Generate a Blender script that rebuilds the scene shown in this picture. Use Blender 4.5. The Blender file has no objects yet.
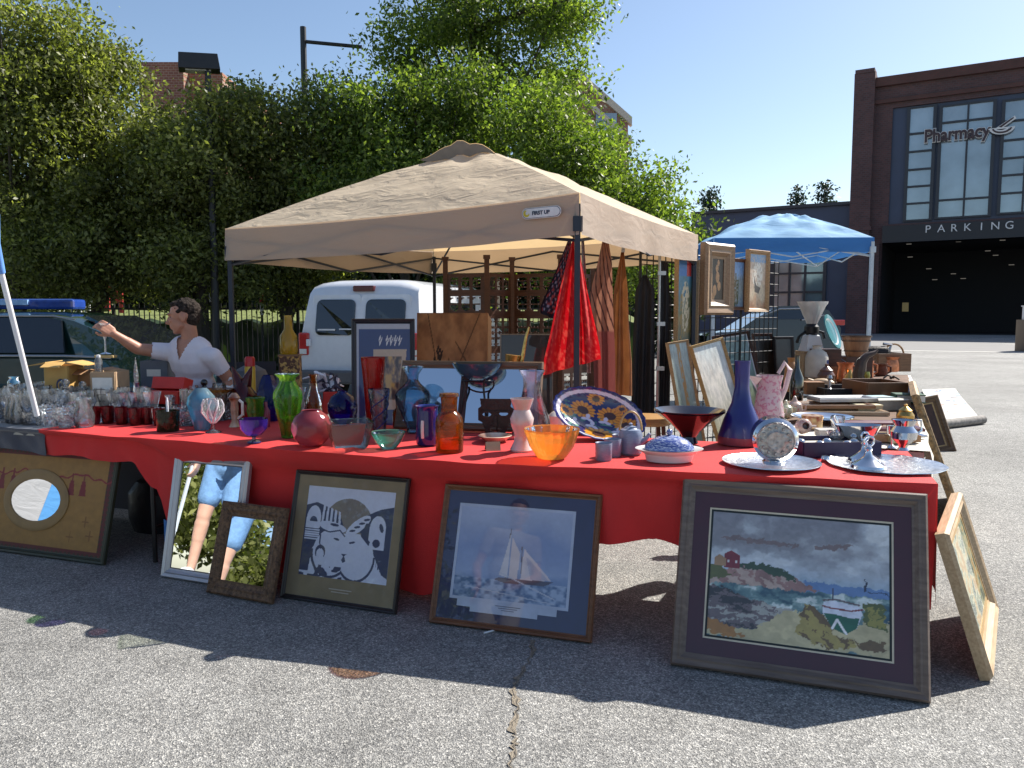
import bpy, bmesh, math, random
import numpy as np
from mathutils import Vector, Matrix
random.seed(7)
rs = np.random.RandomState(11)
PI = math.pi
scene = bpy.context.scene
COL = scene.collection

# ------------------------------------------------------------------ camera
CAMZ, FPX, PITCH = 1.42, 780.0, math.radians(4.98)
cam = bpy.data.cameras.new('camera'); camo = bpy.data.objects.new('camera', cam); COL.objects.link(camo)
cam.sensor_width = 36.0; cam.lens = 36.0*FPX/1024.0; cam.clip_end = 3000; cam.clip_start = .05
camo.location = (0, 0, CAMZ); camo.rotation_euler = (PI/2-PITCH, 0, 0)
scene.camera = camo
CP, SP = math.cos(PITCH), math.sin(PITCH)

def ray(px, py):
    a, b = (px-512)/FPX, (384-py)/FPX
    return Vector((a, CP+b*SP, -SP+b*CP))
def G(px, py, z=0.0):
    d = ray(px, py); t = (z-CAMZ)/d.z
    return Vector((d.x*t, d.y*t, z))
def PD(px, py, Y):
    d = ray(px, py); t = Y/d.y
    return Vector((d.x*t, Y, CAMZ+d.z*t))

# ------------------------------------------------------------------ mesh helper
class MB:
    def __init__(s): s.v = []; s.f = []; s.m = []
    def add(s, vs, fs, m=0):
        o = len(s.v); s.v += [tuple(v) for v in vs]
        s.f += [tuple(i+o for i in f) for f in fs]; s.m += [m]*len(fs); return s
    def box(s, c, d, rot=None, m=0, taper=1.0):
        hx, hy, hz = d[0]/2, d[1]/2, d[2]/2
        vs = []
        for z in (-1, 1):
            k = taper if z > 0 else 1.0
            for x, y in ((-1,-1),(1,-1),(1,1),(-1,1)):
                p = Vector((x*hx*k, y*hy*k, z*hz))
                if rot is not None: p = rot @ p
                vs.append(p+Vector(c))
        return s.add(vs, [(3,2,1,0),(4,5,6,7),(0,1,5,4),(1,2,6,5),(2,3,7,6),(3,0,4,7)], m)
    def tube(s, pts, r, n=8, m=0, cap=True):
        pts = [Vector(p) for p in pts]
        rr = r if isinstance(r, (list, tuple)) else [r]*len(pts)
        vs = []; fs = []; up = None
        for i, p in enumerate(pts):
            t = (pts[min(i+1, len(pts)-1)]-pts[max(i-1, 0)])
            t = t.normalized() if t.length > 1e-9 else Vector((0,0,1))
            if up is None: up = Vector((0,0,1)) if abs(t.z) < .9 else Vector((1,0,0))
            a = t.cross(up)
            if a.length < 1e-6: a = t.cross(Vector((1,0,0)))
            a.normalize(); b = a.cross(t).normalized(); up = b
            for k in range(n):
                an = 2*PI*k/n
                vs.append(p+(a*math.cos(an)+b*math.sin(an))*rr[i])
        for i in range(len(pts)-1):
            for k in range(n):
                k2 = (k+1) % n
                fs.append((i*n+k, i*n+k2, (i+1)*n+k2, (i+1)*n+k))
        if cap:
            fs.append(tuple(range(n))[::-1]); fs.append(tuple((len(pts)-1)*n+k for k in range(n)))
        return s.add(vs, fs, m)
    def lathe(s, prof, n=28, c=(0,0,0), rot=None, m=0, sx=1, sy=1, rib=0, ribn=0, swirl=0, square=0):
        vs = []; fs = []; c = Vector(c)
        for j, (r, z) in enumerate(prof):
            for k in range(n):
                an = 2*PI*k/n + swirl*z
                q = r
                if ribn: q = r*(1+rib*math.cos(ribn*2*PI*k/n))
                if square:
                    q = q*(1-square+square/max(abs(math.cos(an)), abs(math.sin(an))))
                p = Vector((q*math.cos(an)*sx, q*math.sin(an)*sy, z))
                if rot is not None: p = rot @ p
                vs.append(p+c)
        for j in range(len(prof)-1):
            for k in range(n):
                k2 = (k+1) % n
                fs.append((j*n+k, j*n+k2, (j+1)*n+k2, (j+1)*n+k))
        if prof[0][0] > 1e-5: fs.append(tuple(range(n))[::-1])
        return s.add(vs, fs, m)
    def grid(s, P, m=0):
        nu = len(P); nv = len(P[0])
        vs = [p for r in P for p in r]
        fs = [(i*nv+j, (i+1)*nv+j, (i+1)*nv+j+1, i*nv+j+1) for i in range(nu-1) for j in range(nv-1)]
        return s.add(vs, fs, m)
    def prism(s, poly, h, M=None, m=0):
        n = len(poly); M = M or Matrix.Identity(4)
        vs = [M @ Vector((x, y, 0)) for x, y in poly]+[M @ Vector((x, y, h)) for x, y in poly]
        fs = [tuple(range(n))[::-1], tuple(range(n, 2*n))]+[(i, (i+1) % n, (i+1) % n+n, i+n) for i in range(n)]
        return s.add(vs, fs, m)
    def sphere(s, c, r, n=14, sx=1, sy=1, sz=1, m=0, rot=None):
        k = n//2+1
        prof = [(math.sin(PI*i/(k-1))*r+1e-5*(i in (0, k-1)), -math.cos(PI*i/(k-1))*r*sz) for i in range(k)]
        return s.lathe(prof, n, c, rot, m, sx, sy)
    def build(s, name, mats, parent=None, smooth=False, bevel=0, loc=None, auto=35):
        me = bpy.data.meshes.new(name)
        me.from_pydata(s.v, [], s.f)
        mats = mats if isinstance(mats, (list, tuple)) else [mats]
        for m in mats: me.materials.append(m)
        if len(mats) > 1: me.polygons.foreach_set('material_index', s.m)
        bm = bmesh.new(); bm.from_mesh(me)
        bmesh.ops.recalc_face_normals(bm, faces=bm.faces)
        if bevel:
            bmesh.ops.bevel(bm, geom=[e for e in bm.edges], offset=bevel, segments=2, affect='EDGES', profile=.5)
        if smooth:
            for f in bm.faces: f.smooth = True
            if auto < 180:
                for e in bm.edges:
                    if len(e.link_faces) == 2 and e.calc_face_angle(0) > math.radians(auto): e.smooth = False
        bm.to_mesh(me); bm.free(); me.update()
        o = bpy.data.objects.new(name, me); COL.objects.link(o)
        if parent: o.parent = parent
        if loc is not None: o.location = loc
        return o

def tag(o, label=None, cat=None, group=None, kind=None):
    if label: o['label'] = label
    if cat: o['category'] = cat
    if group: o['group'] = group
    if kind: o['kind'] = kind
    return o
def thing(name, label, cat, loc=(0,0,0), rz=0, group=None, M=None):
    o = bpy.data.objects.new(name, None); COL.objects.link(o)
    o.empty_display_size = .1
    if M is not None: o.matrix_world = M
    else: o.location = loc; o.rotation_euler = (0, 0, rz)
    return tag(o, label, cat, group)
CH = {}
def kids(o): return [c for c in COL.objects if c.parent == o]
def dup(root, loc=None, rz=None, label=None, group=None, scale=None, M=None):
    r = root.copy(); COL.objects.link(r)
    if M is not None: r.matrix_world = M
    if loc is not None: r.location = loc
    if rz is not None: r.rotation_euler = (0, 0, rz)
    if scale: r.scale = scale if isinstance(scale, (tuple, list)) else (scale,)*3
    if label: r['label'] = label
    if group: r['group'] = group
    for ch in root.children:
        c = ch.copy(); COL.objects.link(c); c.parent = r
        for g in ch.children:
            d = g.copy(); COL.objects.link(d); d.parent = c
    return r

# ------------------------------------------------------------------ materials
def lin(c):
    c = c/255.0
    return c/12.92 if c <= .04045 else ((c+.055)/1.055)**2.4
def S(r, g, b): return (lin(r), lin(g), lin(b))
MC = {}
def newmat(name):
    m = bpy.data.materials.new(name); m.use_nodes = True
    nt = m.node_tree; nt.nodes.clear()
    out = nt.nodes.new('ShaderNodeOutputMaterial')
    return m, nt, out
def N(nt, t, **kw):
    n = nt.nodes.new(t)
    for k, v in kw.items(): setattr(n, k, v)
    return n
def mixcol(nt, fac, a, b, mode='MIX'):
    n = nt.nodes.new('ShaderNodeMix'); n.data_type = 'RGBA'; n.blend_type = mode
    for i, v in ((0, fac), (6, a), (7, b)):
        if hasattr(v, 'links') or isinstance(v, bpy.types.NodeSocket): nt.links.new(v, n.inputs[i])
        elif i == 0: n.inputs[0].default_value = v
        else: n.inputs[i].default_value = (*v, 1) if len(v) == 3 else v
    return n.outputs[2]
def mat(name, col, rough=.5, metal=0.0, var=.12, scale=12, bump=0, bscale=60, coat=0, trans=0, sheen=0, attr=None,
        stretch=None, col2=None, spec=.5, thresh=None, coords='Object', tl=0):
    if name in MC: return MC[name]
    m, nt, out = newmat(name); L = nt.links.new
    b = N(nt, 'ShaderNodeBsdfPrincipled')
    tc = N(nt, 'ShaderNodeTexCoord'); src = tc.outputs[coords]
    if stretch:
        mp = N(nt, 'ShaderNodeMapping'); mp.inputs['Scale'].default_value = stretch; L(src, mp.inputs[0]); src = mp.outputs[0]
    no = N(nt, 'ShaderNodeTexNoise'); no.inputs['Scale'].default_value = scale; no.inputs['Detail'].default_value = 6
    L(src, no.inputs['Vector'])
    fac = no.outputs['Fac']
    cr = N(nt, 'ShaderNodeMapRange'); cr.inputs[1].default_value = .3 if thresh is None else thresh-.04; cr.inputs[2].default_value = .7 if thresh is None else thresh+.04
    L(fac, cr.inputs[0])
    if attr:
        at = N(nt, 'ShaderNodeAttribute'); at.attribute_name = attr
        dk = mixcol(nt, cr.outputs[0], (1-var,)*3, (1+var*.6,)*3)
        c = mixcol(nt, 1.0, at.outputs['Color'], dk, 'MULTIPLY')
    else:
        a = tuple(x*(1-var) for x in col); d = col2 if col2 else tuple(min(1, x*(1+var)) for x in col)
        c = mixcol(nt, cr.outputs[0], a, d)
    L(c, b.inputs['Base Color'])
    rr = N(nt, 'ShaderNodeMapRange'); rr.inputs[3].default_value = max(0, rough*.85); rr.inputs[4].default_value = min(1, rough*1.15); L(fac, rr.inputs[0])
    L(rr.outputs[0], b.inputs['Roughness'])
    b.inputs['Metallic'].default_value = metal
    b.inputs['Specular IOR Level'].default_value = spec
    if coat: b.inputs['Coat Weight'].default_value = coat; b.inputs['Coat Roughness'].default_value = .015
    if trans: b.inputs['Transmission Weight'].default_value = trans
    if sheen: b.inputs['Sheen Weight'].default_value = sheen
    if bump:
        n2 = N(nt, 'ShaderNodeTexNoise'); n2.inputs['Scale'].default_value = bscale; n2.inputs['Detail'].default_value = 4; L(src, n2.inputs['Vector'])
        bp = N(nt, 'ShaderNodeBump'); bp.inputs['Strength'].default_value = bump; bp.inputs['Distance'].default_value = .01
        L(n2.outputs['Fac'], bp.inputs['Height']); L(bp.outputs[0], b.inputs['Normal'])
    if tl:
        t = N(nt, 'ShaderNodeBsdfTranslucent'); L(c, t.inputs[0])
        mx = N(nt, 'ShaderNodeMixShader'); mx.inputs[0].default_value = tl
        L(b.outputs[0], mx.inputs[1]); L(t.outputs[0], mx.inputs[2]); L(mx.outputs[0], out.inputs[0])
    else: L(b.outputs[0], out.inputs[0])
    MC[name] = m; return m
def glass(name, tint, body=.12, edge=.55, bodycol=None, swirl=None, refl=1.5, cut=0):
    """thin blown glass: tinted transparency, fresnel reflection, a little body colour"""
    if name in MC: return MC[name]
    m, nt, out = newmat(name); L = nt.links.new
    lw = N(nt, 'ShaderNodeLayerWeight'); lw.inputs[0].default_value = .35
    no = N(nt, 'ShaderNodeTexNoise'); no.inputs['Scale'].default_value = 14 if not swirl else 9
    tc = N(nt, 'ShaderNodeTexCoord'); L(tc.outputs['Object'], no.inputs['Vector'])
    t2 = tuple(x*edge for x in tint)
    c0 = mixcol(nt, no.outputs['Fac'], tint, swirl if swirl else tuple(x*.9 for x in tint))
    c = mixcol(nt, lw.outputs['Facing'], c0, t2)
    tr = N(nt, 'ShaderNodeBsdfTransparent'); L(c, tr.inputs[0])
    bc = bodycol or tint
    di = N(nt, 'ShaderNodeBsdfDiffuse')
    L(mixcol(nt, no.outputs['Fac'], bc, swirl if swirl else tuple(x*.8 for x in bc)), di.inputs[0])
    tl = N(nt, 'ShaderNodeBsdfTranslucent'); tl.inputs[0].default_value = (*bc, 1)
    ad = N(nt, 'ShaderNodeMixShader'); ad.inputs[0].default_value = .5; L(di.outputs[0], ad.inputs[1]); L(tl.outputs[0], ad.inputs[2])
    m1 = N(nt, 'ShaderNodeMixShader'); m1.inputs[0].default_value = body; L(tr.outputs[0], m1.inputs[1]); L(ad.outputs[0], m1.inputs[2])
    bp = N(nt, 'ShaderNodeBump'); bp.inputs['Strength'].default_value = .25; bp.inputs['Distance'].default_value = .01
    n3 = N(nt, 'ShaderNodeTexNoise'); n3.inputs['Scale'].default_value = 45; L(tc.outputs['Object'], n3.inputs['Vector']); L(n3.outputs['Fac'], bp.inputs['Height'])
    if cut:
        vo = N(nt, 'ShaderNodeTexVoronoi'); vo.inputs['Scale'].default_value = 60; L(tc.outputs['Object'], vo.inputs['Vector']); L(vo.outputs['Distance'], bp.inputs['Height']); bp.inputs['Strength'].default_value = 1.0
    gl = N(nt, 'ShaderNodeBsdfGlossy'); gl.inputs['Roughness'].default_value = .04; L(bp.outputs[0], gl.inputs['Normal'])
    fr = N(nt, 'ShaderNodeFresnel'); fr.inputs['IOR'].default_value = refl; L(bp.outputs[0], fr.inputs['Normal'])
    m2 = N(nt, 'ShaderNodeMixShader'); L(fr.outputs[0], m2.inputs[0]); L(m1.outputs[0], m2.inputs[1]); L(gl.outputs[0], m2.inputs[2])
    L(m2.outputs[0], out.inputs[0]); MC[name] = m; return m
def wood(name, c1, c2, scale=4, rough=.45, stretch=(1, 12, 12), coat=0):
    return mat(name, c1, rough, 0, .1, scale, .15, 40, coat, stretch=stretch, col2=c2)

silver = mat('silver', (.72,.73,.75), .12, 1, .08, 8)
mirror_m = mat('mirror', (.88,.9,.92), .01, 1, .02, 3)
steel = mat('steel', (.45,.46,.48), .35, .9, .1)
black_metal = mat('black_metal', (.012,.012,.014), .4, .2, .2)
black_paint = mat('black_paint', (.015,.015,.017), .45, 0, .2)
dark_iron = mat('dark_iron', (.03,.026,.024), .55, .5, .3, 30, .4)
white_paint = mat('white_paint', (.75,.76,.78), .35, 0, .05)
white_cer = mat('white_ceramic', (.75,.74,.71), .15, 0, .05, coat=.5)
navy_cer = mat('navy_glaze', (.012,.018,.14), .12, 0, .2, coat=.6)
copper = mat('copper', (.55,.2,.1), .3, .9, .3, 20, .2)
brass = mat('brass', (.6,.38,.12), .3, .95, .2, 20)
card = mat('cardboard', (.36,.2,.1), .8, 0, .12, 6, .1, 30)
paper = mat('paper', (.75,.73,.68), .7, 0, .06, 30)
gold_wood = wood('gilt_wood', (.38,.24,.09), (.5,.34,.15), 8)
dark_wood = wood('dark_wood', (.045,.016,.009), (.09,.03,.016), 6)
mid_wood = wood('mid_wood', (.16,.07,.03), (.26,.13,.06), 6)
pale_wood = wood('pale_wood', (.4,.26,.14), (.52,.37,.22), 6)
red_m = mat('red_lacquer', (.5,.02,.015), .35, 0, .1)

# ------------------------------------------------------------------ world, sun
SUN_AZ = math.atan2(.555, .83)   # towards the sun, measured from +X
SUN_EL = math.radians(42.8)
w = bpy.data.worlds.new('World'); scene.world = w; w.use_nodes = True
nt = w.node_tree; bg = nt.nodes['Background']
sky = nt.nodes.new('ShaderNodeTexSky'); sky.sky_type = 'NISHITA'; sky.sun_disc = False
sky.sun_elevation = SUN_EL; sky.sun_rotation = PI/2-SUN_AZ
sky.air_density = 1.0; sky.dust_density = .7; sky.ozone_density = 1.5
nt.links.new(sky.outputs[0], bg.inputs[0]); bg.inputs[1].default_value = .085
sl = bpy.data.lights.new('sun', 'SUN'); sl.energy = 4.8; sl.angle = math.radians(.5); sl.color = (1, .95, .87)
so = bpy.data.objects.new('sun', sl); COL.objects.link(so)
sd = Vector((math.cos(SUN_AZ)*math.cos(SUN_EL), math.sin(SUN_AZ)*math.cos(SUN_EL), math.sin(SUN_EL)))
so.rotation_euler = sd.to_track_quat('Z', 'Y').to_euler(); so.location = sd*60
vs_ = scene.view_settings
scene.display_settings.display_device = 'sRGB'
vs_.view_transform = 'Standard'; vs_.look = 'None'; vs_.exposure = .92; vs_.gamma = 1; vs_.use_curve_mapping = False
scene.cycles.use_denoising = True
scene.cycles.transparent_max_bounces = 24
scene.cycles.max_bounces = 8
scene.cycles.sample_clamp_indirect = 6
scene.render.film_transparent = False

# ------------------------------------------------------------------ ground
def asphalt():
    m, nt, out = newmat('asphalt'); L = nt.links.new
    b = N(nt, 'ShaderNodeBsdfPrincipled'); tc = N(nt, 'ShaderNodeTexCoord')
    vo = N(nt, 'ShaderNodeTexVoronoi'); vo.inputs['Scale'].default_value = 190; L(tc.outputs['Object'], vo.inputs['Vector'])
    vo2 = N(nt, 'ShaderNodeTexVoronoi'); vo2.inputs['Scale'].default_value = 95; L(tc.outputs['Object'], vo2.inputs['Vector'])
    big = N(nt, 'ShaderNodeTexNoise'); big.inputs['Scale'].default_value = .45; big.inputs['Detail'].default_value = 8; L(tc.outputs['Object'], big.inputs['Vector'])
    mid = N(nt, 'ShaderNodeTexNoise'); mid.inputs['Scale'].default_value = 5; mid.inputs['Detail'].default_value = 8; L(tc.outputs['Object'], mid.inputs['Vector'])
    sp = N(nt, 'ShaderNodeSeparateColor'); L(vo.outputs['Color'], sp.inputs[0])
    cr = N(nt, 'ShaderNodeValToRGB'); e = cr.color_ramp.elements
    e[0].position = 0; e[0].color = (.09,.09,.09,1); e[1].position = 1; e[1].color = (.5,.48,.44,1)
    for p, c in ((.35, (.18,.178,.17)), (.7, (.25,.245,.23)), (.9, (.38,.37,.34))):
        q = e.new(p); q.color = (*c, 1)
    L(sp.outputs[0], cr.inputs[0])
    sp2 = N(nt, 'ShaderNodeSeparateColor'); L(vo2.outputs['Color'], sp2.inputs[0])
    c2 = mixcol(nt, .15, cr.outputs[0], (.23,.225,.215))
    mm = N(nt, 'ShaderNodeMapRange'); mm.inputs[3].default_value = .72; mm.inputs[4].default_value = 1.25; L(sp2.outputs[0], mm.inputs[0])
    m3 = N(nt, 'ShaderNodeMapRange'); m3.inputs[1].default_value = .3; m3.inputs[2].default_value = .7; m3.inputs[3].default_value = .8; m3.inputs[4].default_value = 1.16; L(big.outputs['Fac'], m3.inputs[0])
    m4 = N(nt, 'ShaderNodeMapRange'); m4.inputs[1].default_value = .3; m4.inputs[2].default_value = .7; m4.inputs[3].default_value = .88; m4.inputs[4].default_value = 1.1; L(mid.outputs['Fac'], m4.inputs[0])
    c3 = mixcol(nt, 1, c2, mm.outputs[0], 'MULTIPLY'); c4 = mixcol(nt, 1, c3, m3.outputs[0], 'MULTIPLY'); c5 = mixcol(nt, 1, c4, m4.outputs[0], 'MULTIPLY')
    st = N(nt, 'ShaderNodeTexNoise'); st.inputs['Scale'].default_value = 1.6; st.inputs['Detail'].default_value = 10; st.inputs['Roughness'].default_value = .7; st.inputs['Distortion'].default_value = .8; L(tc.outputs['Object'], st.inputs['Vector'])
    m5 = N(nt, 'ShaderNodeMapRange'); m5.inputs[1].default_value = .6; m5.inputs[2].default_value = .72; m5.inputs[3].default_value = 1.12; m5.inputs[4].default_value = .9; L(st.outputs['Fac'], m5.inputs[0])
    c5 = mixcol(nt, 1, c5, m5.outputs[0], 'MULTIPLY')
    L(c5, b.inputs['Base Color']); b.inputs['Roughness'].default_value = .75; b.inputs['Specular IOR Level'].default_value = .3
    bp = N(nt, 'ShaderNodeBump'); bp.inputs['Strength'].default_value = .9; bp.inputs['Distance'].default_value = .004
    L(vo.outputs['Distance'], bp.inputs['Height']); L(bp.outputs[0], b.inputs['Normal']); L(b.outputs[0], out.inputs[0])
    return m
g = MB(); g.grid([[(x, y, 0) for y in (-300, -20, 0, 60, 2000)] for x in (-1500, -40, 40, 1500)])
tag(g.build('ground', asphalt()), kind='structure')
# far service road and painted line before the garage
rd = MB()
a, b_ = G(700, 347.5, .004), G(1100, 353.5, .004)
rd.add([a, b_, b_+Vector((8, 30, 0)), a+Vector((8, 40, 0))], [(0,1,2,3)])
tag(rd.build('service_road', mat('road_grey', (.2,.195,.19), .85, 0, .12, .8, .2, 30)), kind='structure')
ln = MB(); ln.add([a+Vector((0,-.5,.004)), b_+Vector((0,-.5,.004)), b_+Vector((0,.25,.004)), a+Vector((0,.25,.004))], [(0,1,2,3)])
tag(ln.build('road_line', mat('line_paint', (.42,.41,.38), .8, 0, .2, 3)), kind='structure')
# sealed crack
cp = [(533,640),(530,660),(519,676),(513,690),(519,706),(512,725),(516,740),(511,760),(512,790)]
P = [G(x, y, .004) for x, y in cp]; pts = []
for i in range(len(P)-1):
    for k in range(6):
        q = P[i].lerp(P[i+1], k/6); pts.append(q+Vector((random.gauss(0, .006), random.gauss(0, .004), 0)))
cr_ = MB(); L_ = []; D_ = []
for i, p in enumerate(pts):
    wd = random.uniform(.004, .014)*(1.2 if i % 9 < 6 else .5); L_.append([p-Vector((wd*random.uniform(.5, 1.5), 0, 0)), p+Vector((wd*random.uniform(.5, 1.5), random.gauss(0, .003), 0))])
    o_ = Vector((random.gauss(.004, .004), 0, .0025)); w2_ = random.uniform(.0002, .0018); D_.append([p+o_-Vector((w2_, 0, 0)), p+o_+Vector((w2_, 0, 0))])
cr_.grid(L_); tag(cr_.build('pavement_crack', mat('crack_seal', (.26,.22,.165), .95, 0, .45, 160, .8, 200)), kind='structure')
cr_ = MB(); cr_.grid(D_); tag(cr_.build('pavement_crack', mat('crack_gap', (.08,.07,.06), .95, 0, .4, 90)), kind='structure')
f = MB(); f.tube([G(484,633,.006), G(497,629.5,.006)], .004); tag(f.build('pen', white_paint), 'white pen dropped on the asphalt in front of the framed sailboat print', 'pen')
# ================================================================== BUILDINGS
def text_mesh(s, size, depth, name, m, parent=None, M=None, spacing=1.0, bold=0.0):
    c = bpy.data.curves.new('txt', 'FONT'); c.body = s; c.size = size; c.extrude = depth; c.space_character = spacing; c.offset = bold
    o = bpy.data.objects.new('txt', c); COL.objects.link(o)
    dg = bpy.context.evaluated_depsgraph_get()
    me = bpy.data.meshes.new_from_object(o.evaluated_get(dg)); bpy.data.objects.remove(o)
    me.materials.clear(); me.materials.append(m)
    q = bpy.data.objects.new(name, me); COL.objects.link(q); q.parent = parent
    if M is not None: q.matrix_local = M
    return q
FO = G(850, 333.5); FO.z = 0
FD = Vector((.86, -.51, 0)).normalized(); FN = Vector((-.51, -.86, 0)).normalized()
def fac(px, py):
    d = ray(px, py); o = Vector((0, 0, CAMZ)); t = (FO-o).dot(FN)/d.dot(FN); p = o+d*t
    return ((p-FO).dot(FD), p.z)
MB_F = Matrix(((FD.x, -FN.x, 0, FO.x), (FD.y, -FN.y, 0, FO.y), (0, 0, 1, 0), (0, 0, 0, 1)))  # local x along, y inward, z up
def brick(name, c1, c2, mort, sc=1.0):
    m, nt, out = newmat(name); L = nt.links.new
    b = N(nt, 'ShaderNodeBsdfPrincipled'); tc = N(nt, 'ShaderNodeTexCoord')
    mp = N(nt, 'ShaderNodeMapping'); mp.inputs['Rotation'].default_value = (PI/2, 0, 0); L(tc.outputs['Object'], mp.inputs[0])
    br = N(nt, 'ShaderNodeTexBrick'); br.inputs['Color1'].default_value = (*c1, 1); br.inputs['Color2'].default_value = (*c2, 1); br.inputs['Mortar'].default_value = (*mort, 1)
    br.inputs['Scale'].default_value = 1.6*sc; br.inputs['Mortar Size'].default_value = .03; L(mp.outputs[0], br.inputs['Vector'])
    no = N(nt, 'ShaderNodeTexNoise'); no.inputs['Scale'].default_value = .6; no.inputs['Detail'].default_value = 6; L(tc.outputs['Object'], no.inputs['Vector'])
    mr = N(nt, 'ShaderNodeMapRange'); mr.inputs[3].default_value = .6; mr.inputs[4].default_value = 1.35; L(no.outputs['Fac'], mr.inputs[0])
    L(mixcol(nt, 1, br.outputs[0], mr.outputs[0], 'MULTIPLY'), b.inputs['Base Color']); b.inputs['Roughness'].default_value = .85
    L(b.outputs[0], out.inputs[0]); return m
brick_m = brick('red_brick', (.115,.054,.052), (.075,.04,.042), (.09,.072,.075))  # brick shifted towards grey, the air's haze put into its colour
slate_m = mat('slate_panel', (.042,.06,.11), .5, 0, .12, .7)
pane_m = mat('window_glass', (.3,.36,.4), .06, .35, .22, .35)
frame_m = mat('window_frame_dark', (.03,.034,.045), .4, .2, .1)
bld = thing('parking_garage', 'brown brick parking garage with tall dark entrance and big gridded window', 'building', M=MB_F)
def rect(px0, py0, px1, py1):
    a = fac(px0, py0); b = fac(px1, py1); return a[0], a[1], b[0], b[1]
TOP = fac(1024, 58)[1]+.5
tl, zt = fac(884, 96)
_, zsill = fac(884, 232)
tg0 = fac(880, 300)[0]; zg = fac(960, 240)[1]
W = MB()
x_end = 34.0
TW = fac(884, 100)[0]
# pier at the left corner, wall left and right of window, band above, lintel
wt0 = fac(893, 108)[0]; wz1 = fac(893, 108)[1]; wz0 = fac(893, 224)[1]; wt1 = x_end-6
W.box(((0+wt0)/2, .5, (zg+TOP-1.2)/2), (wt0, 1, TOP-1.2-zg))
W.box(((wt0+x_end)/2, .5, (wz1+TOP-1.2)/2), (x_end-wt0, 1, TOP-1.2-wz1))
W.box(((wt0+x_end)/2, .5, (wz0+zg+1.3)/2), (x_end-wt0, 1, wz0-zg-1.3))
W.box(((wt1+x_end)/2, .5, (wz0+wz1)/2), (x_end-wt1, 1, wz1-wz0))
W.box((tg0/2, .5, zg/2), (tg0, 1, zg))
W.box((.6, 8, TOP/2-.6), (1.2, 14, TOP-1.2))
W.build('wall', brick_m, bld)
c_ = MB(); c_.box(((x_end)/2, .3, TOP-.85), (x_end, 1.3, .7)); c_.box((x_end/2, .2, wz1+.55), (x_end, .9, .3)); c_.build('cornice', brick('brick_band', (.11,.045,.04), (.09,.04,.035), (.08,.05,.04)), bld)

p_ = MB(); hz = fac(862, 75)[1]; p_.box((.45, .2, hz/2), (1.5, 1.5, hz)); p_.box((.45, .15, hz+.12), (1.4, 1.5, .3)); p_.box((.5, .15, zg+1.2), (1.65, 1.6, .35)); p_.build('corner_pier', brick_m, bld)
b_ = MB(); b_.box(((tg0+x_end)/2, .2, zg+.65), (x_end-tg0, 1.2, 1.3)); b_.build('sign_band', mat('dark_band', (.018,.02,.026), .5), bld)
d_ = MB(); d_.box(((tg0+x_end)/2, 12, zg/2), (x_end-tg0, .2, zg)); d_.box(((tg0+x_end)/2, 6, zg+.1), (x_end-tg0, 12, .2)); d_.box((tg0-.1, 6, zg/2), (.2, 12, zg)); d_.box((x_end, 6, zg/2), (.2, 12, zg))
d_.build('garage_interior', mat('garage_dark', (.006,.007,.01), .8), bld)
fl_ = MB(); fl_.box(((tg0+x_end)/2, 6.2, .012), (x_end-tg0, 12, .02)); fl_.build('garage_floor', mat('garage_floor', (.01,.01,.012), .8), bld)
lm = MB(); rnd = random.Random(3)
lampm, nt_, out_ = newmat('garage_lamp'); e_ = N(nt_, 'ShaderNodeEmission'); e_.inputs[0].default_value = (1,.92,.8,1); e_.inputs[1].default_value = .07; nt_.links.new(e_.outputs[0], out_.inputs[0])
for px, py in ((908,243),(909,256),(928,268),(934,279),(953,273),(963,278),(988,250),(996,254),(1003,239),(1012,264),(958,240),(975,237)):
    t, z = fac(px, py); l = MB(); l.box((t, .9+rnd.random()*.6, z), (.36, .1, .05)); l.build('garage_light', lampm, bld)
l = MB(); t, z = fac(905, 307); l.box((t, .4, z), (.45, .1, .7)); l.build('notice', mat('notice_paper', (.45,.3,.1), .7), bld)
# big window
def window(parent, x0, z0, x1, z1, xs, zs, y=0.0, bar=.14, pm=None):
    f = MB(); wbar = [x0]+xs+[x1]; zb = [z0]+zs+[z1]
    for i, x in enumerate(wbar): f.box((x, y+.05, (z0+z1)/2), (bar*(1.6 if i in (0, len(wbar)-1) else 1), .2, z1-z0+bar))
    for z in zb: f.box(((x0+x1)/2, y+.06, z), (x1-x0, .16, bar))
    fo = f.build('window', frame_m, parent)
    p = MB(); p.box(((x0+x1)/2, y+.14, (z0+z1)/2), (x1-x0, .03, z1-z0)); p.build('pane', pm or pane_m, fo); return fo
Zp = lambda px, py: fac(px, py)[1]
Xp = lambda px: fac(px, 180)[0]
zz = [Zp(920, y) for y in (220, 203, 186, 169, 151, 133, 108)]
window(bld, Xp(906), zz[0], Xp(932), zz[-1]+.1, [], zz[1:-1], y=.0)
zc = [Zp(960, y) for y in (217, 199, 121, 104)]
window(bld, Xp(938), zc[0], Xp(991), zc[-1], [Xp(965)], zc[1:-1])
zr = [Zp(1010, y) for y in (213, 193, 175, 158, 140, 121, 100)]
window(bld, Xp(1000), zr[0], Xp(1045), zr[-1], [Xp(1024)], zr[1:-1])
window(bld, Xp(1050), zr[0], Xp(1110), zr[-1], [Xp(1080)], zr[1:-1])
sp_ = MB(); sp_.box(((wt0+wt1)/2, .35, (wz0+wz1)/2), (wt1-wt0, .3, wz1-wz0)); sp_.build('window_surround', slate_m, bld)
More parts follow.
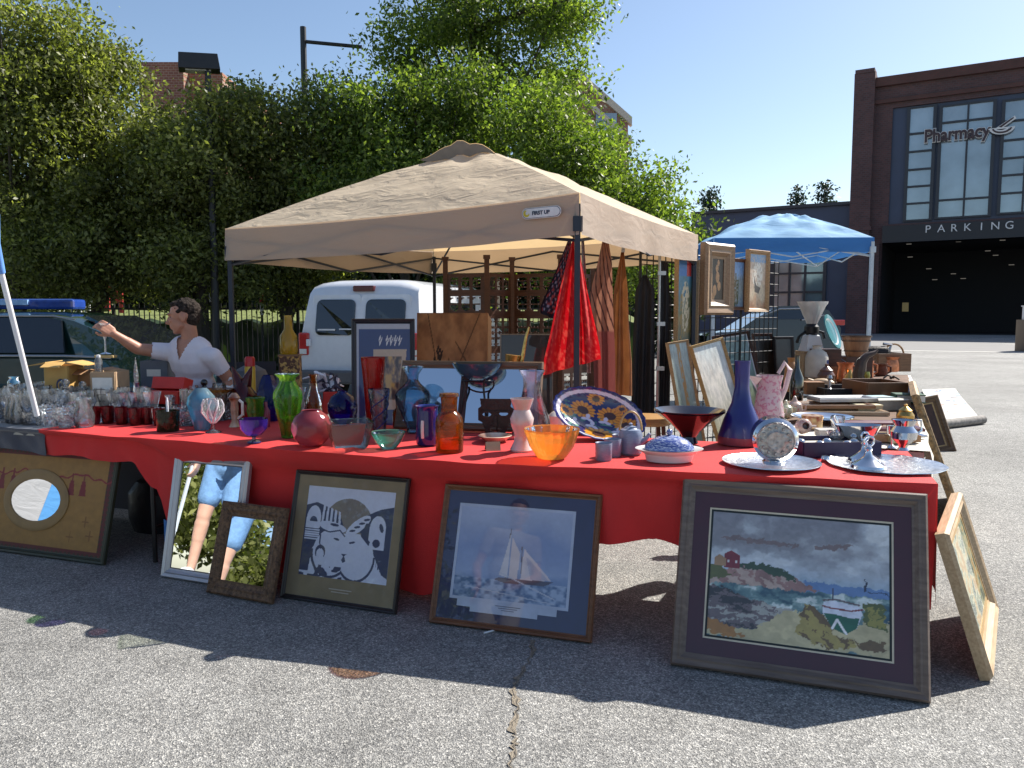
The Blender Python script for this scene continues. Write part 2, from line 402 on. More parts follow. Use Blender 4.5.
# signs
letter_w = mat('sign_white', (.7,.7,.7), .5); letter_d = mat('sign_dark', (.04,.015,.02), .4)
def on_facade(px, py, off):
    t, z = fac(px, py); p = FO+FD*t+FN*off; p.z = z
    return Matrix(((FD.x, 0, FN.x, p.x), (FD.y, 0, FN.y, p.y), (0, 1, 0, p.z), (0, 0, 0, 1)))
h_ = (Zp(925, 128)-Zp(925, 142))
ps = thing('pharmacy_sign', 'dark outlined Pharmacy lettering with mortar emblem across the big window', 'sign', M=on_facade(924, 143, .25))
wd = Xp(990)-Xp(924)
t1 = text_mesh('Pharmacy', 1.32, .05, 'lettering', letter_d, ps, bold=.035)
bb = max(v.co.x for v in t1.data.vertices); k = wd/bb
for v in t1.data.vertices: v.co.x *= k
t2 = text_mesh('Pharmacy', 1.32, .03, 'outline', letter_w, ps, Matrix.Translation((0, 0, -.06)), bold=.085)
for v in t2.data.vertices: v.co.x *= k
lg = MB()
cx, cy = wd+.7, .5
def arcpoly(cx, cy, r0, r1, a0, a1, n=14): return [(cx+r0*math.cos(a0+(a1-a0)*i/n), cy+r0*.62*math.sin(a0+(a1-a0)*i/n)) for i in range(n+1)]+[(cx+r1*math.cos(a1+(a0-a1)*i/n), cy+r1*.5*math.sin(a1+(a0-a1)*i/n)) for i in range(n+1)]
lg.prism(arcpoly(cx, cy, .8, .66, PI, 2*PI), .08)
lg.prism([(cx-.85, cy), (cx+.7, cy), (cx+.7, cy-.1), (cx-.85, cy-.1)], .09)
lg.prism([(cx-.35, cy+.02), (cx+.75, cy+.75), (cx+.85, cy+.55), (cx, cy-.05)], .07)
lg.prism(arcpoly(cx-.05, cy+.0, .5, .38, PI*1.05, PI*1.95), .1)
lg.build('emblem', letter_w, ps)
lg = MB(); lg.prism([(cx-.22, cy+.06), (cx+.66, cy+.66), (cx+.7, cy+.58), (cx-.05, cy-.0)], .1); lg.prism(arcpoly(cx, cy-.03, .62, .52, PI*1.02, PI*1.98), .11); lg.build('emblem_leaf', letter_d, ps)
ps2 = thing('parking_sign', 'spaced white PARKING letters above the dark garage entrance', 'sign', M=on_facade(922, 233.5, .46))
wd = Xp(1016)-Xp(922); x = 0
for i, ch in enumerate('PARKING'):
    q = text_mesh(ch, .8, .03, 'letter', letter_w, ps2, bold=.0)
    xs_ = [v.co.x for v in q.data.vertices]; q.data.transform(Matrix.Translation((wd*(i+.5)/7-(max(xs_)+min(xs_))/2, 0, 0)))
    q.name = 'letter'
# low slate wing
WG = thing('slate_wing', 'low blue-grey wing with gridded window behind the blue canopy', 'building', M=MB_F)
xa = fac(690, 214)[0]; zt_ = Zp(848, 204)
w_ = MB(); w_.box(((xa)/2-.02, 4, zt_/2), (-xa-.06, 7, zt_)); w_.build('wall', slate_m, WG)
w_ = MB(); w_.box((xa/2-.02, 3.9, zt_+.12), (-xa-.06, 7.5, .25)); w_.build('coping', frame_m, WG)
w0, w1 = fac(771, 300)[0], fac(823, 300)[0]; 
window(WG, w0, Zp(800, 322), w1, Zp(800, 251), [w0+(w1-w0)*.33, w0+(w1-w0)*.63], [Zp(800, 273), Zp(800, 292)], y=.35, bar=.16, pm=mat('wing_glass', (.2,.27,.32), .05, .4, .3, .4))
# brick block behind the trees, left
A = PD(142, 66, 40); B = PD(222, 66, 40)
bb_ = thing('brick_block', 'red brick building block peeking above the leafy trees on the left', 'building', (0, 0, 0))
w_ = MB(); w_.box(((A.x+B.x)/2, 45, 6.75), (B.x-A.x, 10, 13.5)); w_.build('wall', brick('rust_brick', (.34,.12,.07), (.26,.09,.05), (.3,.2,.15), 1.3), bb_)
zA = PD(160, 68, 40).z
w_ = MB(); w_.box((PD(166,68,40).x, 40.4, zA-1.9), (2.2, 2.0, 4)); w_.build('chimney', brick('rust_brick2', (.25,.09,.06), (.2,.07,.05), (.3,.2,.15), 1.3), bb_)
for px in (170, 200): 
    f = MB(); f.box((PD(px,150,40).x, 39.95, 10.5), (1.6, .1, 2.2)); f.build('window', pane_m, bb_)
# gabled pinkish building
gb = thing('gabled_building', 'pinkish brick building with sloping pale-trimmed gable behind the tall tree', 'building')
Y = 46; gp = [PD(540, 330, Y), PD(540, 76, Y), PD(578, 68, Y), PD(628, 118, Y), PD(629, 330, Y)]
w_ = MB(); vs = [(p.x, Y, max(p.z, 0)) for p in gp]+[(p.x, Y+9, max(p.z, 0)) for p in gp]
w_.add(vs, [(0,1,2,3,4), (9,8,7,6,5)]+[(i, (i+1)%5, (i+1)%5+5, i+5) for i in range(5)]); w_.build('wall', brick('pink_brick', (.36,.17,.12), (.3,.14,.1), (.35,.25,.2), 1.2), gb)
w_ = MB(); a = gp[2]; b = gp[3]
for o, h in ((0, .45), (-1.15, .35)):
    w_.add([(a.x-.2, Y-.25, a.z+o), (b.x+.2, Y-.25, b.z+o), (b.x+.2, Y-.25, b.z+o-h), (a.x-.2, Y-.25, a.z+o-h)]+[(a.x-.2, Y+.3, a.z+o), (b.x+.2, Y+.3, b.z+o), (b.x+.2, Y+.3, b.z+o-h), (a.x-.2, Y+.3, a.z+o-h)],
           [(0,1,2,3),(7,6,5,4),(0,4,5,1),(3,2,6,7),(0,3,7,4),(1,5,6,2)])
w_.build('gable_trim', mat('pale_trim', (.55,.47,.4), .7), gb)
f = MB(); f.box((PD(606, 128, Y).x, Y-.05, PD(606, 128, Y).z), (1.2, .2, 1.6)); f.build('window', pane_m, gb)

# ================================================================== TREES
def leafmat(name, c1, c2, c3, tl=.5):
    m, nt, out = newmat(name); L = nt.links.new
    ge = N(nt, 'ShaderNodeNewGeometry'); cr = N(nt, 'ShaderNodeValToRGB'); e = cr.color_ramp.elements
    e[0].color = (*c1, 1); e[1].color = (*c3, 1); q = e.new(.55); q.color = (*c2, 1)
    L(ge.outputs['Random Per Island'], cr.inputs[0])
    tc = N(nt, 'ShaderNodeTexCoord'); no = N(nt, 'ShaderNodeTexNoise'); no.inputs['Scale'].default_value = .7; no.inputs['Detail'].default_value = 3; L(tc.outputs['Object'], no.inputs['Vector'])
    mr = N(nt, 'ShaderNodeMapRange'); mr.inputs[1].default_value = .3; mr.inputs[2].default_value = .7; mr.inputs[3].default_value = .7; mr.inputs[4].default_value = 1.3; L(no.outputs['Fac'], mr.inputs[0])
    c = mixcol(nt, 1, cr.outputs[0], mr.outputs[0], 'MULTIPLY')
    d = N(nt, 'ShaderNodeBsdfPrincipled'); L(c, d.inputs['Base Color']); d.inputs['Roughness'].default_value = .45; d.inputs['Specular IOR Level'].default_value = .4
    t = N(nt, 'ShaderNodeBsdfTranslucent'); L(mixcol(nt, 1, c, (1.5, 1.7, .6), 'MULTIPLY'), t.inputs[0])
    mx = N(nt, 'ShaderNodeMixShader'); mx.inputs[0].default_value = tl; L(d.outputs[0], mx.inputs[1]); L(t.outputs[0], mx.inputs[2]); L(mx.outputs[0], out.inputs[0])
    return m
LM1 = leafmat('leaf_olive', (.06,.07,.022), (.14,.155,.045), (.29,.3,.11))
LM2 = leafmat('leaf_bright', (.045,.078,.015), (.11,.155,.03), (.24,.29,.07))
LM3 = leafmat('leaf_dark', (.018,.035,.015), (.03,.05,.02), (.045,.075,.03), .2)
LM4 = leafmat('needle_blue', (.02,.035,.03), (.03,.05,.04), (.045,.07,.05), .15)
bark = mat('bark', (.05,.04,.03), .9, 0, .4, 8, .6, 30, stretch=(3,3,.6))
def leaves(centres, per, sig, size, rng, droop=0):
    n = len(centres)*per
    C = np.repeat(centres, per, 0)+rng.normal(0, 1, (n, 3))*np.array(sig)
    a = rng.normal(0, 1, (n, 3)); a /= np.linalg.norm(a, axis=1)[:, None]
    b = rng.normal(0, 1, (n, 3)); b -= a*np.sum(a*b, 1)[:, None]; b /= np.linalg.norm(b, axis=1)[:, None]
    s = (size*rng.uniform(.6, 1.3, (n, 1)))
    nrm = np.cross(a, b)
    V = np.stack([C-a*s, C-b*s*.5+nrm*s*.12, C+a*s, C+b*s*.5+nrm*s*.12], 1).reshape(-1, 3)
    return V, n
def quadmesh(name, V, n, m, parent):
    me = bpy.data.meshes.new(name); me.vertices.add(4*n); me.vertices.foreach_set('co', V.astype(np.float32).ravel())
    me.loops.add(4*n); me.loops.foreach_set('vertex_index', np.arange(4*n, dtype=np.int32))
    me.polygons.add(n); me.polygons.foreach_set('loop_start', np.arange(0, 4*n, 4, dtype=np.int32)); me.polygons.foreach_set('loop_total', np.full(n, 4, np.int32))
    me.materials.append(m); me.update(calc_edges=True); me.validate()
    o = bpy.data.objects.new(name, me); COL.objects.link(o); o.parent = parent; return o
def tree(label, x, y, lobes, clumps, per, leaf, m, seed, trunk=.14, sig=.22, group=None, name='leafy_tree', cat='tree', z0=0.0, limbs=16, shell=.55):
    """lobes: (cx,cy,cz,rx,ry,rz) relative to the trunk foot"""
    rng = np.random.RandomState(seed); t = thing(name, label, cat, (x, y, z0), 0, group)
    vol = np.array([l[3]*l[4]*l[5] for l in lobes])**.75; cs = []; thin = []
    for l, k in zip(lobes, (clumps*vol/vol.sum()).astype(int)+1):
        nm_ = max(6, k//13); L_ = np.array(l[:3]); Rr = np.array(l[3:])
        d = rng.normal(0, 1, (nm_, 3)); d /= np.linalg.norm(d, axis=1)[:, None]
        r = (shell+(1-shell)*rng.uniform(0, 1, (nm_, 1)))*rng.uniform(.8, 1.02, (nm_, 1))
        mass = L_+d*r*(1+.16*np.sin(5*d[:, :1]+seed)*np.cos(4*d[:, 2:]+seed*2))*Rr
        pick = rng.randint(0, nm_, k); sp_ = .26+.3*rng.uniform(0, 1, (nm_, 1))
        cs.append(mass[pick]+rng.normal(0, 1, (k, 3))*sp_[pick]*np.array([1, 1, .7]))
        # thin sprays that break the outline
        ns = max(4, k//60); d = rng.normal(0, 1, (ns, 3)); d[:, 2] = np.abs(d[:, 2])*1.2+.1; d /= np.linalg.norm(d, axis=1)[:, None]
        for q_ in d:
            ln_ = rng.uniform(.25, .85); bend = rng.normal(0, .18, 3); s0_ = L_+q_*Rr*.95
            for t_ in np.linspace(0, 1, 7): cs.append((s0_+q_*ln_*t_+bend*t_*t_)[None]); thin.append(1)
    C = np.concatenate(cs); C = C[C[:, 2] > .5]
    V, n = leaves(C, per, (sig, sig, sig*.75), leaf, rng)
    quadmesh('crown', V, n, m, t)
    tb = MB(); top = max(l[2] for l in lobes); R = random.Random(seed)
    ax = [Vector((R.uniform(-.12,.12)*i, R.uniform(-.12,.12)*i, top*i/5)) for i in range(6)]; ax[0] = Vector((0,0,-.05))
    tb.tube(ax, [trunk*(1.25-.2*i) for i in range(6)], 8)
    for k in rng.choice(len(C), min(limbs, len(C)), False):
        e = Vector(C[k]); i = R.randint(1, 4); s = ax[i]; md = s.lerp(e, .5)+Vector((R.uniform(-.2,.2), R.uniform(-.2,.2), R.uniform(.0,.35)))
        tb.tube([s, md, e], [trunk*.4, trunk*.22, trunk*.06], 5, cap=False)
    tb.build('trunk', bark, t, smooth=True); return t
GL = 'leafy trees along the iron fence'
def pxtree(label, px, D, tops, seed, m=LM1, clumps=1100, per=44, leaf=.057, sig=.17, **kw):
    """tops: lobes as (px, py, rx_px, rz_px, dy) converted to metres at depth D"""
    x = (px-512)/FPX*D; L = []
    for q in tops:
        c = PD(q[0], q[1], D+q[4]); k = (D+q[4])/FPX
        L.append((c.x-x, q[4], c.z-.15, q[2]*k*.84, q[5] if len(q) > 5 else 1.4, q[3]*k*.84))
    return tree(label, x, D, L, clumps, per, leaf, m, seed, group=GL, **kw)
pxtree('olive green leafy tree filling the far left edge behind the dark car', 20, 17.5, [(10, 110, 80, 86, 0), (-30, 220, 90, 90, .5), (50, 210, 70, 84, 0), (20, 52, 46, 40, 0), (-60, 90, 80, 70, 0), (40, 265, 60, 40, -.5)], 1, clumps=1250)
pxtree('loose-topped leafy tree with twiggy crown left of the street lamp', 105, 18.5, [(92, 115, 58, 60, 0), (120, 200, 70, 70, 0), (95, 252, 62, 48, 0), (104, 70, 30, 24, 0), (72, 56, 20, 30, .3), (160, 150, 38, 48, .5)], 2, clumps=1000)
pxtree('leafy tree rising around the black street lamp', 205, 17.8, [(215, 168, 58, 56, 0), (190, 228, 75, 60, .3), (236, 122, 30, 28, 0), (178, 142, 34, 32, 1), (215, 262, 60, 40, 0)], 3, clumps=900)
pxtree('leafy tree between the street lamp and the thin traffic mast', 290, 19, [(290, 166, 58, 54, 0), (300, 222, 70, 60, 0), (262, 122, 24, 24, 0), (318, 120, 34, 26, 0), (345, 132, 28, 28, 0), (300, 262, 60, 38, 0)], 4, clumps=900)
pxtree('bright leafed tree just behind the left ridge of the tan canopy', 400, 18.2, [(410, 150, 80, 56, 0), (378, 118, 40, 30, 0), (450, 114, 46, 32, 0), (360, 190, 60, 56, 0), (450, 220, 70, 56, 0)], 5, m=LM2, clumps=850)
pxtree('leafy tree sloping down behind the right side of the tan canopy', 610, 17.2, [(575, 175, 48, 42, 0), (612, 215, 40, 42, 0), (545, 130, 40, 34, 0), (640, 245, 28, 42, .3), (600, 260, 56, 50, 0), (650, 205, 10, 20, .3)], 6, m=LM2, clumps=850)
pxtree('tallest tree, dark maple whose top leaves the picture', 490, 21, [(480, 10, 80, 60, 0), (428, 48, 56, 42, 0), (538, 20, 44, 38, 0), (490, 105, 80, 54, 0), (545, 92, 34, 32, 0), (562, 36, 26, 20, -.5), (470, -60, 76, 50, 0), (585, 148, 30, 26, 0), (540, 150, 60, 50, 0)], 7, m=LM2, clumps=1050, per=40, leaf=.062, trunk=.22, limbs=26)
# shaded second row that closes the gaps
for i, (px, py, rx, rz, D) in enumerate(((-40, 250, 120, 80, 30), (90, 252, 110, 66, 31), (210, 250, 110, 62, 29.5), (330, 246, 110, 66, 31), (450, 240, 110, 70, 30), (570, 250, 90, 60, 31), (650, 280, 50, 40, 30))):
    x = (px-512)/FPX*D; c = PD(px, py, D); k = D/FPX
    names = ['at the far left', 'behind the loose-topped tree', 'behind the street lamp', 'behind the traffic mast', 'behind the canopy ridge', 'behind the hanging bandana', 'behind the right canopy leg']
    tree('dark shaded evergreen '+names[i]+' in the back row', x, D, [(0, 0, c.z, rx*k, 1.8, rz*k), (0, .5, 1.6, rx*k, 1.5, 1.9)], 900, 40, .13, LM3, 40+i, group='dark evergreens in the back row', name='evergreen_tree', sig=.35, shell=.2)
# distant spruces above the slate wing
def spruce(px, pt, pb, D, label, seed, w=14):
    R = np.random.RandomState(seed); p = PD(px, pb, D); q = PD(px, pt, D); H = q.z; t = thing('spruce_tree', label, 'tree', (p.x, D, 0), 0, 'distant spruces above the rooftops')
    cs = []
    for i in range(26):
        f = i/25; z = H*(.45+.55*f); r = w*1.5*D/FPX*(1-f)**.7
        for k in range(int(7*(1-f))+2):
            a = R.uniform(0, 2*PI); u = R.uniform(.3, 1.05); cs.append((r*u*math.cos(a), r*u*math.sin(a), z-r*.12+R.normal(0,.1)))
    V, n = leaves(np.array(cs), 26, (.45, .45, .18), .2, R); quadmesh('crown', V, n, LM4, t)
    b = MB(); b.tube([(0,0,0), (0,0,H*.98)], [.3, .04], 7); b.build('trunk', bark, t, True)
spruce(709, 190, 225, 75, 'lone spruce at the left end of the slate roof', 1, 15)
spruce(797, 190, 215, 80, 'left spruce of the pair above the slate roof', 2, 13)
spruce(824, 184, 215, 80, 'right spruce of the pair above the slate roof', 3, 16)

# ================================================================== BANK, FENCE, LAMP, MAST
bk = MB(); zt = PD(300, 311, 25).z
rows = [(20.45, 0.0), (20.55, .9), (20.8, 1.26), (22.5, 1.36), (25, zt+.02), (27, zt+.05), (40, zt), (60, zt-.2)]
bk.grid([[(x, y, z+.03*math.sin(x*1.3+y)) for y, z in rows] for x in np.linspace(-32, 3.5, 60)])
grass_m = mat('lawn', (.09,.14,.03), .9, 0, .35, 9, .8, 60, col2=(.24,.27,.08))
tag(bk.build('grass_bank', grass_m, smooth=True), kind='structure')
fe = thing('iron_fence', 'long black iron picket fence at the foot of the trees', 'fence', (0, 0, 0))
r_ = MB(); r_.box((-12.5, 19.6, 1.6), (32, .04, .05)); r_.box((-12.5, 19.6, .2), (32, .04, .05)); r_.build('rail', black_paint, fe)
pk = MB()
for i in range(250): 
    if i % 18: pk.box((-28.4+i*.128, 19.6, .88), (.022, .022, 1.75))
tag(pk.build('pickets', black_paint, fe), kind='stuff')
for i in range(14):
    q = MB(); q.box((-28.4+i*18*.128, 19.6, .95), (.07, .07, 1.9)); q.build('post', black_paint, fe)
wf = thing('white_fence', 'pale picket fence catching sun at the far left behind the dark car', 'fence', (0,0,0))
a, b = PD(58, 301, 24), PD(93, 301, 24)
q = MB(); q.box(((a.x+b.x)/2, 24, a.z), (b.x-a.x, .05, .07)); q.build('rail', white_paint, wf)
for i in range(9):
    q = MB(); q.box((a.x+(b.x-a.x)*i/8, 24.03, a.z-.25), (.05, .03, .55)); q.build('picket', white_paint, wf)
rp = thing('red_barrier', 'red slatted playground panel seen through the iron fence behind the arm', 'panel', (0,0,0))
for px, py, w2, h2 in ((98, 297, 4, 26), (107, 299, 5, 24), (115, 296, 6, 14), (121, 303, 4, 20)):
    p = PD(px, py, 23); q = MB(); q.box(p, (w2*23/FPX, .06, h2*23/FPX)); q.build('slat', mat('faded_red', (.4,.03,.025), .6), rp)
q = MB(); q.box(PD(109, 288, 23)+Vector((0,.05,0)), (24*23/FPX, .04, .1)); q.build('rail', mat('faded_red', (.4,.03,.025), .6), rp)
def post(px, p0, p1, D, w, cols, name, label):
    t = thing(name, label, 'post', (PD(px, p1, D).x, D, 0)); z0 = PD(px, p1, D).z; z1 = PD(px, p0, D).z
    q = MB(); q.tube([(0,0,0), (0,0,z1)], w*.7, 8); q.build('pole', black_paint, t)
    n = len(cols)
    for i, c in enumerate(cols):
        q = MB(); q.tube([(0,0,z0+(z1-z0)*i/n), (0,0,z0+(z1-z0)*(i+1)/n)], w, 10); q.build('band', mat('band_'+c, {'r':(.5,.02,.02),'w':(.7,.7,.7)}[c], .5), t)
post(262, 285, 315, 19, .045, 'wrw', 'marker_post', 'red and white banded marker post left of the white van')
post(211, 281, 302, 19, .04, 'w', 'marker_post', 'thin white marker post behind the man in the white T-shirt')
# street lamp
D = 16.9; lb = PD(212, 200, D); hd = PD(196, 62, D)
sl_ = thing('street_lamp', 'black box-headed street lamp rising out of the trees', 'street lamp', (lb.x, D, 0))
q = MB(); q.tube([(0,0,0), (0,0,hd.z-.1)], [.09, .06], 12); q.build('pole', black_paint, sl_, True)
q = MB(); q.box((-.18, 0, hd.z-.02), (.82, .36, .32), rot=Matrix.Rotation(-.06, 3, 'Y')@Matrix.Rotation(.35, 3, 'Z'), taper=.93); q.box((.05, 0, hd.z-.03), (.3, .1, .1)); q.build('lamp_head', black_paint, sl_, bevel=.01)
q = MB(); q.box((-.2, 0, hd.z-.19), (.5, .24, .03), rot=Matrix.Rotation(-.06, 3, 'Y')@Matrix.Rotation(.35, 3, 'Z')); q.build('lens', mat('lens', (.4,.4,.35), .2), sl_)
D = 26; a = PD(303, 27, D); b = PD(362, 47, D)
tm = thing('traffic_mast', 'thin black mast with a side arm above the trees', 'mast', (a.x, D, 0))
q = MB(); q.tube([(0,0,0), (0,0,a.z)], .1, 8); q.build('pole', black_paint, tm)
q = MB(); q.tube([(0,0,a.z-.45), (b.x-a.x, 0, b.z)], .06, 8); q.build('arm', black_paint, tm)
# ivy wall at foot of fence, leaf colour darkened to stand in for shade
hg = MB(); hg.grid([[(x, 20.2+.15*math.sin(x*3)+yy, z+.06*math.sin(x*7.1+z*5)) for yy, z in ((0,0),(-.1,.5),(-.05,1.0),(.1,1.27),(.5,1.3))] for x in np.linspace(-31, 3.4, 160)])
tag(hg.build('shade_dark_ivy', LM3, smooth=True), 'ivy coloured dark for the shade at the foot of the bank behind the fence', 'ground cover', kind='stuff')

# ================================================================== VAN
def car_shell(prof, width, crown=.06, n=9, tuck=.12, bulge=.03):
    """prof: closed side outline in (y,z); swept across the width with tumblehome"""
    rows = []
    zmax = max(p[1] for p in prof); zmin = min(p[1] for p in prof)
    for i in range(n):
        u = -1+2*i/(n-1); row = []
        for (y, z) in prof:
            f = (z-zmin)/(zmax-zmin); hw = width/2*(1-tuck*max(0, f-.5)/.5)
            edge = abs(u)**6
            row.append((u*hw, y*(1-.02*edge), z-crown*edge*f))
        rows.append(row+[row[0]])
    return rows
van_m = mat('van_white', (.72,.73,.76), .22, 0, .03, coat=.6)
tint_m = mat('tinted_glass', (.01,.012,.016), .05, 0, .1, coat=1)
rub = mat('rubber', (.02,.02,.02), .8)
D = 12.2
vc = PD(359, 300, D)
V_ = thing('white_van', 'white cargo van with dark rear windows parked behind the stall', 'van', (vc.x, D+.0, 0), -0.24)
w2 = 1.0; prof = [(0,.35),(-.02,.9),(0,1.0),(.02,1.2),(.1,1.6),(.17,1.86),(.3,1.97),(.55,2.0),(3.6,2.02),(4.1,1.9),(4.7,1.25),(5.4,1.05),(5.5,.4)]
q = MB(); q.grid([[Vector(p) for p in r] for r in car_shell(prof, 2.0, .09, 13, .1)])
for sgn in (-1, 1):
    pl = [(sgn*1.0*(1-.1*max(0, ((z-.35)/1.67)-.5)/.5), y*.98, z-.09*(z-.35)/1.67) for y, z in prof]
    q.add(pl, [tuple(range(len(pl)))])
q.build('body', van_m, V_, True, auto=50)
def ysurf(z): 
    for (y0, z0), (y1, z1) in zip(prof, prof[1:]):
        if z0 <= z <= z1: return y0+(y1-y0)*(z-z0)/(z1-z0)
    return 0
def rquad(x0, x1, z0, z1, off, r=.06, n=5):
    pts = []
    for cx, cz, a0 in ((x1-r, z1-r, 0), (x0+r, z1-r, 90), (x0+r, z0+r, 180), (x1-r, z0+r, 270)):
        for k in range(n): a = math.radians(a0+90*k/(n-1)); pts.append((cx+r*math.cos(a), cz+r*math.sin(a)))
    m = len(pts); return [(x, ysurf(z)-off, z) for x, z in pts]+[(x, ysurf(z)+.02, z) for x, z in pts], [tuple(range(m))]+[(i, (i+1)%m, (i+1)%m+m, i+m) for i in range(m)]
for x0, x1 in ((-.78, -.08), (.06, .76)):
    d = MB(); d.add(*rquad(x0-.07, x1+.07, .55, 1.76, .012, .07)); dd = d.build('rear_door', van_m, V_)
    wz = MB(); wz.add(*rquad(x0+.02, x1-.02, 1.12, 1.68, .02, .09)); wz.build('window', tint_m, dd)
h_ = MB(); h_.box((-.86, -.035, 1.0), (.07, .04, .11)); h_.box((-.03, -.045, .95), (.05, .05, .18)); h_.build('door_handle', white_paint, V_, bevel=.008)
bl_ = MB(); bl_.box((.02, .17, 1.85), (.36, .12, .09)); bl_.build('brake_light', mat('dark_red_lens', (.1,.02,.02), .2), V_, bevel=.02)
for sx in (-1, 1):
    t_ = MB(); t_.box((sx*.95, .02, .98), (.17, .14, .36)); o_ = t_.build('tail_light', mat('red_lens', (.5,.03,.03), .15, coat=1), V_, bevel=.025)
    t_ = MB(); t_.box((sx*.95, -.052, .86), (.12, .01, .08)); t_.build('reverse_lens', white_cer, o_)
b_ = MB(); b_.box((0, -.1, .47), (1.95, .22, .2)); b_.build('bumper', mat('bumper_grey', (.1,.1,.11), .5), V_, bevel=.03)
for sx in (-1, 1):
    for y in (.95, 4.3):
        t_ = MB(); R90 = Matrix.Rotation(PI/2, 3, 'Y')
        t_.lathe([(.2,-.1),(.33,-.1),(.36,-.06),(.36,.06),(.33,.1),(.2,.1),(.18,.02),(.05,.02)], 24, (sx*.88, y, .36), R90); t_.build('wheel', rub, V_, True)
g_ = MB(); g_.box((1.005*.93, 2.4, 1.4), (.02, 1.6, .5)); g_.build('side_window', tint_m, V_)
sl2 = MB(); 
for z in (1.2, 1.3): sl2.box((0,0,0),(0,0,0))
# small white sticker strips in left rear window
q = MB(); q.box((-.56, ysurf(1.2)-.03, 1.205), (.3, .012, .025)); q.box((-.22, ysurf(1.2)-.03, 1.215), (.24, .012, .02)); q.build('window_strip', white_paint, V_)

# ================================================================== DARK CAR (left)
car_m = mat('dark_green_paint', (.008,.03,.028), .12, .3, .1, coat=1)
D = 8.2; cb = PD(60, 311, D)
K = thing('dark_green_car', 'dark green car with a blue light bar parked behind the glassware', 'car', (cb.x, D, 0), PI/2*0)
zr_ = cb.z
# side outline in (x,z): roof ends near x=0, sloping rear screen to the right
sp = [(-3.6,.35),(-3.55,.75),(-2.9,.95),(-2.3,zr_-.42),(-1.5,zr_-.04),(-.8,zr_),(-.2,zr_-.01),(.02,zr_-.06),(.45,zr_-.24),(.75,zr_-.4),(.95,zr_-.5),(1.0,.75),(.98,.35)]
q = MB(); W2 = 1.8; rows = []
for i in range(11):
    u = i/10; row = []
    for x, z in sp:
        f = max(0, (z-.9)/(zr_-.9)); ins = .24*f; y = ins+(W2-2*ins)*u; e = abs(2*u-1)**6
        row.append((x, y, z-.05*e*f))
    rows.append(row+[row[0]])
q.grid(rows); q.add(rows[0][:-1], [tuple(range(len(sp)))]); q.add(rows[-1][:-1], [tuple(range(len(sp)))[::-1]])
q.build('body', car_m, K, True, auto=40)
def cs(x, z): f = max(0, (z-.9)/(zr_-.9)); return (x, .24*f-.02, z)
zb = zr_-.44
for poly in ([(-2.2,zb),(-1.45,zr_-.1),(-1.0,zr_-.07),(-1.0,zb)], [(-.94,zb),(-.94,zr_-.07),(-.25,zr_-.07),(-.1,zr_-.1),(.0,zb)]):
    p = [Vector(cs(x, z)) for x, z in poly]; m = len(p); w_ = MB()
    w_.add(p+[v+Vector((0,.03,0)) for v in p], [tuple(range(m))]+[(i,(i+1)%m,(i+1)%m+m,i+m) for i in range(m)]); w_.build('side_window', tint_m, K)
w_ = MB(); p = [Vector((.07,.34,zr_-.075)), Vector((.07,1.46,zr_-.075)), Vector((.82,1.6,zr_-.425)), Vector((.82,.2,zr_-.425))]
w_.add(p+[v+Vector((.02,0,.03)) for v in p], [(0,1,2,3),(4,7,6,5),(0,4,5,1),(1,5,6,2),(2,6,7,3),(3,7,4,0)]); w_.build('rear_window', tint_m, K)
w_ = MB(); w_.tube([cs(-2.3, zb-.03), cs(.0, zb-.03), cs(.5, zb-.05)], .012, 6); w_.tube([cs(-1.45, zr_-.05), cs(-.2, zr_-.05), cs(.05, zr_-.09)], .01, 6); w_.build('chrome_strip', steel, K)
lbm = mat('blue_lens', (.02,.06,.3), .1, 0, .2, coat=1); w_ = MB(); w_.box((-.75, .75, zr_+.08), (1.1, .28, .12)); lbo = w_.build('light_bar', lbm, K, bevel=.03)
w_ = MB(); w_.box((-.95, .6, zr_+.1), (.5, .03, .06)); w_.build('reflector', mat('blue_white', (.3,.5,.8), .1, coat=1), lbo)
for x in (-2.9, .35):
    for y in (.1, 1.7):
        t_ = MB(); t_.lathe([(.18,-.1),(.3,-.1),(.32,-.05),(.32,.05),(.3,.1),(.18,.1),(.16,.02),(.04,.02)], 24, (x, y, .32), Matrix.Rotation(PI/2, 3, 'X')); t_.build('wheel', rub, K, True)

# dark car under the blue canopy
D = 24; c0 = PD(842, 302, D); a0 = PD(765, 302, D)
K2 = thing('black_car', 'black car with red tail light parked under the blue canopy', 'car', (c0.x, D, 0))
sp = [(-4.2,.3),(-4.1,.8),(-3.2,.95),(-2.6,1.35),(-1.9,1.72),(-.9,1.74),(-.35,1.6),(-.1,1.2),(0,1.05),(0,.3)]
q = MB(); rows = []
for i in range(9):
    u = i/8; rows.append([(x, .2*max(0,z-1)+(1.8-.4*max(0,z-1))*u, z) for x, z in sp]+[(sp[0][0], 1.8*u, sp[0][1])])
q.grid(rows); q.add(rows[0][:-1], [tuple(range(len(sp)))]); q.build('body', mat('black_car_paint', (.008,.009,.015), .15, .2, coat=1), K2, True, auto=40)
w_ = MB(); w_.box((-.15,.0,1.22), (.5,.1,.16)); w_.build('tail_light', mat('red_lens2', (.45,.02,.02), .2, coat=.5), K2, bevel=.02)
w_ = MB(); w_.tube([(-2.5,.1,1.38),(-1.9,.05,1.64),(-.9,.05,1.66),(-.5,.05,1.45),(-1.2,.03,1.3)], .02, 6); w_.build('window_trim', steel, K2)
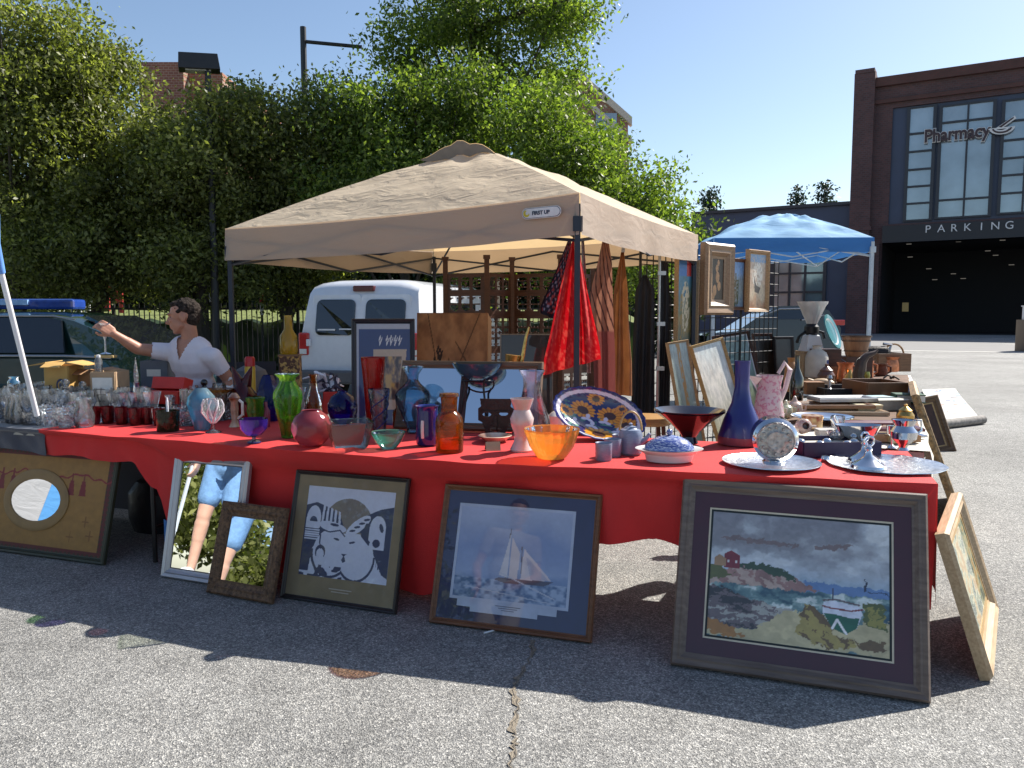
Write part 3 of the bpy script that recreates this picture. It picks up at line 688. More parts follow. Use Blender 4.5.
w_ = MB(); pp=[(-2.4,1.32),(-1.85,1.6),(-.92,1.62),(-.6,1.45),(-.9,1.32)]; w_.add([(x,.2*(z-1)-.03,z) for x,z in pp]+[(x,.2*(z-1)+.05,z) for x,z in pp],[(0,1,2,3,4)]+[(i,(i+1)%5,(i+1)%5+5,i+5) for i in range(5)]); w_.build('side_window', tint_m, K2)

# ================================================================== CANOPIES
def fabric(name, col, tl, bump=.5, bs=6, var=.06):
    m, nt, out = newmat(name); L = nt.links.new
    b = N(nt, 'ShaderNodeBsdfPrincipled'); tc = N(nt, 'ShaderNodeTexCoord')
    n1 = N(nt, 'ShaderNodeTexNoise'); n1.inputs['Scale'].default_value = 2.5; n1.inputs['Detail'].default_value = 8; L(tc.outputs['Object'], n1.inputs['Vector'])
    c = mixcol(nt, n1.outputs['Fac'], tuple(x*(1-var) for x in col), tuple(min(1,x*(1+var)) for x in col)); L(c, b.inputs['Base Color'])
    b.inputs['Roughness'].default_value = .75; b.inputs['Specular IOR Level'].default_value = .25
    mp = N(nt, 'ShaderNodeMapping'); mp.inputs['Scale'].default_value = (.7, 1, 2.6); L(tc.outputs['Object'], mp.inputs[0])
    n2 = N(nt, 'ShaderNodeTexNoise'); n2.inputs['Scale'].default_value = bs; n2.inputs['Detail'].default_value = 5; n2.inputs['Distortion'].default_value = 1.2; L(mp.outputs[0], n2.inputs['Vector'])
    bp = N(nt, 'ShaderNodeBump'); bp.inputs['Strength'].default_value = bump; bp.inputs['Distance'].default_value = .03; L(n2.outputs['Fac'], bp.inputs['Height'])
    L(bp.outputs[0], b.inputs['Normal'])
    t = N(nt, 'ShaderNodeBsdfTranslucent'); L(mixcol(nt, 1, c, (1.15, .97, .68) if col[0] > .4 and col[2] < .5 else (1,1,1), 'MULTIPLY'), t.inputs[0])
    mx = N(nt, 'ShaderNodeMixShader'); mx.inputs[0].default_value = tl; L(b.outputs[0], mx.inputs[1]); L(t.outputs[0], mx.inputs[2]); L(mx.outputs[0], out.inputs[0])
    return m
def canopy(name, label, corners, ztop, drop, peak, roof_m, val_m, leg_m, legs=(0,1,2,3), sag=.05, wrinkle=.012, truss=True, leg_r=.017, seed=0, vent=True, bulge=.06, legz=None):
    """corners: list of 4 (x,y,z) eave corners in order; peak Vector"""
    C = [Vector(c) for c in corners]; cen = sum(C, Vector())/4; o = Vector((cen.x, cen.y, 0))
    t = thing(name, label, 'canopy', o); C = [c-o for c in C]; P = Vector(peak)-o
    rng = random.Random(seed); q = MB(); n = 22
    ph = [rng.uniform(0, 6) for _ in range(8)]
    def rp(k, u, v):
        a, b = C[k], C[(k+1) % 4]; e = a.lerp(b, u); e.z -= sag*4*u*(1-u)
        w = .96; s = e.lerp(P, v); s.z += bulge*math.sin(PI*v)*(1-.5*abs(2*u-1))
        s.z += wrinkle*(math.sin(9*u+5*v+ph[k])*math.cos(14*v-6*u+ph[k+1])+.7*math.sin(23*u-9*v+ph[k+2])*math.sin(17*v+ph[k]))*min(1, 5*(1-v))*min(1, 6*v)*min(1, 8*u*(1-u)*2)
        return s
    for k in range(4): q.grid([[rp(k, i/n, j/n) for j in range(n+1)] for i in range(n+1)])
    q.build('roof', roof_m, t, True, auto=180)
    for k in range(4):
        a, b = C[k], C[(k+1) % 4]; nrm = (b-a).cross(Vector((0,0,1))).normalized()
        if nrm.dot(a) < 0: nrm = -nrm
        v_ = MB(); R_ = []
        for i in range(31):
            u = i/30; e = a.lerp(b, u); e.z -= sag*4*u*(1-u)*(0.9); col_ = []
            for j in range(6):
                f = j/5; d_ = .012*math.sin(7*u*3+ph[k])*f+.006*math.sin(31*u+ph[k+1])*f
                col_.append(e+nrm*(.004+d_)+Vector((0,0,.004-drop*f)))
            R_.append(col_)
        v_.grid(R_); v_.build('valance', val_m, t, True, auto=180)
    for k in legs:
        c = C[k]*.987; z = C[k].z-.06; l = MB()
        l.box((c.x, c.y, z*.5+.25), (leg_r*2, leg_r*2, z-.5)); l.box((c.x, c.y, .5), (leg_r*1.5, leg_r*1.5, .97)); lo = l.build('leg', leg_m, t)
        l = MB(); l.box((c.x, c.y, z-.12), (leg_r*3.4, leg_r*3.4, .09)); l.build('bracket', leg_m, lo); l = MB(); l.box((c.x, c.y, .012), (.1, .1, .024)); l.build('foot_plate', leg_m, lo)
    if truss:
        for k in range(4):
            a, b = C[k]*.987, C[(k+1) % 4]*.987; l = MB()
            za = min(a.z, b.z)
            for s in range(2):
                p, r = a.lerp(b, s/2), a.lerp(b, (s+1)/2)
                z1 = a.z+(b.z-a.z)*s/2-.1; z2 = a.z+(b.z-a.z)*(s+1)/2-.1
                l.tube([(p.x,p.y,z1+.05),(r.x,r.y,z2-.15)], .011, 6); l.tube([(p.x,p.y,z1-.15),(r.x,r.y,z2+.05)], .011, 6)
            l.build('truss', leg_m, t)
        l = MB()
        for k in range(4):
            a = C[k]*.975; l.tube([a+Vector((0,0,-.2)), Vector((0,0,P.z-.35)).lerp(a, .12)], .011, 6)
        l.tube([(0,0,P.z-.55),(0,0,P.z-.03)], .018, 8); l.build('peak_frame', leg_m, t)
    if vent:
        # raised vent flap on the front slope near the peak
        l = MB(); A_ = []
        for i in range(13):
            u = i/12; r0 = rp(0, .5+(u-.5)*.95, .9); A_.append([rp(0, .5+(u-.5)*1.15, .79)+Vector((0,0,.012+.11*math.sin(PI*u))), P.lerp(rp(0, .5+(u-.5)*1.15, .79), .3)+Vector((0,0,.03+.02*math.sin(PI*u))), P+Vector((0,0,.03))])
        l.grid(A_); l.build('vent_flap', roof_m, t, True)
        l = MB(); l.grid([[a_[0]-Vector((0,0,.004)), rp(0, .5+(i/12-.5)*1.15, .79)+Vector((0,0,.004))] for i, a_ in enumerate(A_)]); l.build('vent_shade', mat('vent_shade_tan', (.26,.2,.15), .9), t)  # sheet closing the flap's opening, the shade there put into its dark tan
    return t, o
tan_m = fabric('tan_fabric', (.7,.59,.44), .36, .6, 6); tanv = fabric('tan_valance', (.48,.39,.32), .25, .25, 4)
legd = mat('canopy_leg_dark', (.03,.035,.05), .4, .5, .1)
FR = PD(579.5, 193, 4.75); FL = PD(225.5, 229, 6.2); BR = PD(697.5, 235, 7.5); BL = FL+BR-FR; BL.z = 2.15
pk_ = PD(474, 149, 6.84)
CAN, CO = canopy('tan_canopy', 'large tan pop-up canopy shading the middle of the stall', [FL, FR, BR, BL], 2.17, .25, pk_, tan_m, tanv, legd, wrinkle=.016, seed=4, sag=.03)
# badge on the front valance
bd = (FL-FR).normalized(); pa = FR+bd*.36; pb = FR+bd*.10
def badge():
    n_ = bd.cross(Vector((0,0,1))).normalized()
    if n_.y > 0: n_ = -n_
    o = PD(537, 212, (FR+bd*.25).y); o = (FR+bd*.24)+n_*.028; o.z = PD(537, 212.5, o.y).z
    X = -bd; Z = n_; Y_ = Z.cross(X)
    Mx = Matrix(((X.x, Y_.x, Z.x, o.x), (X.y, Y_.y, Z.y, o.y), (X.z, Y_.z, Z.z, o.z), (0,0,0,1)))
    Mi = Matrix.Translation(-CO) @ Mx
    q = MB(); pts = [(.1+.034*math.cos(a), .034*math.sin(a)) for a in np.linspace(-PI/2, PI/2, 10)]+[(-.1+.034*math.cos(a), .034*math.sin(a)) for a in np.linspace(PI/2, 3*PI/2, 10)]
    q.prism(pts, .003, Mi); bo = q.build('badge', mat('badge_white', (.7,.7,.7), .5), CAN)
    q = MB(); q.prism([(x*.965, y*.9) for x, y in pts], .0045, Mi); q.build('badge_rim', mat('badge_navy', (.03,.04,.08), .5), bo)
    q = MB(); q.prism([(x*.94, y*.82) for x, y in pts], .006, Mi); q.build('badge_face', mat('badge_white', (.7,.7,.7), .5), bo)
    tx = text_mesh('FIRST UP', .031, .001, 'badge_text', mat('badge_navy', (.03,.04,.08), .5), bo, Mi @ Matrix.Translation((-.062, -.011, .007)), bold=.0012)
    q = MB(); q.prism([(-.1+.022*math.cos(a), .022*math.sin(a)) for a in np.linspace(PI*.6, PI*1.9, 12)]+[(-.095+.012*math.cos(a), .004+.013*math.sin(a)) for a in np.linspace(PI*1.9, PI*.6, 12)], .0075, Mi); q.build('badge_swoosh', mat('badge_yellow', (.6,.5,.03), .5), bo)
badge()
# blue canopy behind the side table
D = 12.0
a = PD(714, 240, D+.1); b = PD(874, 237.5, D)
w = b-a; w.z = 0; dep = Vector((.1, 2.45, 0))
zt = b.z; cs4 = [Vector((a.x, a.y, zt)), Vector((b.x, b.y, zt)), Vector((b.x, b.y, zt))+dep, Vector((a.x, a.y, zt))+dep]
pk2 = PD(785, 214, D+1.25)
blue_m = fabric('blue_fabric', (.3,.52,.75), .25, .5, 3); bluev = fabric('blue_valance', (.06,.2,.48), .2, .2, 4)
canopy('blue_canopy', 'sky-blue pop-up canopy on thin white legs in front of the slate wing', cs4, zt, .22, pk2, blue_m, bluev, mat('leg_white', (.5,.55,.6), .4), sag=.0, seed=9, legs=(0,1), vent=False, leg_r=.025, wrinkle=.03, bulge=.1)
# ================================================================== TABLES AND CLOTHS
TZ = .757
C0 = G(936, 483, .755); CL = G(0, 425, .755)
C0.z = 0; CL.z = 0
e1 = (CL-C0).normalized(); e2 = Vector((-e1.y, e1.x, 0)); e2 = e2 if e2.y > 0 else -e2
_q = G(-70, 421, .755); _q.z = 0; LEN = (_q-C0).length; DEP = .78
fn = -e2
def front(px): # arc length along the front edge at a picture column
    d = ray(px, 400); d.z = 0; o = Vector((0,0,0)); n = e2
    t = (C0.xy.to_3d()-o).dot(n)/d.dot(n); return (d*t-C0.xy.to_3d()).dot(e1)
def bulge(s):
    # the two left-hand tables stand a little proud of the right-hand one
    return BK*(s/SK) if s < SK else max(0, BK*(LEN-s)/(LEN-SK))
BK = (G(420, 459.5, .755).xy.to_3d()-C0).dot(fn); SK = front(420)
def folding_table(label, o, u, v, L, Wd, z=.74, group='folding tables under the wares'):
    t = thing('folding_table', label, 'table', o, 0, group)
    c = u*L/2+v*Wd/2; ang = math.atan2(u.y, u.x); R = Matrix.Rotation(ang, 3, 'Z')
    q = MB(); q.box((c.x, c.y, z-.02), (L-.03, Wd-.03, .035), R); q.build('table_top', mat('table_plastic', (.4,.39,.36), .6), t)
    for i in (.1, .9):
        for j in (.08, .92):
            p = u*L*i+v*Wd*j; q = MB(); q.tube([(p.x, p.y, 0), (p.x, p.y, z-.04)], .014, 8); q.build('leg', black_metal, t)
        a = u*L*i+v*Wd*.08; b = u*L*i+v*Wd*.92; q = MB(); q.tube([(a.x,a.y,.2),(b.x,b.y,.2)], .012, 6); q.build('brace', black_metal, t)
    return t
for i, nm in enumerate(('nearest the boat painting', 'in the middle', 'at the crystal end')):
    folding_table('folding table hidden under the red cloth, '+nm, C0+e1*(i*LEN/3)+fn*(0, .03, .02)[i], e1, e2, LEN/3, DEP)
# side row direction
_q = G(909, 372, .755); _q.z = 0; e3 = (_q-C0).normalized(); e4 = Vector((-e3.y, e3.x, 0)); e4 = e4 if e4.x < 0 else -e4
S0 = C0+e2*.82+e3*.06; S0 = C0+e3*.86
for i, nm in enumerate(('near the silver trays', 'under the copper pots', 'at the far end below the blue canopy')):
    folding_table('side folding table running back, '+nm, S0+e3*(i*1.85), e3, e4, 1.83, .76)
def smoothstep(a, b, x): 
    t = min(1, max(0, (x-a)/(b-a))); return t*t*(3-2*t)
def cloth(name, label, s0, s1, hem, mats, zoff=0.0, back=.25, side0=False, seed=0, ruck=0.003, fold=.02, foldf=9.):
    R = random.Random(seed); ph = [R.uniform(0, 6) for _ in range(8)]
    n = max(8, int(abs(s1-s0)/.03)); rows = []
    for i in range(n+1):
        s = s0+(s1-s0)*i/n; h = hem(s); row = []
        base = C0+e1*s
        bk = .25+.45*smoothstep(fp(520), fp(430), s)  # rear drop lengthened towards the crystal end to block light under the tables
        for k in range(4): row.append(base+e2*(DEP+.012)+Vector((0,0,.755+zoff-bk+bk*k/4)))
        bg_ = bulge(s)
        for k in range(15):
            f = 1-k/14; y = DEP*f-bg_*(1-f)
            z = .755+zoff+ruck*(math.sin(s*5+ph[0]+3*y)*math.sin(y*9+ph[1])+.6*math.sin(s*17+ph[2])*math.sin(7*y+s*3)+.7*max(0, math.sin(s*3.3+y*11+ph[3]))**6)
            if k == 14: z -= .004
            row.append(base+e2*y+Vector((0,0,z)))
        drop = .755-h
        for k in range(1, 15):
            f = k/14
            d = fold*f**.7*(math.sin(s*foldf+ph[3])*.6+math.sin(s*foldf*2.3+ph[4]+f)*.4+.5*math.sin(s*2.1+ph[5]))+.012+.03*f*0
            row.append(base+fn*(d+bg_*(1-smoothstep(0, .22, f))+.004*math.sin(40*s+ph[6])*f+.005*math.sin(23*s+5*f+2*math.sin(9*s))*f**.5+(.006 if abs((s*1.9) % 1-.5) < .03 else 0)*f**.3)+Vector((0,0,.755+zoff-.008-drop*f)))
        rows.append(row)
    q = MB(); q.grid(rows)
    if side0:
        rr = []
        sd_ = -e1
        for i in range(25):
            u = i/24; b = C0+e1*s0+e2*(u*(DEP+.01)); row = []
            hh = hem(s0)+.02+.12*smoothstep(0, 1, u)
            for k in range(13):
                f = k/12; d = .004+.03*f*(.6+.5*math.sin(u*11+ph[0]))
                row.append(b+sd_*d+Vector((0,0,.755+zoff-.004-(.755-hh)*f)))
            rr.append(row)
        q.grid(rr)
    o = q.build(name, mats, None, True, auto=60); return tag(o, label, 'tablecloth')
red_cloth = mat('red_cloth', (.68,.03,.03), .75, 0, .12, 3, .3, 220, sheen=.05, tl=.15)
navy_cloth = mat('navy_cloth', (.05,.055,.08), .8, 0, .15, 4, .3, 200, sheen=.4, tl=.05)
fp = front
def hem_red(s):
    pts = [(0, .24), (fp(900), .26), (fp(760), .34), (fp(660), .42), (fp(610), .40), (fp(560), .36), (fp(470), .12), (fp(420), .05), (fp(200), .06), (fp(172), .12), (fp(150), .45), (fp(132), .6), (fp(40), .61)]
    for (a, x), (b, y) in zip(pts, pts[1:]):
        if a <= s <= b: return x+(y-x)*smoothstep(a, b, s)+.008*math.sin(s*13)
    return pts[-1][1] if s > pts[0][0] else pts[0][1]
cloth('red_tablecloth', 'long red cloth draped over the tables and down to the ground', -.004, fp(44), hem_red, red_cloth, 0, side0=True, seed=2, ruck=.0035)
cloth('navy_tablecloth', 'dark navy cloth under the clear crystal at the left end', fp(46), LEN, lambda s: .61+.01*math.sin(s*9), navy_cloth, -.001, seed=3)
q = MB(); s_ = fp(168); q.grid([[C0+e1*(s_+u*.07)+fn*(.03+.01*math.sin(u*9))+Vector((0,0,z)) for z in np.linspace(.28, .02, 8)] for u in np.linspace(-.5, .6, 6)])
tag(q.build('blue_cloth', mat('blue_cloth', (.04,.16,.42), .8, 0, .1), None, True), 'strip of bright blue cloth hanging behind the silver framed mirror', 'cloth')
# side row cloths
def flat_cloth(name, label, a, b, m, w0=-.01, w1=.77, drop=.12, zoff=0, seed=0):
    R = random.Random(seed); q = MB(); rows = []
    n = int((b-a)/.06)
    for i in range(n+1):
        s = a+(b-a)*i/n; p = S0+e3*s; row = []
        for k in range(5): row.append(p+e4*(w0-.012-.012*math.sin(s*9))+Vector((0,0,.748+zoff-drop*(1-k/5)*(1+.2*math.sin(s*6)))))
        for k in range(8): row.append(p+e4*(w0+(w1-w0)*k/7)+Vector((0,0,.752+zoff)))
        for k in range(1, 6): row.append(p+e4*(w1+.01)+Vector((0,0,.75+zoff-.3*k/5)))
        rows.append(row)
    q.grid(rows); return tag(q.build(name, m, None, True, auto=60), label, 'tablecloth')
flat_cloth('white_tablecloth', 'off-white cloth on the side tables, showing at their outer edge', -.02, 5.5, mat('white_cloth', (.68,.64,.55), .8, 0, .08, 5), drop=.2, zoff=.0)
flat_cloth('brown_tablecloth', 'brown cloth under the copper and wooden wares', .7, 5.5, mat('brown_cloth', (.14,.08,.05), .9, 0, .25, 6), w0=.02, w1=.775, drop=.06, zoff=.004, seed=2)
# bag and boxes under the tables
b_ = MB(); p = G(142, 540); b_.lathe([(.0,.0),(.17,.0),(.2,.1),(.2,.26),(.15,.33),(.05,.36),(.0,.36)], 20, (0,0,0), ribn=5, rib=.04)
o = b_.build('dark_bag', mat('bag_black', (.02,.022,.03), .45, 0, .3, 8, .6, 14), None, True, loc=(p.x-.0, p.y+.3, 0)); tag(o, 'dark bulging bag on the ground in the gap of the red cloth', 'bag')
t = thing('cardboard_box', 'brown cardboard carton with dark handle slot under the table behind the boat painting', 'box', G(655, 556)+Vector((.1,.75,0)), -.3)
q = MB(); q.box((0,0,.13), (.5,.36,.26)); q.build('carton', card, t); q = MB(); q.box((-.05,-.182,.19), (.09,.008,.025)); q.build('handle_slot', black_paint, t)

# ================================================================== PAINTED PICTURES
def vnoise(U, V, sc, seed, oct=4):
    R = np.random.RandomState(seed); out = np.zeros_like(U); amp = 1; tot = 0
    for o in range(oct):
        n = int(sc*2**o)+3; g_ = R.rand(n+2, n+2); x = U*sc*2**o; y = V*sc*2**o
        xi = np.clip(x.astype(int), 0, n); yi = np.clip(y.astype(int), 0, n); fx = np.clip(x-xi, 0, 1); fy = np.clip(y-yi, 0, 1)
        fx = fx*fx*(3-2*fx); fy = fy*fy*(3-2*fy)
        out += amp*((g_[xi, yi]*(1-fx)+g_[xi+1, yi]*fx)*(1-fy)+(g_[xi, yi+1]*(1-fx)+g_[xi+1, yi+1]*fx)*fy); tot += amp; amp *= .55
    return out/tot
def inpoly(U, V, pts):
    r = np.zeros(U.shape, bool); n = len(pts); j = n-1
    for i in range(n):
        xi, yi = pts[i]; xj, yj = pts[j]
        if yi != yj: r ^= ((yi > V) != (yj > V)) & (U < (xj-xi)*(V-yi)/(yj-yi)+xi)
        j = i
    return r
def ell(U, V, cx, cy, rx, ry, a=0):
    c, s = math.cos(a), math.sin(a); x = (U-cx)*c+(V-cy)*s; y = -(U-cx)*s+(V-cy)*c
    return (x/rx)**2+(y/ry)**2 < 1
def line(U, V, pts, w):
    r = np.zeros(U.shape, bool)
    for (x0, y0), (x1, y1) in zip(pts, pts[1:]):
        L2 = (x1-x0)**2+(y1-y0)**2+1e-12; t = np.clip(((U-x0)*(x1-x0)+(V-y0)*(y1-y0))/L2, 0, 1)
        r |= (U-x0-t*(x1-x0))**2+(V-y0-t*(y1-y0))**2 < w*w
    return r
def L3(c): return np.array([lin(x) for x in c])
def ramp(T, stops):
    out = np.zeros(T.shape+(3,))
    xs = [s[0] for s in stops]; cs = np.array([L3(s[1]) for s in stops])
    for k in range(3): out[..., k] = np.interp(T, xs, cs[:, k])
    return out
def put(C, mask, col, jit=None):
    c = L3(col)
    if jit is not None: C[mask] = c*(.6+.8*jit[mask][:, None])
    else: C[mask] = c
def picture_mesh(name, w, h, fnc, m, parent, nu=150, nv=110, y=0.0, x0=None, z0=0.0):
    """flat painted sheet in local x/z (x centred), colours from a painting function of (u, v)"""
    u = np.linspace(0, 1, nu); v = np.linspace(0, 1, nv); U, V = np.meshgrid(u, v, indexing='ij')
    C = np.clip(fnc(U, V), 0, 1)
    X = (U-.5)*w; Z = V*h+z0
    co = np.stack([X, np.full_like(X, y), Z], -1).reshape(-1, 3).astype(np.float32)
    idx = np.arange(nu*nv).reshape(nu, nv)
    q = np.stack([idx[:-1,:-1], idx[1:,:-1], idx[1:,1:], idx[:-1,1:]], -1).reshape(-1, 4); n = len(q)
    me = bpy.data.meshes.new(name); me.vertices.add(len(co)); me.vertices.foreach_set('co', co.ravel())
    me.loops.add(4*n); me.loops.foreach_set('vertex_index', q.ravel().astype(np.int32))
    me.polygons.add(n); me.polygons.foreach_set('loop_start', np.arange(0, 4*n, 4, dtype=np.int32)); me.polygons.foreach_set('loop_total', np.full(n, 4, np.int32))
    at = me.color_attributes.new('paint', 'FLOAT_COLOR', 'POINT'); buf = np.ones((nu*nv, 4), np.float32); buf[:, :3] = C.reshape(-1, 3); at.data.foreach_set('color', buf.ravel())
    me.materials.append(m); me.update(calc_edges=True)
    o = bpy.data.objects.new(name, me); COL.objects.link(o); o.parent = parent; return o
glazed = mat('glazed_print', (1,1,1), .5, 0, .05, 60, attr='paint', coat=1.0)
oil = mat('oil_paint', (1,1,1), .4, 0, .08, 90, .3, 150, attr='paint', coat=.15)

def frame_bars(w, h, fw, dp, y0=-.0, prof=None):
    """mitred moulding swept round a w x h opening outer size, local x centred, z from 0"""
    prof = prof or [(0, 0), (0, -dp*.7), (fw*.15, -dp), (fw*.45, -dp*.82), (fw*.6, -dp*.9), (fw*.85, -dp*.55), (fw, -dp*.5), (fw, 0)]
    q = MB(); cor = [(-w/2, 0, 1, 1), (w/2, 0, -1, 1), (w/2, h, -1, -1), (-w/2, h, 1, -1)]
    vs = []; n = len(prof)
    for x, z, sx, sz in cor:
        for a, b in prof: vs.append((x+sx*a, b+y0, z+sz*a))
    fs = [(i*n+k, ((i+1)%4)*n+k, ((i+1)%4)*n+(k+1)%n, i*n+(k+1)%n) for i in range(4) for k in range(n)]
    q.add(vs, fs); return q
def orient(BLp, BRp, TLp):
    """matrix of a frame: origin bottom middle, x right, z up along the frame, -y faces out"""
    u = (BRp-BLp); w = u.length; u.normalize(); v = TLp-BLp; v = v-u*v.dot(u); h = v.length; v.normalize(); nn = u.cross(v)  # out of face
    if nn.y > 0 and abs(nn.y) > .05: pass
    yv = v.cross(u)   # into the wall
    o = (BLp+BRp)/2
    return Matrix(((u.x, yv.x, v.x, o.x), (u.y, yv.y, v.y, o.y), (u.z, yv.z, v.z, o.z), (0,0,0,1))), w, h
def vplane(px, py, off):
    """point where the sight line meets the upright plane `off` metres in front of the table front"""
    d = ray(px, py); o = Vector((0,0,CAMZ)); q = C0+fn*off; t = (q-o).dot(fn)/d.dot(fn); return o+d*t
def framed(name, label, cat, corners, fw, dp, fmat, mats=(), pic=None, picm=None, res=(120, 90), group=None, prof=None, back=True, yb=0.0, mirror=None, mirror_shape=None):
    """mats: list of (inset, material) mounts from outside in; the picture/mirror fills the last inset"""
    Mx, w, h = orient(*corners)
    t = thing(name, label, cat, M=Mx, group=group)
    frame_bars(w, h, fw, dp, prof=prof).build('frame', fmat, t, False)
    q = MB(); q.box((0, -.0015, h/2), (w-fw*1.2, .003, h-fw*1.2)); q.build('backing', card, t)
    ins = fw*.9; y = min(-dp*.42, -.009)
    for nm, i2, m in mats:
        # ring between ins and i2
        i2t = i2 if isinstance(i2, tuple) else (i2, i2, i2, i2)   # left,right,bottom,top
        q = MB(); a = (-w/2+ins, w/2-ins, ins, h-ins) if not isinstance(ins, tuple) else (-w/2+ins[0], w/2-ins[1], ins[2], h-ins[3])
        b = (-w/2+i2t[0], w/2-i2t[1], i2t[2], h-i2t[3])
        vs = [(a[0],y,a[2]),(a[1],y,a[2]),(a[1],y,a[3]),(a[0],y,a[3]),(b[0],y,b[2]),(b[1],y,b[2]),(b[1],y,b[3]),(b[0],y,b[3])]
        q.add(vs+[(x, y+.0015, z) for x, _, z in vs], [(0,1,5,4),(1,2,6,5),(2,3,7,6),(3,0,4,7),(4,5,13,12),(5,6,14,13),(6,7,15,14),(7,4,12,15)])
        q.build(nm, m, t); ins = i2t; y += .0015
    it = ins if isinstance(ins, tuple) else (ins,)*4
    pw = w-it[0]-it[1]; ph = h-it[2]-it[3]; cx = (it[0]-it[1])/2
    if pic:
        o = picture_mesh('picture', pw, ph, pic, picm or glazed, t, res[0], res[1], y, z0=it[2]); o.location.x = cx
    if mirror:
        q = MB(); q.box((cx, y, it[2]+ph/2), (pw, .004, ph)); q.build('mirror_glass', mirror_m, t)
    return t, w, h, Mx
# ---------- painting functions
def seascape(U, V):
    U0, V0 = U, V
    wz_ = vnoise(U, V, 34, 21, 3); wy_ = vnoise(U, V, 40, 22, 3); U = np.clip(U+.05*(wz_-.5), 0, .999); V = np.clip(V+.05*(wy_-.5), 0, .999)
    n1 = vnoise(U, V*1.6, 5, 3); n2 = vnoise(U*1.0, V*3, 9, 5); n3 = vnoise(U, V, 30, 9, 2)
    cl = np.clip((n1-.38)*3.2, 0, 1); C = ramp(V, [(.42,(120,150,175)),(.6,(168,178,190)),(.8,(150,158,168)),(1,(145,155,172))])
    dk = ramp(cl, [(0,(112,108,112)),(.4,(140,140,145)),(.7,(172,177,182)),(1,(200,202,202))]); wgt = np.clip((V-.5)*4, 0, 1)[..., None]*.75; C = C*(1-wgt)+dk*wgt
    C[ell(U, V+.03*n3, .28, .8, .22, .022, -.05) | ell(U, V, .7, .79, .12, .018, .25)] = L3((112,98,98))
    sea = V < .475; sc = ramp(n2, [(.3,(45,75,90)),(.5,(85,115,120)),(.6,(120,145,145)),(.72,(190,200,200))]); C[sea] = sc[sea]
    far = (V < .5) & (V > .43) & (U > .55); C[far] = L3((90,120,165))
    rk = inpoly(U, V+.02*(n3-.5), [(0,.12),(0,.4),(.1,.38),(.3,.3),(.5,.28),(.45,.2),(.25,.08),(0,.06)]); put(C, rk, (95,85,88), n2*1.1)
    C[rk & (n2 > .58)] = L3((150,150,145)); C[rk & (n2 < .4)] = L3((45,45,48))
    sand = inpoly(U, V+.02*(n3-.5), [(0,0),(0,.07),(.25,.07),(.45,.26),(.62,.28),(.75,.2),(1,.26),(1,0)]); put(C, sand, (170,160,125), n1+.05)
    C[inpoly(U, V+.03*(n3-.5), [(0,.04),(0,.12),(.12,.1),(.22,.02),(.1,.0)])] = L3((150,105,50))
    cliff = inpoly(U, V+.012*(n3-.5), [(0,.41),(0,.52),(.1,.54),(.2,.6),(.32,.59),(.44,.54),(.52,.5),(.62,.44),(.4,.42),(.2,.43)]); put(C, cliff, (130,100,95), n2+.05)
    C[cliff & (vnoise(U+V*.5, V*.4, 34, 33, 2) > .56)] = L3((165,145,135))
    C[inpoly(U, V+.035*(n3-.5), [(.16,.56),(.2,.61),(.3,.61),(.4,.58),(.47,.54),(.5,.49),(.4,.52),(.28,.55)])] = L3((48,68,48))
    C[inpoly(U, V+.03*(n3-.5), [(0,.45),(0,.57),(.06,.56),(.13,.49),(.08,.46)])] = L3((85,90,50))
    C[inpoly(U0, V0, [(.08,.55),(.08,.66),(.12,.69),(.17,.655),(.17,.55)])] = L3((110,35,45)); C[inpoly(U0, V0, [(.02,.56),(.02,.62),(.05,.65),(.09,.62),(.09,.56)])] = L3((150,120,90))
    for a in (.105,.15): C[(abs(U0-a) < .005) & (abs(V0-.6) < .012)] = L3((190,190,190))
    # boat
    C[inpoly(U, V+.04*(n3-.5), [(.87,.22),(.87,.38),(.9,.4),(.97,.38),(.985,.2)])] = L3((75,85,40)); C[(U > .87) & (U < .98) & (V < .36) & (V > .22) & (vnoise(U, V*.2, 70, 35, 1) > .5)] = L3((130,125,60))
    C[inpoly(U, V+.06*(n3-.5), [(.5,.1),(.54,.3),(.6,.33),(.66,.25),(.72,.12),(.8,.08),(.9,.1),(.8,.03),(.6,.03)])] = L3((150,135,75))
    g = inpoly(U, V+.06*(n3-.5), [(.5,.1),(.54,.3),(.6,.33),(.66,.25),(.72,.12),(.85,.1),(.98,.12),(.98,.04),(.6,.02)]) & (vnoise(U*.6+V*.4, V*.2, 60, 31, 2) > .52); C[g] = L3((95,75,45))
    hull = inpoly(U0, V0, [(.645,.285),(.65,.36),(.7,.38),(.84,.355),(.86,.3),(.83,.19),(.77,.135),(.7,.17)]); C[hull] = L3((195,200,215))
    C[inpoly(U0, V0, [(.652,.275),(.7,.28),(.8,.26),(.845,.27),(.83,.19),(.77,.135),(.7,.17)])] = L3((25,85,65))
    C[line(U0, V0, [(.648,.33),(.7,.32),(.8,.315),(.86,.335)], .006)] = L3((110,45,50)); C[line(U0, V0, [(.7,.17),(.725,.24),(.775,.14)], .007)] = L3((215,215,220))
    C[line(U0, V0, [(.65,.375),(.72,.39),(.84,.365)], .006)] = L3((90,75,80)); C[line(U0, V0, [(.7,.39),(.7,.47)], .003)] = L3((60,60,75))
    C[line(U, V, [(.87,.475),(.87,.52),(.875,.56)], .006)] = L3((35,40,60)); C[line(U, V, [(.87,.48),(1,.465)], .004)] = L3((40,50,70))
    return np.clip(C*(1.0+.45*n3[..., None]), 0, .9)
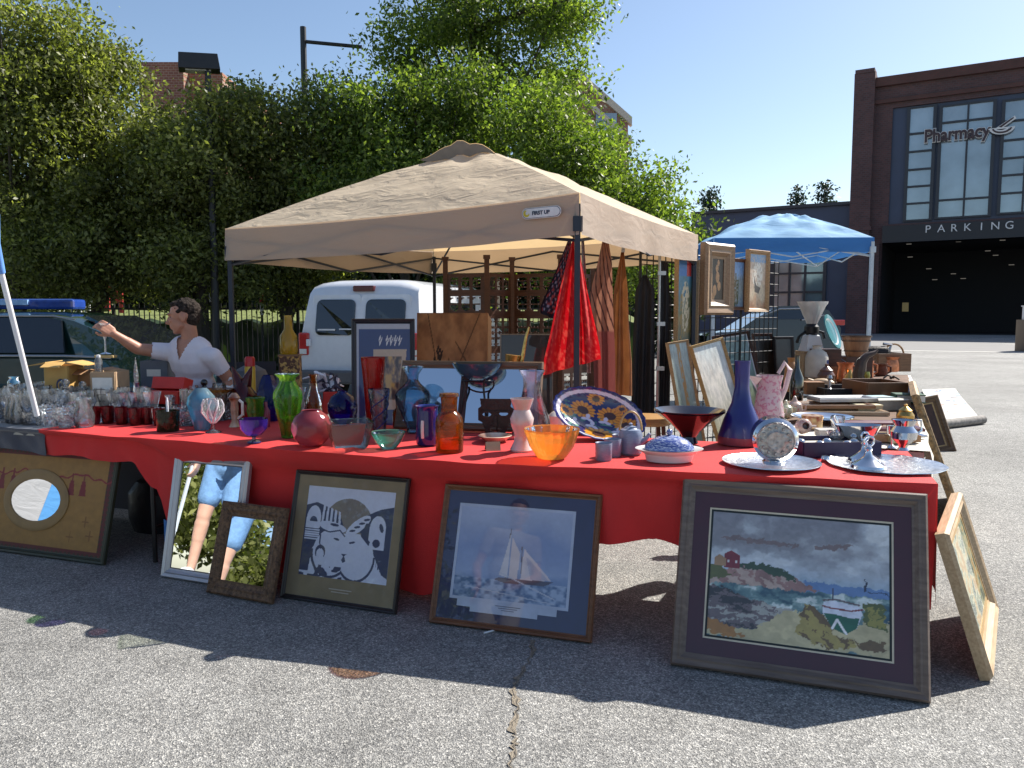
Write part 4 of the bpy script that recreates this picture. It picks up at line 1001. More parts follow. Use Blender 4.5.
def sailboat(U, V):
    n = vnoise(U, V, 4, 8); n3 = vnoise(U, V, 26, 2, 2)
    C = ramp(V+.3*(n-.5), [(.0,(70,95,130)),(.2,(95,115,150)),(.3,(120,135,165)),(.6,(105,120,155)),(.85,(130,140,165)),(1,(140,150,175))])
    sea = V < .22; C[sea] = ramp(n3, [(.3,(60,85,120)),(.7,(130,145,170))])[sea]
    C[line(U, V, [(.46,.22),(.47,.78)], .006)] = L3((60,60,75)); C[line(U, V, [(.6,.22),(.58,.6)], .005)] = L3((70,70,85))
    C[inpoly(U, V, [(.47,.72),(.47,.25),(.4,.27)])] = L3((165,165,175)); C[inpoly(U, V, [(.485,.7),(.485,.24),(.56,.24),(.57,.52)])] = L3((170,160,165)); C[inpoly(U, V, [(.6,.58),(.59,.24),(.86,.26)])] = L3((175,165,170)); C[inpoly(U, V, [(.62,.5),(.68,.25),(.84,.26)])] = L3((150,145,160))
    C[inpoly(U, V, [(.36,.22),(.4,.245),(.88,.25),(.8,.2),(.45,.19)])] = L3((55,55,75))
    C[line(U, V, [(.4,.3),(.9,.07)], .006) | line(U, V, [(.1,.12),(.9,.02)], .004)] = L3((150,155,170))
    return np.clip(C*1.35, 0, .85)
def birdprint(U, V):
    navy = (52,60,92); white = (190,196,216); C = np.zeros(U.shape+(3,)); C[:] = L3(white)
    put(C, ell(U, V, .5, .62, .27, .27) & (V > .5), (120,112,108))
    put(C, inpoly(U, V, [(0,.05),(0,.78),(.12,.82),(.3,.76),(.42,.66),(.48,.52),(.3,.52),(.2,.45),(.12,.3),(.1,.05)]), navy)
    put(C, inpoly(U, V, [(1,.06),(1,.84),(.85,.8),(.66,.7),(.55,.58),(.7,.5),(.8,.35),(.93,.1)]), navy)
    for k in range(5): put(C, inpoly(U, V, [(.19+.05*k,.6),(.2+.045*k,.8-.015*k),(.225+.045*k,.79-.015*k),(.215+.05*k,.6)]), white)
    put(C, ell(U, V, .1, .62, .085, .16) | ((abs(U-.1) < .085) & (V > .4) & (V < .62)), white); put(C, ell(U, V, .1, .6, .045, .06) & (V > .6), navy)
    put(C, ell(U, V, .84, .58, .09, .15) | ((abs(U-.84) < .09) & (V > .36) & (V < .58)), white); put(C, ell(U, V, .84, .43, .042, .045), navy); put(C, ell(U, V, .88, .6, .022, .05, .3), navy)
    for y0 in np.linspace(.42, .52, 5): put(C, (abs(U-.1) < .085) & (abs(V-y0) < .004), navy)
    for x0 in np.linspace(.77, .91, 7): put(C, (abs(U-x0) < .004) & (V < .34) & (V > .34-.25*(x0-.7)*4), navy)
    put(C, ell(U, V, .34, .27, .225, .275) & (V < .3), navy); put(C, ell(U, V, .63, .25, .215, .27) & (V < .28), navy); put(C, ell(U, V, .34, .28, .205, .255) | ell(U, V, .63, .26, .195, .25), white)
    put(C, ell(U, V, .34, .28, .2, .25), white); put(C, ell(U, V, .63, .26, .19, .25), white)
    put(C, ell(U, V, .33, .56, .16, .055, -.15), white); put(C, ell(U, V, .35, .585, .05, .016, -.1), navy); put(C, line(U, V, [(.18,.53),(.3,.5),(.42,.53),(.48,.47)], .008), navy)
    put(C, ell(U, V, .62, .6, .17, .06, .75), white)
    for k in range(4): put(C, ell(U, V, .56+.05*k, .54+.045*k, .035, .013, .2), navy)
    put(C, line(U, V, [(.72,.62),(.68,.5),(.76,.42)], .02), navy); put(C, line(U, V, [(.8,.52),(.77,.38)], .012), white)
    put(C, ell(U, V, .39, .43, .035, .012, -.2) | ell(U, V, .57, .41, .035, .012, .25), navy)
    put(C, inpoly(U, V, [(.46,.28),(.53,.28),(.5,.255),(.52,.2),(.49,.18),(.47,.21),(.49,.25)]), navy)
    put(C, line(U, V, [(.2,.46),(.2,.38),(.22,.31)], .007), navy); a = ell(U, V, .22, .27, .06, .08) & ~ell(U, V, .22, .25, .045, .06); put(C, a & (V > .22), navy)
    put(C, (V < .13) & (vnoise(U, V, 26, 4, 1) > .62) & (U < .5), navy); put(C, line(U, V, [(.1,.3),(.14,.16),(.2,.05)], .012), navy)
    return C
def tassels(U, V):
    n = vnoise(U, V, 20, 3, 3); C = np.zeros(U.shape+(3,)); C[:] = L3((150,112,58)); C *= (.85+.3*n[..., None])
    bd_ = (U < .035) | (U > .965) | (V < .05) | (V > .95); put(C, bd_, (92,35,38)); put(C, bd_ & (np.sin(U*210) > 0) & (np.sin(V*130) > 0), (60,50,35))
    zig = np.sin(70*U)*.02; put(C, abs(V-(.8-.06*abs(np.sin(U*8))+zig*.6)) < .009, (130,42,50))
    for x in (.23,.31,.73,.81):
        put(C, inpoly(U, V, [(x-.012,.73),(x+.012,.73),(x+.024,.58),(x-.024,.58)]), (120,42,48)); put(C, line(U, V, [(x,.8),(x,.73)], .005), (120,42,48))
    for x, y in ((.12,.3),(.2,.2),(.86,.33),(.9,.2),(.77,.17)): put(C, line(U, V, [(x-.02,y),(x+.02,y)], .006) | line(U, V, [(x,y-.05),(x,y+.05)], .004), (125,85,45))
    return C
def blobs(seed, cols, sc=6, st=1.0, contrast=3.0):
    def f(U, V):
        n = vnoise(U*st, V, sc, seed, 5); m = vnoise(U, V*st, sc*1.7, seed+9, 4); T = np.clip((n-.5)*contrast+.5+.3*(m-.5), 0, 1)
        k = len(cols); return ramp(T, [(i/(k-1), c) for i, c in enumerate(cols)])*(.75+.5*vnoise(U, V, 30, seed+4, 2)[..., None])
    return f
def vertscene(seed, sky_, mid, low, extra=None):
    def f(U, V):
        n = vnoise(U, V, 5, seed, 5); T = np.clip(V+.45*(n-.5), 0, 1); C = ramp(T, [(0, low[0]), (.25, low[1]), (.5, mid), (.75, sky_[0]), (1, sky_[1])]); n3 = vnoise(U, V, 24, seed+3, 2)
        C *= (.7+.6*n3[..., None])
        if extra: extra(C, U, V, n3)
        return C
    return f

# ---------- the row of frames leaning on the table front
def corners(bl, br, tl, off):
    return G(*bl), G(*br), vplane(*tl, off)
weath = wood('weathered_frame', (.12,.085,.068), (.2,.15,.12), 5)
framed('framed_painting', 'large grey-brown frame with maroon mount round a seaside boat painting', 'picture', corners((671,664), (930,703), (681,478), .035), .056, .035, weath,
       [('mount', .12, mat('maroon_mount', (.055,.012,.022), .7, coat=.8)), ('inner_mount', .127, mat('cream_mount', (.6,.54,.42), .7)), ('fillet', .135, mat('black_fillet', (.01,.018,.02), .6))], seascape, res=(260, 190))
brownf = wood('brown_frame', (.13,.05,.022), (.2,.085,.038), 6)
t, w, h, Mx = framed('framed_print', 'brown wooden frame with navy mount and a sailboat print under glass', 'picture', corners((430,622), (592,643), (447,484), .035), .028, .025, brownf,
       [('mount', (.085,.115,.12,.085), mat('navy_mount', (.025,.03,.085), .7, coat=1)), ('inner_mount', (.098,.128,.133,.098), mat('pale_mount', (.4,.45,.58), .7, coat=1))], sailboat, res=(150, 130))
q = MB(); y = -.0115
q.box((-.02, y, .105), (w*.62, .002, .03)); q.box((-.03, y-.001, .085), (w*.42, .002, .03)); q.build('stepped_plate', mat('pale_mount', (.4,.45,.58), .7, coat=1), t)
q = MB(); 
for i in range(3): q.box((-.01, y-.0025, .108-.009*i), (.12-.03*i, .001, .0025))
q.build('caption', mat('caption_ink', (.1,.1,.15), .7), t)
bf = mat('black_frame', (.025,.02,.02), .4, 0, .2)
t, w, h, Mx = framed('framed_print', 'black frame with khaki mount round a navy and white two-bird print', 'picture', corners((282,597), (397,614), (290,469), .035), .022, .022, bf,
       [('mount', (.085,.07,.125,.075), mat('khaki_mount', (.21,.165,.1), .6, coat=.4))], birdprint, res=(190, 190))
q = MB(); 
for i in range(2): q.box((.01, -.0125, .075-.013*i), (.13-.03*i, .001, .005))
q.build('caption', mat('caption_pale', (.4,.36,.3), .7), t)
sf = mat('pewter_frame', (.42,.42,.45), .3, .5, .1, 10, stretch=(1,20,1))
framed('wall_mirror', 'tall pewter-grey framed mirror reflecting a person in denim', 'mirror', corners((164,576), (239,588), (182,452), .0), .05, .032, sf, [('liner', .056, mat('liner', (.1,.1,.11), .3, .6))], mirror=True)
cork = mat('burl_frame', (.08,.035,.014), .55, 0, .5, 60, .9, 130, col2=(.22,.12,.06))
framed('wall_mirror', 'small mottled brown burl frame holding a tiny mirror, leaning before the pewter one', 'mirror', corners((209,592), (274,604), (228,501), .125), .066, .03, cork, [('liner', .074, mat('burl_liner', (.09,.045,.02), .4))], mirror=True)
# oval mirror in tasselled panel
gf = mat('green_frame', (.03,.036,.02), .45, 0, .2, 8)
t, w, h, Mx = framed('wall_mirror', 'wide dark green frame with tasselled mustard panel and oval mirror', 'mirror', (G(-42,545), G(106,565), PD(-24, 441, G(-42,545).y+.15)), .035, .028, gf, [], tassels, mat('panel_paint', (1,1,1), .6, 0, .1, 30, attr='paint'), res=(240, 150))
cx, cz = .0, .5*h
q = MB(); R90 = Matrix.Rotation(PI/2, 3, 'X')
q.lathe([(1.0,0),(1.0,-.002),(.0,-.002)], 48, (cx, -.016, cz), Matrix.Rotation(-PI/2, 3, 'X'), sx=.13*w/.8, sy=.18*h/.8) if False else None
pts = [(cx+.172*w*math.cos(a), cz+.2*h*math.sin(a)) for a in np.linspace(0, 2*PI, 49)[:-1]]
q.add([(x, -.0165, z) for x, z in pts]+[(x, -.012, z) for x, z in pts], [tuple(range(48))]+[(i,(i+1)%48,(i+1)%48+48,i+48) for i in range(48)]); q.build('mirror_glass', mirror_m, t)
q = MB(); ring = [(0,0),(.0,-.006),(.012,-.009),(.03,-.005),(.045,-.007),(.06,-.002),(.06,.0)]
vs = []; n = len(ring)
for i in range(60):
    a = 2*PI*i/60; rp_ = 1+.006*(i % 2)
    for r, d in ring: vs.append((cx+(.172*w-.006+r)*math.cos(a)*rp_, -.0145+d, cz+(.2*h-.006+r)*math.sin(a)*rp_))
q.add(vs, [(i*n+k, ((i+1)%60)*n+k, ((i+1)%60)*n+k+1, i*n+k+1) for i in range(60) for k in range(n-1)]); q.build('oval_moulding', mat('mustard_moulding', (.26,.16,.06), .5), t, True)

# frames leaning on the right-hand side of the tables
palef = wood('pale_frame', (.42,.28,.15), (.55,.4,.24), 8)
flowers = blobs(5, [(60,85,70),(120,140,110),(170,180,150),(210,195,140),(190,150,80)], 9, 1)
b0, b1 = G(980, 681), G(988, 611)
framed('framed_painting', 'pale stepped wooden frame round a flower picture, leaning on the red table end', 'picture', (b0, b1, PD(934, 536, b0.y+.08)), .075, .05, palef, [('liner', .1, gold_wood)], flowers, res=(90, 90))
b0 = G(943, 500); b0 = PD(946, 485, 5.05); b0.z = 0
b0 = Vector((2.9, 4.94, 0)); b1 = b0+e3*1.2
tlp = Vector((2.6, 5.06, .9))
gilt = mat('carved_gilt', (.2,.12,.05), .5, .2, .4, 40, 1, 60, col2=(.42,.26,.11))
framed('framed_painting', 'long carved gilt frame leaning edge-on against the side tables', 'picture', (b0, b1, tlp), .09, .05, gilt, [], blobs(8, [(60,40,25),(110,80,50),(140,110,80)], 5), oil, res=(40, 30))
BRp = G(956, 451); BLp = BRp+Vector((-.75, .15, 0)); 
Mx_ = None
b0 = BRp-e3*.0; 
u_ = Vector((-.93,.1,-.34)).normalized()
ww = .62; hh = .72
tr_ = PD(937, 395, BRp.y+.25); vdir = (tr_-BRp).normalized(); uu = Vector((1,-.25,0)); uu = (uu-vdir*uu.dot(vdir)).normalized()
t, w, h, Mx = framed('empty_frame', 'brown wooden frame seen from behind with gold inner strip, leaning beside the printed panel', 'picture frame', (BRp-uu*ww+Vector((0,0,0)), BRp, BRp-uu*ww+vdir*((tr_-BRp).length)), .07, .04, wood('walnut_frame', (.1,.055,.025), (.17,.1,.05), 6), [('inner_strip', .085, gold_wood)], blobs(3, [(60,38,24),(80,52,32),(70,45,28)], 4), oil, res=(30, 30))
# printed board with roll on the ground
p0, p1, p2, p3 = G(922, 392), G(955, 391), G(981, 424), G(938, 430)
t = thing('printed_panel', 'white printed sheet with a rolled grey end lying on the asphalt', 'poster', (p3.x, p3.y, 0))
def sheet(U, V):
    C = np.zeros(U.shape+(3,)); C[:] = L3((205,200,190)); R = np.random.RandomState(4)
    for k in range(60):
        x, y = R.rand(2); c = [(190,120,110),(110,130,170),(120,160,190),(150,150,150),(90,90,100)][R.randint(5)]; C[(abs(U-x) < R.uniform(.03,.12)) & (abs(V-y) < .012)] = L3(c)
    return C
nu, nv = 40, 60; U, V = np.meshgrid(np.linspace(0,1,nu), np.linspace(0,1,nv), indexing='ij')
sh = picture_mesh('sheet', 1, 1, sheet, mat('sheet_print', (1,1,1), .6, attr='paint'), t, nu, nv)
i = 0
for a in range(nu):
    for b in range(nv):
        u, v = a/(nu-1), b/(nv-1); p = (p3.lerp(p2, u)).lerp(p0.lerp(p1, u), v)-p3; sh.data.vertices[i].co = (p.x, p.y, .045+.008*math.sin(v*7)); i += 1
q = MB(); d_ = (p2-p3); q.box((d_/2+Vector((0,.5,.03))), (d_.length*.8, 1.1, .05), Matrix.Rotation(-.1, 3, 'Z')) if False else q.tube([Vector((-.05,0,.06)), Vector((d_.x+.02, d_.y, .06))], .058, 14); q.build('roll', mat('roll_grey', (.22,.2,.18), .8, 0, .4, 20), t, True)

# ================================================================== HANGING PICTURES (grid wall, right)
gw = thing('gridwall', 'black wire grid wall carrying the framed paintings', 'display grid', (0,0,0))
ga, gb_ = PD(640, 300, 7.15), PD(778, 300, 8.75); ga.z = gb_.z = 0; gd = (gb_-ga)
q = MB()
for i in range(27): p = ga+gd*i/26; q.tube([(p.x, p.y, .05), (p.x, p.y, 2.02)], .006 if i % 9 else .014, 5)
for k in range(17): q.tube([(ga.x, ga.y, .06+k*.122), (gb_.x, gb_.y, .06+k*.122)], .005, 5)
q.build('grid', black_metal, gw)
for i in (0, .33, .66, 1):
    p = ga+gd*i; q = MB(); q.tube([p+Vector((-.12,.2,.012)), p+Vector((.12,-.2,.012))], .012, 6); q.build('foot', black_metal, gw)
gn = Vector((gd.y, -gd.x, 0)).normalized()
def gpt(px, py, off=.05):
    d = ray(px, py); o = Vector((0,0,CAMZ)); t = (ga+gn*off-o).dot(gn)/d.dot(gn); return o+d*t
def hung(label, x0, x1, yt, yb, fw, fm, pic, mounts=(), off=.06, res=(60,90), dp=.05, picm=oil):
    """x0..x1 at the picture columns, yt/yb rows at x0"""
    a = gpt(x0, yb, off); b = gpt(x1, yb, off); b.z = a.z; c = gpt(x0, yt, off); c.x, c.y = a.x, a.y
    return framed('framed_painting', label, 'picture', (a, b, c), fw, dp, fm, list(mounts), pic, picm, res=res, group=None)
def exA(C, U, V, n):
    put(C, ell(U, V, .45, .45, .22, .3) & (n > .45), (205,190,160)); put(C, (V > .82) & (U < .5), (60,120,190)); put(C, (V > .82) & (abs(U-.62) < .12), (190,60,60)); put(C, (abs(U-.25) < .05) & (V < .6) & (n > .4), (150,120,60))
hung('tall narrow teal and gold figure painting hanging beside the canopy leg', 673, 694, 258, 346, .018, pale_wood, vertscene(4, [(70,130,160),(90,140,175)], (110,120,90), [(60,90,90),(150,130,80)], exA), off=.08)
def exB(C, U, V, n):
    C[:] = L3((45,28,20))*(.5+n[..., None]); 
    for x, y, r in ((.5,.55,.14),(.45,.75,.1),(.3,.25,.14),(.62,.35,.12),(.55,.88,.08),(.2,.12,.1)): put(C, ell(U, V, x, y, r, r*.9), (190,140,95), n)
hung('dark still life in a wide light-brown frame, first on the grid wall', 699, 728, 242, 315, .15, wood('tan_frame', (.3,.18,.1), (.4,.26,.15), 6), vertscene(4, [(70,130,160),(90,140,175)], (110,120,90), [(60,90,90),(150,130,80)], exB), off=.12, dp=.08)
def exC(C, U, V, n): put(C, (V < .6) & (U < .55) & (n > .4), (70,80,50)); put(C, inpoly(U, V, [(.2,.1),(.25,.75),(.35,.75),(.4,.1)]) & (n > .35), (110,90,60))
hung('blue landscape in a thin brown frame, second on the grid wall', 728, 743, 258, 310, .035, brownf, vertscene(9, [(140,175,215),(120,160,210)], (150,160,160), [(110,140,170),(150,165,170)], exC), off=.05)
def exD(C, U, V, n): put(C, ell(U, V, .5, .6, .3, .25) & (n > .42), (230,220,205)); put(C, inpoly(U, V, [(.35,.3),(.3,.6),(.45,.42),(.7,.38),(.6,.27)]), (70,60,60)); put(C, (V > .85) & (n > .5), (120,160,200))
hung('pale harbour scene in a pine frame, last on the grid wall', 744, 765, 249, 312, .045, wood('pine_frame', (.4,.23,.1), (.52,.33,.17), 6), vertscene(12, [(200,180,160),(150,175,205)], (205,175,150), [(180,130,95),(210,190,160)], exD), off=.09)
# leaning pictures in front of the grid wall (bottoms on the ground behind the table)
def leaner(label, px, D, w, h, ang, lean, fw, fm, pic, roll=0, mounts=(), cat='picture', name='framed_painting', res=(70,100), z0=0.0, picm=oil):
    p = Vector(((px-512)/FPX*D, D, z0)); u = Vector((math.cos(ang), math.sin(ang), 0)); bk_ = Vector((-math.sin(ang), math.cos(ang), 0))
    v = bk_*math.sin(lean)+Vector((0,0,1))*math.cos(lean)
    if roll: R = Matrix.Rotation(roll, 3, u.cross(v)); u = R @ u; v = R @ v
    return framed(name, label, cat, (p, p+u*w, p+v*h), fw, .035, fm, list(mounts), pic, picm, res=res)
def exE(C, U, V, n): put(C, inpoly(U, V, [(.3,0),(.45,.5),(.4,1),(.6,1),(.62,.5),(.75,0)]) & (n > .3), (190,150,90))
leaner('narrow pale teal abstract painting leaning left of the beige one', 690, 6.9, .26, 1.2, .55, .16, .02, pale_wood, vertscene(21, [(170,190,185),(185,200,195)], (160,180,170), [(150,160,140),(120,150,150)], exE), roll=.10, z0=0)
leaner('beige mountain painting in a thin gold frame leaning behind the cobalt bottle', 733, 6.4, .42, 1.22, .6, .25, .025, gold_wood, vertscene(25, [(225,215,200),(210,215,210)], (200,195,175), [(110,130,110),(160,160,120)]), roll=.17)
leaner('flower-meadow painting with a dark stepped top edge, below the pine framed one', 742, 8.0, .55, 1.25, .55, .25, .03, dark_wood, vertscene(29, [(130,160,160),(150,175,175)], (140,155,130), [(190,150,110),(100,110,80)]), roll=.1, mounts=[('liner', .045, white_paint)])
leaner('dark brown board standing behind the flower-meadow painting', 768, 8.4, .3, 1.25, .5, .2, .03, dark_wood, blobs(2, [(15,12,12),(30,22,18)], 4), name='dark_board', cat='board', res=(20,20))
leaner('black board leaning at the end of the picture row', 782, 8.5, .3, 1.2, .5, .12, .03, black_paint, blobs(6, [(10,10,12),(22,20,22)], 4), name='dark_board', cat='board', res=(20,20))

# ================================================================== UNDER THE CANOPY, BACK
# blue certificate-like poster in black frame
def poster(U, V):
    C = np.zeros(U.shape+(3,)); C[:] = L3((36,52,110)); b = (U < .05) | (V > .955); put(C, b, (170,180,200))
    for k, x in enumerate((.42,.55,.62,.7,.78)): put(C, line(U, V, [(x,.86),(x+.03,.9),(x+.01,.82),(x+.06,.88)], .006), (210,215,225))
    put(C, inpoly(U, V, [(.26,.3),(.32,.79),(.93,.79),(.84,.3)]), (185,170,150)); im = inpoly(U, V, [(.36,.38),(.41,.73),(.84,.73),(.77,.38)]); n = vnoise(U, V, 16, 4, 3); C[im] = ramp(n, [(.3,(60,50,50)),(.5,(130,110,90)),(.7,(190,160,90))])[im]
    return C
D = 6.1; bl = PD(352, 455, D); br = PD(415, 455, D); bl.z = br.z = .35; br.y = bl.y+.05; tp = PD(362, 319, D+.15)
framed('framed_poster', 'black-framed blue poster with a cream inset photo, in front of the white van', 'poster', (bl, br, tp), .04, .025, mat('navy_black_frame', (.012,.015,.03), .4), [], poster, res=(110,140))
# easel board holding it up is a low crate
q = thing('crate', 'dark crate that props up the blue poster behind the table', 'crate', (bl.x+.3, bl.y+.2, 0)); c_ = MB(); c_.box((0,0,.17), (.8,.3,.34)); c_.build('body', dark_wood, q)
for z in (.08,.18,.28):
    c_ = MB(); c_.box((0,-.155,z), (.8,.012,.06)); c_.build('slat', mid_wood, q)
# pinkish-brown folded cardboard with printed marks
def kraft(U, V):
    n = vnoise(U, V, 8, 6, 4); C = ramp(n, [(.3,(120,85,60)),(.7,(158,118,84))]); 
    put(C, inpoly(U, V, [(.18,.5),(.3,.72),(.38,.66),(.26,.42)]) & (vnoise(U,V,40,3,1) > .35), (45,35,32)); put(C, inpoly(U, V, [(.5,.42),(.68,.22),(.74,.3),(.56,.5)]) & (vnoise(U,V,40,5,1) > .4), (50,40,36))
    for a, b in (((.15,1),(.35,.3)),((.3,.3),(.55,.0)),((.45,.6),(.75,.05)),((.9,1),(.6,.55)),((.6,.55),(.8,.1)),((.55,.75),(.95,.3))): put(C, line(U, V, [a, b], .008), (85,60,42))
    put(C, inpoly(U, V, [(.35,.3),(.5,.55),(.62,.4),(.5,.0),(.35,.0)]), (150,112,80)); return C
D = 6.4; a = PD(416, 376, D); b = PD(487, 374, D); a.z = b.z = .5; c = PD(416, 313, D+.12)
t, w, h, Mx = framed('packing_cardboard', 'sheet of brown packing cardboard with torn tape marks behind the triple mirror', 'cardboard', (a, b, c), .004, .012, card, [], kraft, mat('kraft', (1,1,1), .9, attr='paint'), res=(110,110))
q = MB(); q.add([(w/2, 0, 0), (w/2+.02, .35, 0), (w/2+.02, .35, h*.98), (w/2, 0, h), (w/2+.006, .0, 0), (w/2+.026, .35, 0), (w/2+.026, .35, h*.98), (w/2+.006, 0, h)], [(0,1,2,3),(7,6,5,4),(0,4,5,1),(2,6,7,3),(3,7,4,0),(1,5,6,2)]); q.build('side_flap', card, t)
q = thing('crate', 'dark low chest holding up the packing cardboard', 'crate', (a.x+.35, a.y+.25, 0)); c_ = MB(); c_.box((0,0,.24), (.9,.4,.48)); c_.build('body', dark_wood, q); c_ = MB(); c_.box((0,-.21,.36), (.1,.02,.06)); c_.build('latch', brass, q)
# triple mirror panel on the table
D = 4.62
a = G(400, 429, TZ+.004); b = G(534, 433, TZ+.004)
u = (b-a).normalized(); tp = PD(383, 366, a.y+.10)
W_ = (b-a).length
Mx, w, h = orient(a, b, PD(400, 366, a.y+.16)); 
t = thing('mirror_panel', 'low three-pane mirror in a wooden frame standing across the table', 'mirror', M=Mx)
h = .42; frame_bars(w+.06, h, .045, .03).build('frame', wood('walnut', (.12,.07,.04), (.2,.12,.07), 6), t)
q = MB(); q.box((0,-.002,h/2), (w, .006, h-.04)); q.build('backing', card, t)
xs = [-w/2-.0, -w*.0-.035, w*.0+.0, w/2]; edges = [(-w/2+.012, -.055), (-.01, w*.5-.012)]
for x0, x1 in edges: q = MB(); q.box(((x0+x1)/2, -.01, h/2), (x1-x0, .004, h-.088)); q.build('mirror_glass', mirror_m, t)
q = MB(); q.box((-.033, -.014, h/2), (.04, .02, h-.08)); q.build('mullion', dark_wood, t)
# carved folding screen
def lattice(w, h, seed, solid_rows=()):
    cs_ = .0125; nx = int(w/cs_); nz = int(h/cs_); X, Z = np.meshgrid(np.arange(nx), np.arange(nz), indexing='ij'); solid = np.ones((nx, nz), bool)
    bw = 3; cols_ = 3; cw = (nx-bw)//cols_
    rows_ = [(0,14),(17,30),(33,56),(60,72),(76,100),(104,118),(121,134)]
    for r, (z0, z1) in enumerate(rows_):
        for c in range(cols_):
            x0 = bw+c*cw; x1 = x0+cw-bw; m = (X >= x0) & (X < x1) & (Z >= z0+2) & (Z < min(z1, nz-3))
            uu_ = (X-x0)/(x1-x0)*2-1; vv_ = (Z-(z0+z1)/2)/(z1-z0)*2
            pat = (np.abs(np.sin(uu_*PI*1.5)*np.sin(vv_*PI*1.5*(1 if r % 2 else 1.8)))+.25*np.cos(uu_*PI*3) > .3) & (np.hypot(uu_, vv_) > .16)
            pat |= (np.abs(np.hypot(uu_, vv_)-.75) < .09)
            solid[m & pat] = False
    q = MB()
    for i in range(nx):
        j = 0
        while j < nz:
            if solid[i, j]:
                k = j
                while k < nz and solid[i, k]: k += 1
                q.box((-w/2+(i+.5)*cs_, 0, (j+k)/2*cs_), (cs_*1.002, .012, (k-j)*cs_)); j = k
            else: j += 1
    return q
lat = lattice(.5, 1.7, 1)
carv = wood('carved_wood', (.05,.02,.012), (.085,.035,.022), 8)
scr = thing('folding_screen', 'dark carved openwork folding screen standing under the canopy', 'screen', (0,0,0))
pts = [(446, 8.3), (487, 8.05), (512, 8.35), (560, 8.0), (592, 8.35)]
P_ = [Vector(((px-512)/FPX*D_, D_, 0)) for px, D_ in pts]; lm_ = None
for i in range(4):
    a, b = P_[i], P_[i+1]; L_ = (b-a).length; ang = math.atan2((b-a).y, (b-a).x); z0 = .1; zt_ = 1.86
    pn = thing('panel', None, None, ((a+b)/2)+Vector((0,0,z0))); pn.parent = scr; pn.rotation_euler = (0,0,ang); pn.scale = (L_*.9/.5, 1, (zt_-z0)/1.7) 
    if lm_ is None: lm_ = lat.build('lattice', carv, pn); 
    else: c = lm_.copy(); COL.objects.link(c); c.parent = pn
for i, p in enumerate(P_):
    q = MB(); q.box((p.x, p.y, 1.0), (.05, .05, 2.0)); q.box((p.x, p.y, 2.02), (.07, .07, .04)); q.build('post', carv, scr)
# dark framed board behind the saxophone
D = 6.6; a = PD(500, 400, D); b = PD(553, 400, D); a.z = b.z = .45; 
framed('framed_board', 'black board with a thin pale edge behind the little brass saxophone', 'board', (a, b, PD(500, 334, D+.08)), .012, .015, mat('grey_edge', (.2,.19,.18), .5), [], blobs(4, [(6,6,8),(16,14,14)], 4), res=(20,20))
q = thing('crate', 'low black chest under the pale-edged board', 'crate', (a.x+.25, a.y+.25, 0)); c_ = MB(); c_.box((0,0,.22), (.7,.4,.44)); c_.build('body', black_paint, q); c_ = MB(); c_.box((0,-.21,.33), (.1,.02,.06)); c_.build('latch', brass, q)

# ================================================================== HANGING CLOTHS
def hang(name, label, px, py, D, outline, col_mat, depth=.05, folds=5, thick=0, cat='cloth', seed=0, pic=None, group=None):
    """gathered cloth hung from one point; outline = rows of (t, left_px, right_px, row_px)"""
    o = PD(px, py, D); k = D/FPX; t_ = []
    nu, nv = 40, 60; R = random.Random(seed); ph = R.uniform(0, 6); vs = np.zeros((nu, nv, 3))
    ys = [r[2] for r in outline]; ls = [r[0] for r in outline]; rs_ = [r[1] for r in outline]
    yb = ys[-1]
    me_ = MB(); rows = []
    for i in range(nu):
        u = i/(nu-1); row = []
        for j in range(nv):
            v = j/(nv-1); y = py+(yb-py)*v; l = np.interp(y, ys, ls); r = np.interp(y, ys, rs_)
            hemdrop = 0
            if len(outline[-1]) > 3: hemdrop = (outline[-1][3]*(u-.5)*2)*v**3
            x = l+(r-l)*u
            dz = depth*math.sin(u*folds*2*PI+ph+v*1.5)*min(1, .25+v*1.3)
            row.append(Vector(((x-px)*k, dz*.5+.02*math.sin(u*3), (py-y-hemdrop)*k)))
        rows.append(row)
    me_.grid(rows)
    if pic is None: ob = me_.build('cloth_body', col_mat, None, True, auto=180)
    else:
        ob = me_.build('cloth_body', col_mat, None, True, auto=180); U, V = np.meshgrid(np.linspace(0,1,nu), np.linspace(1,0,nv), indexing='ij')
        C = pic(U, V).reshape(-1, 3); at = ob.data.color_attributes.new('paint', 'FLOAT_COLOR', 'POINT'); buf = np.ones((nu*nv, 4), np.float32); buf[:, :3] = C; at.data.foreach_set('color', buf.ravel())
    ob.name = name; ob.location = o; return tag(ob, label, cat, group)
def bandana(base, ink):
    def f(U, V):
        C = np.zeros(U.shape+(3,)); C[:] = L3(base); n = vnoise(U, V, 22, 5, 2); r = np.hypot((U-.5)*1.3, V-.45)
        put(C, (np.abs(np.sin(r*34+3*n)) < .16) & (n > .45), ink); put(C, (np.abs(V-.2+.5*abs(U-.5)) < .008), ink); put(C, (np.abs(V-.13+.5*abs(U-.5)) < .006), ink)
        put(C, (n > .66), ink); return C
    return f
clothp = mat('printed_cloth', (1,1,1), .8, 0, .08, 40, attr='paint', tl=.3, bump=.2, bscale=100)
def paisley(U, V):
    C = np.zeros(U.shape+(3,)); C[:] = L3((28,26,48)); a = np.sin(U*34)*np.sin(V*60); n = vnoise(U, V, 26, 5, 1); put(C, (a > .45), (140,130,150)); put(C, (n > .7), (150,60,60)); put(C, (U < .06) | (U > .94) | (V < .04), (20,18,34)); return C
hang('navy_bandana', 'navy paisley bandana hanging behind the red one', 569, 240, 5.0, [(568,571,240),(561,573,258),(541,572,308),(541,560,316,4)], clothp, .03, 2, seed=2, pic=paisley)
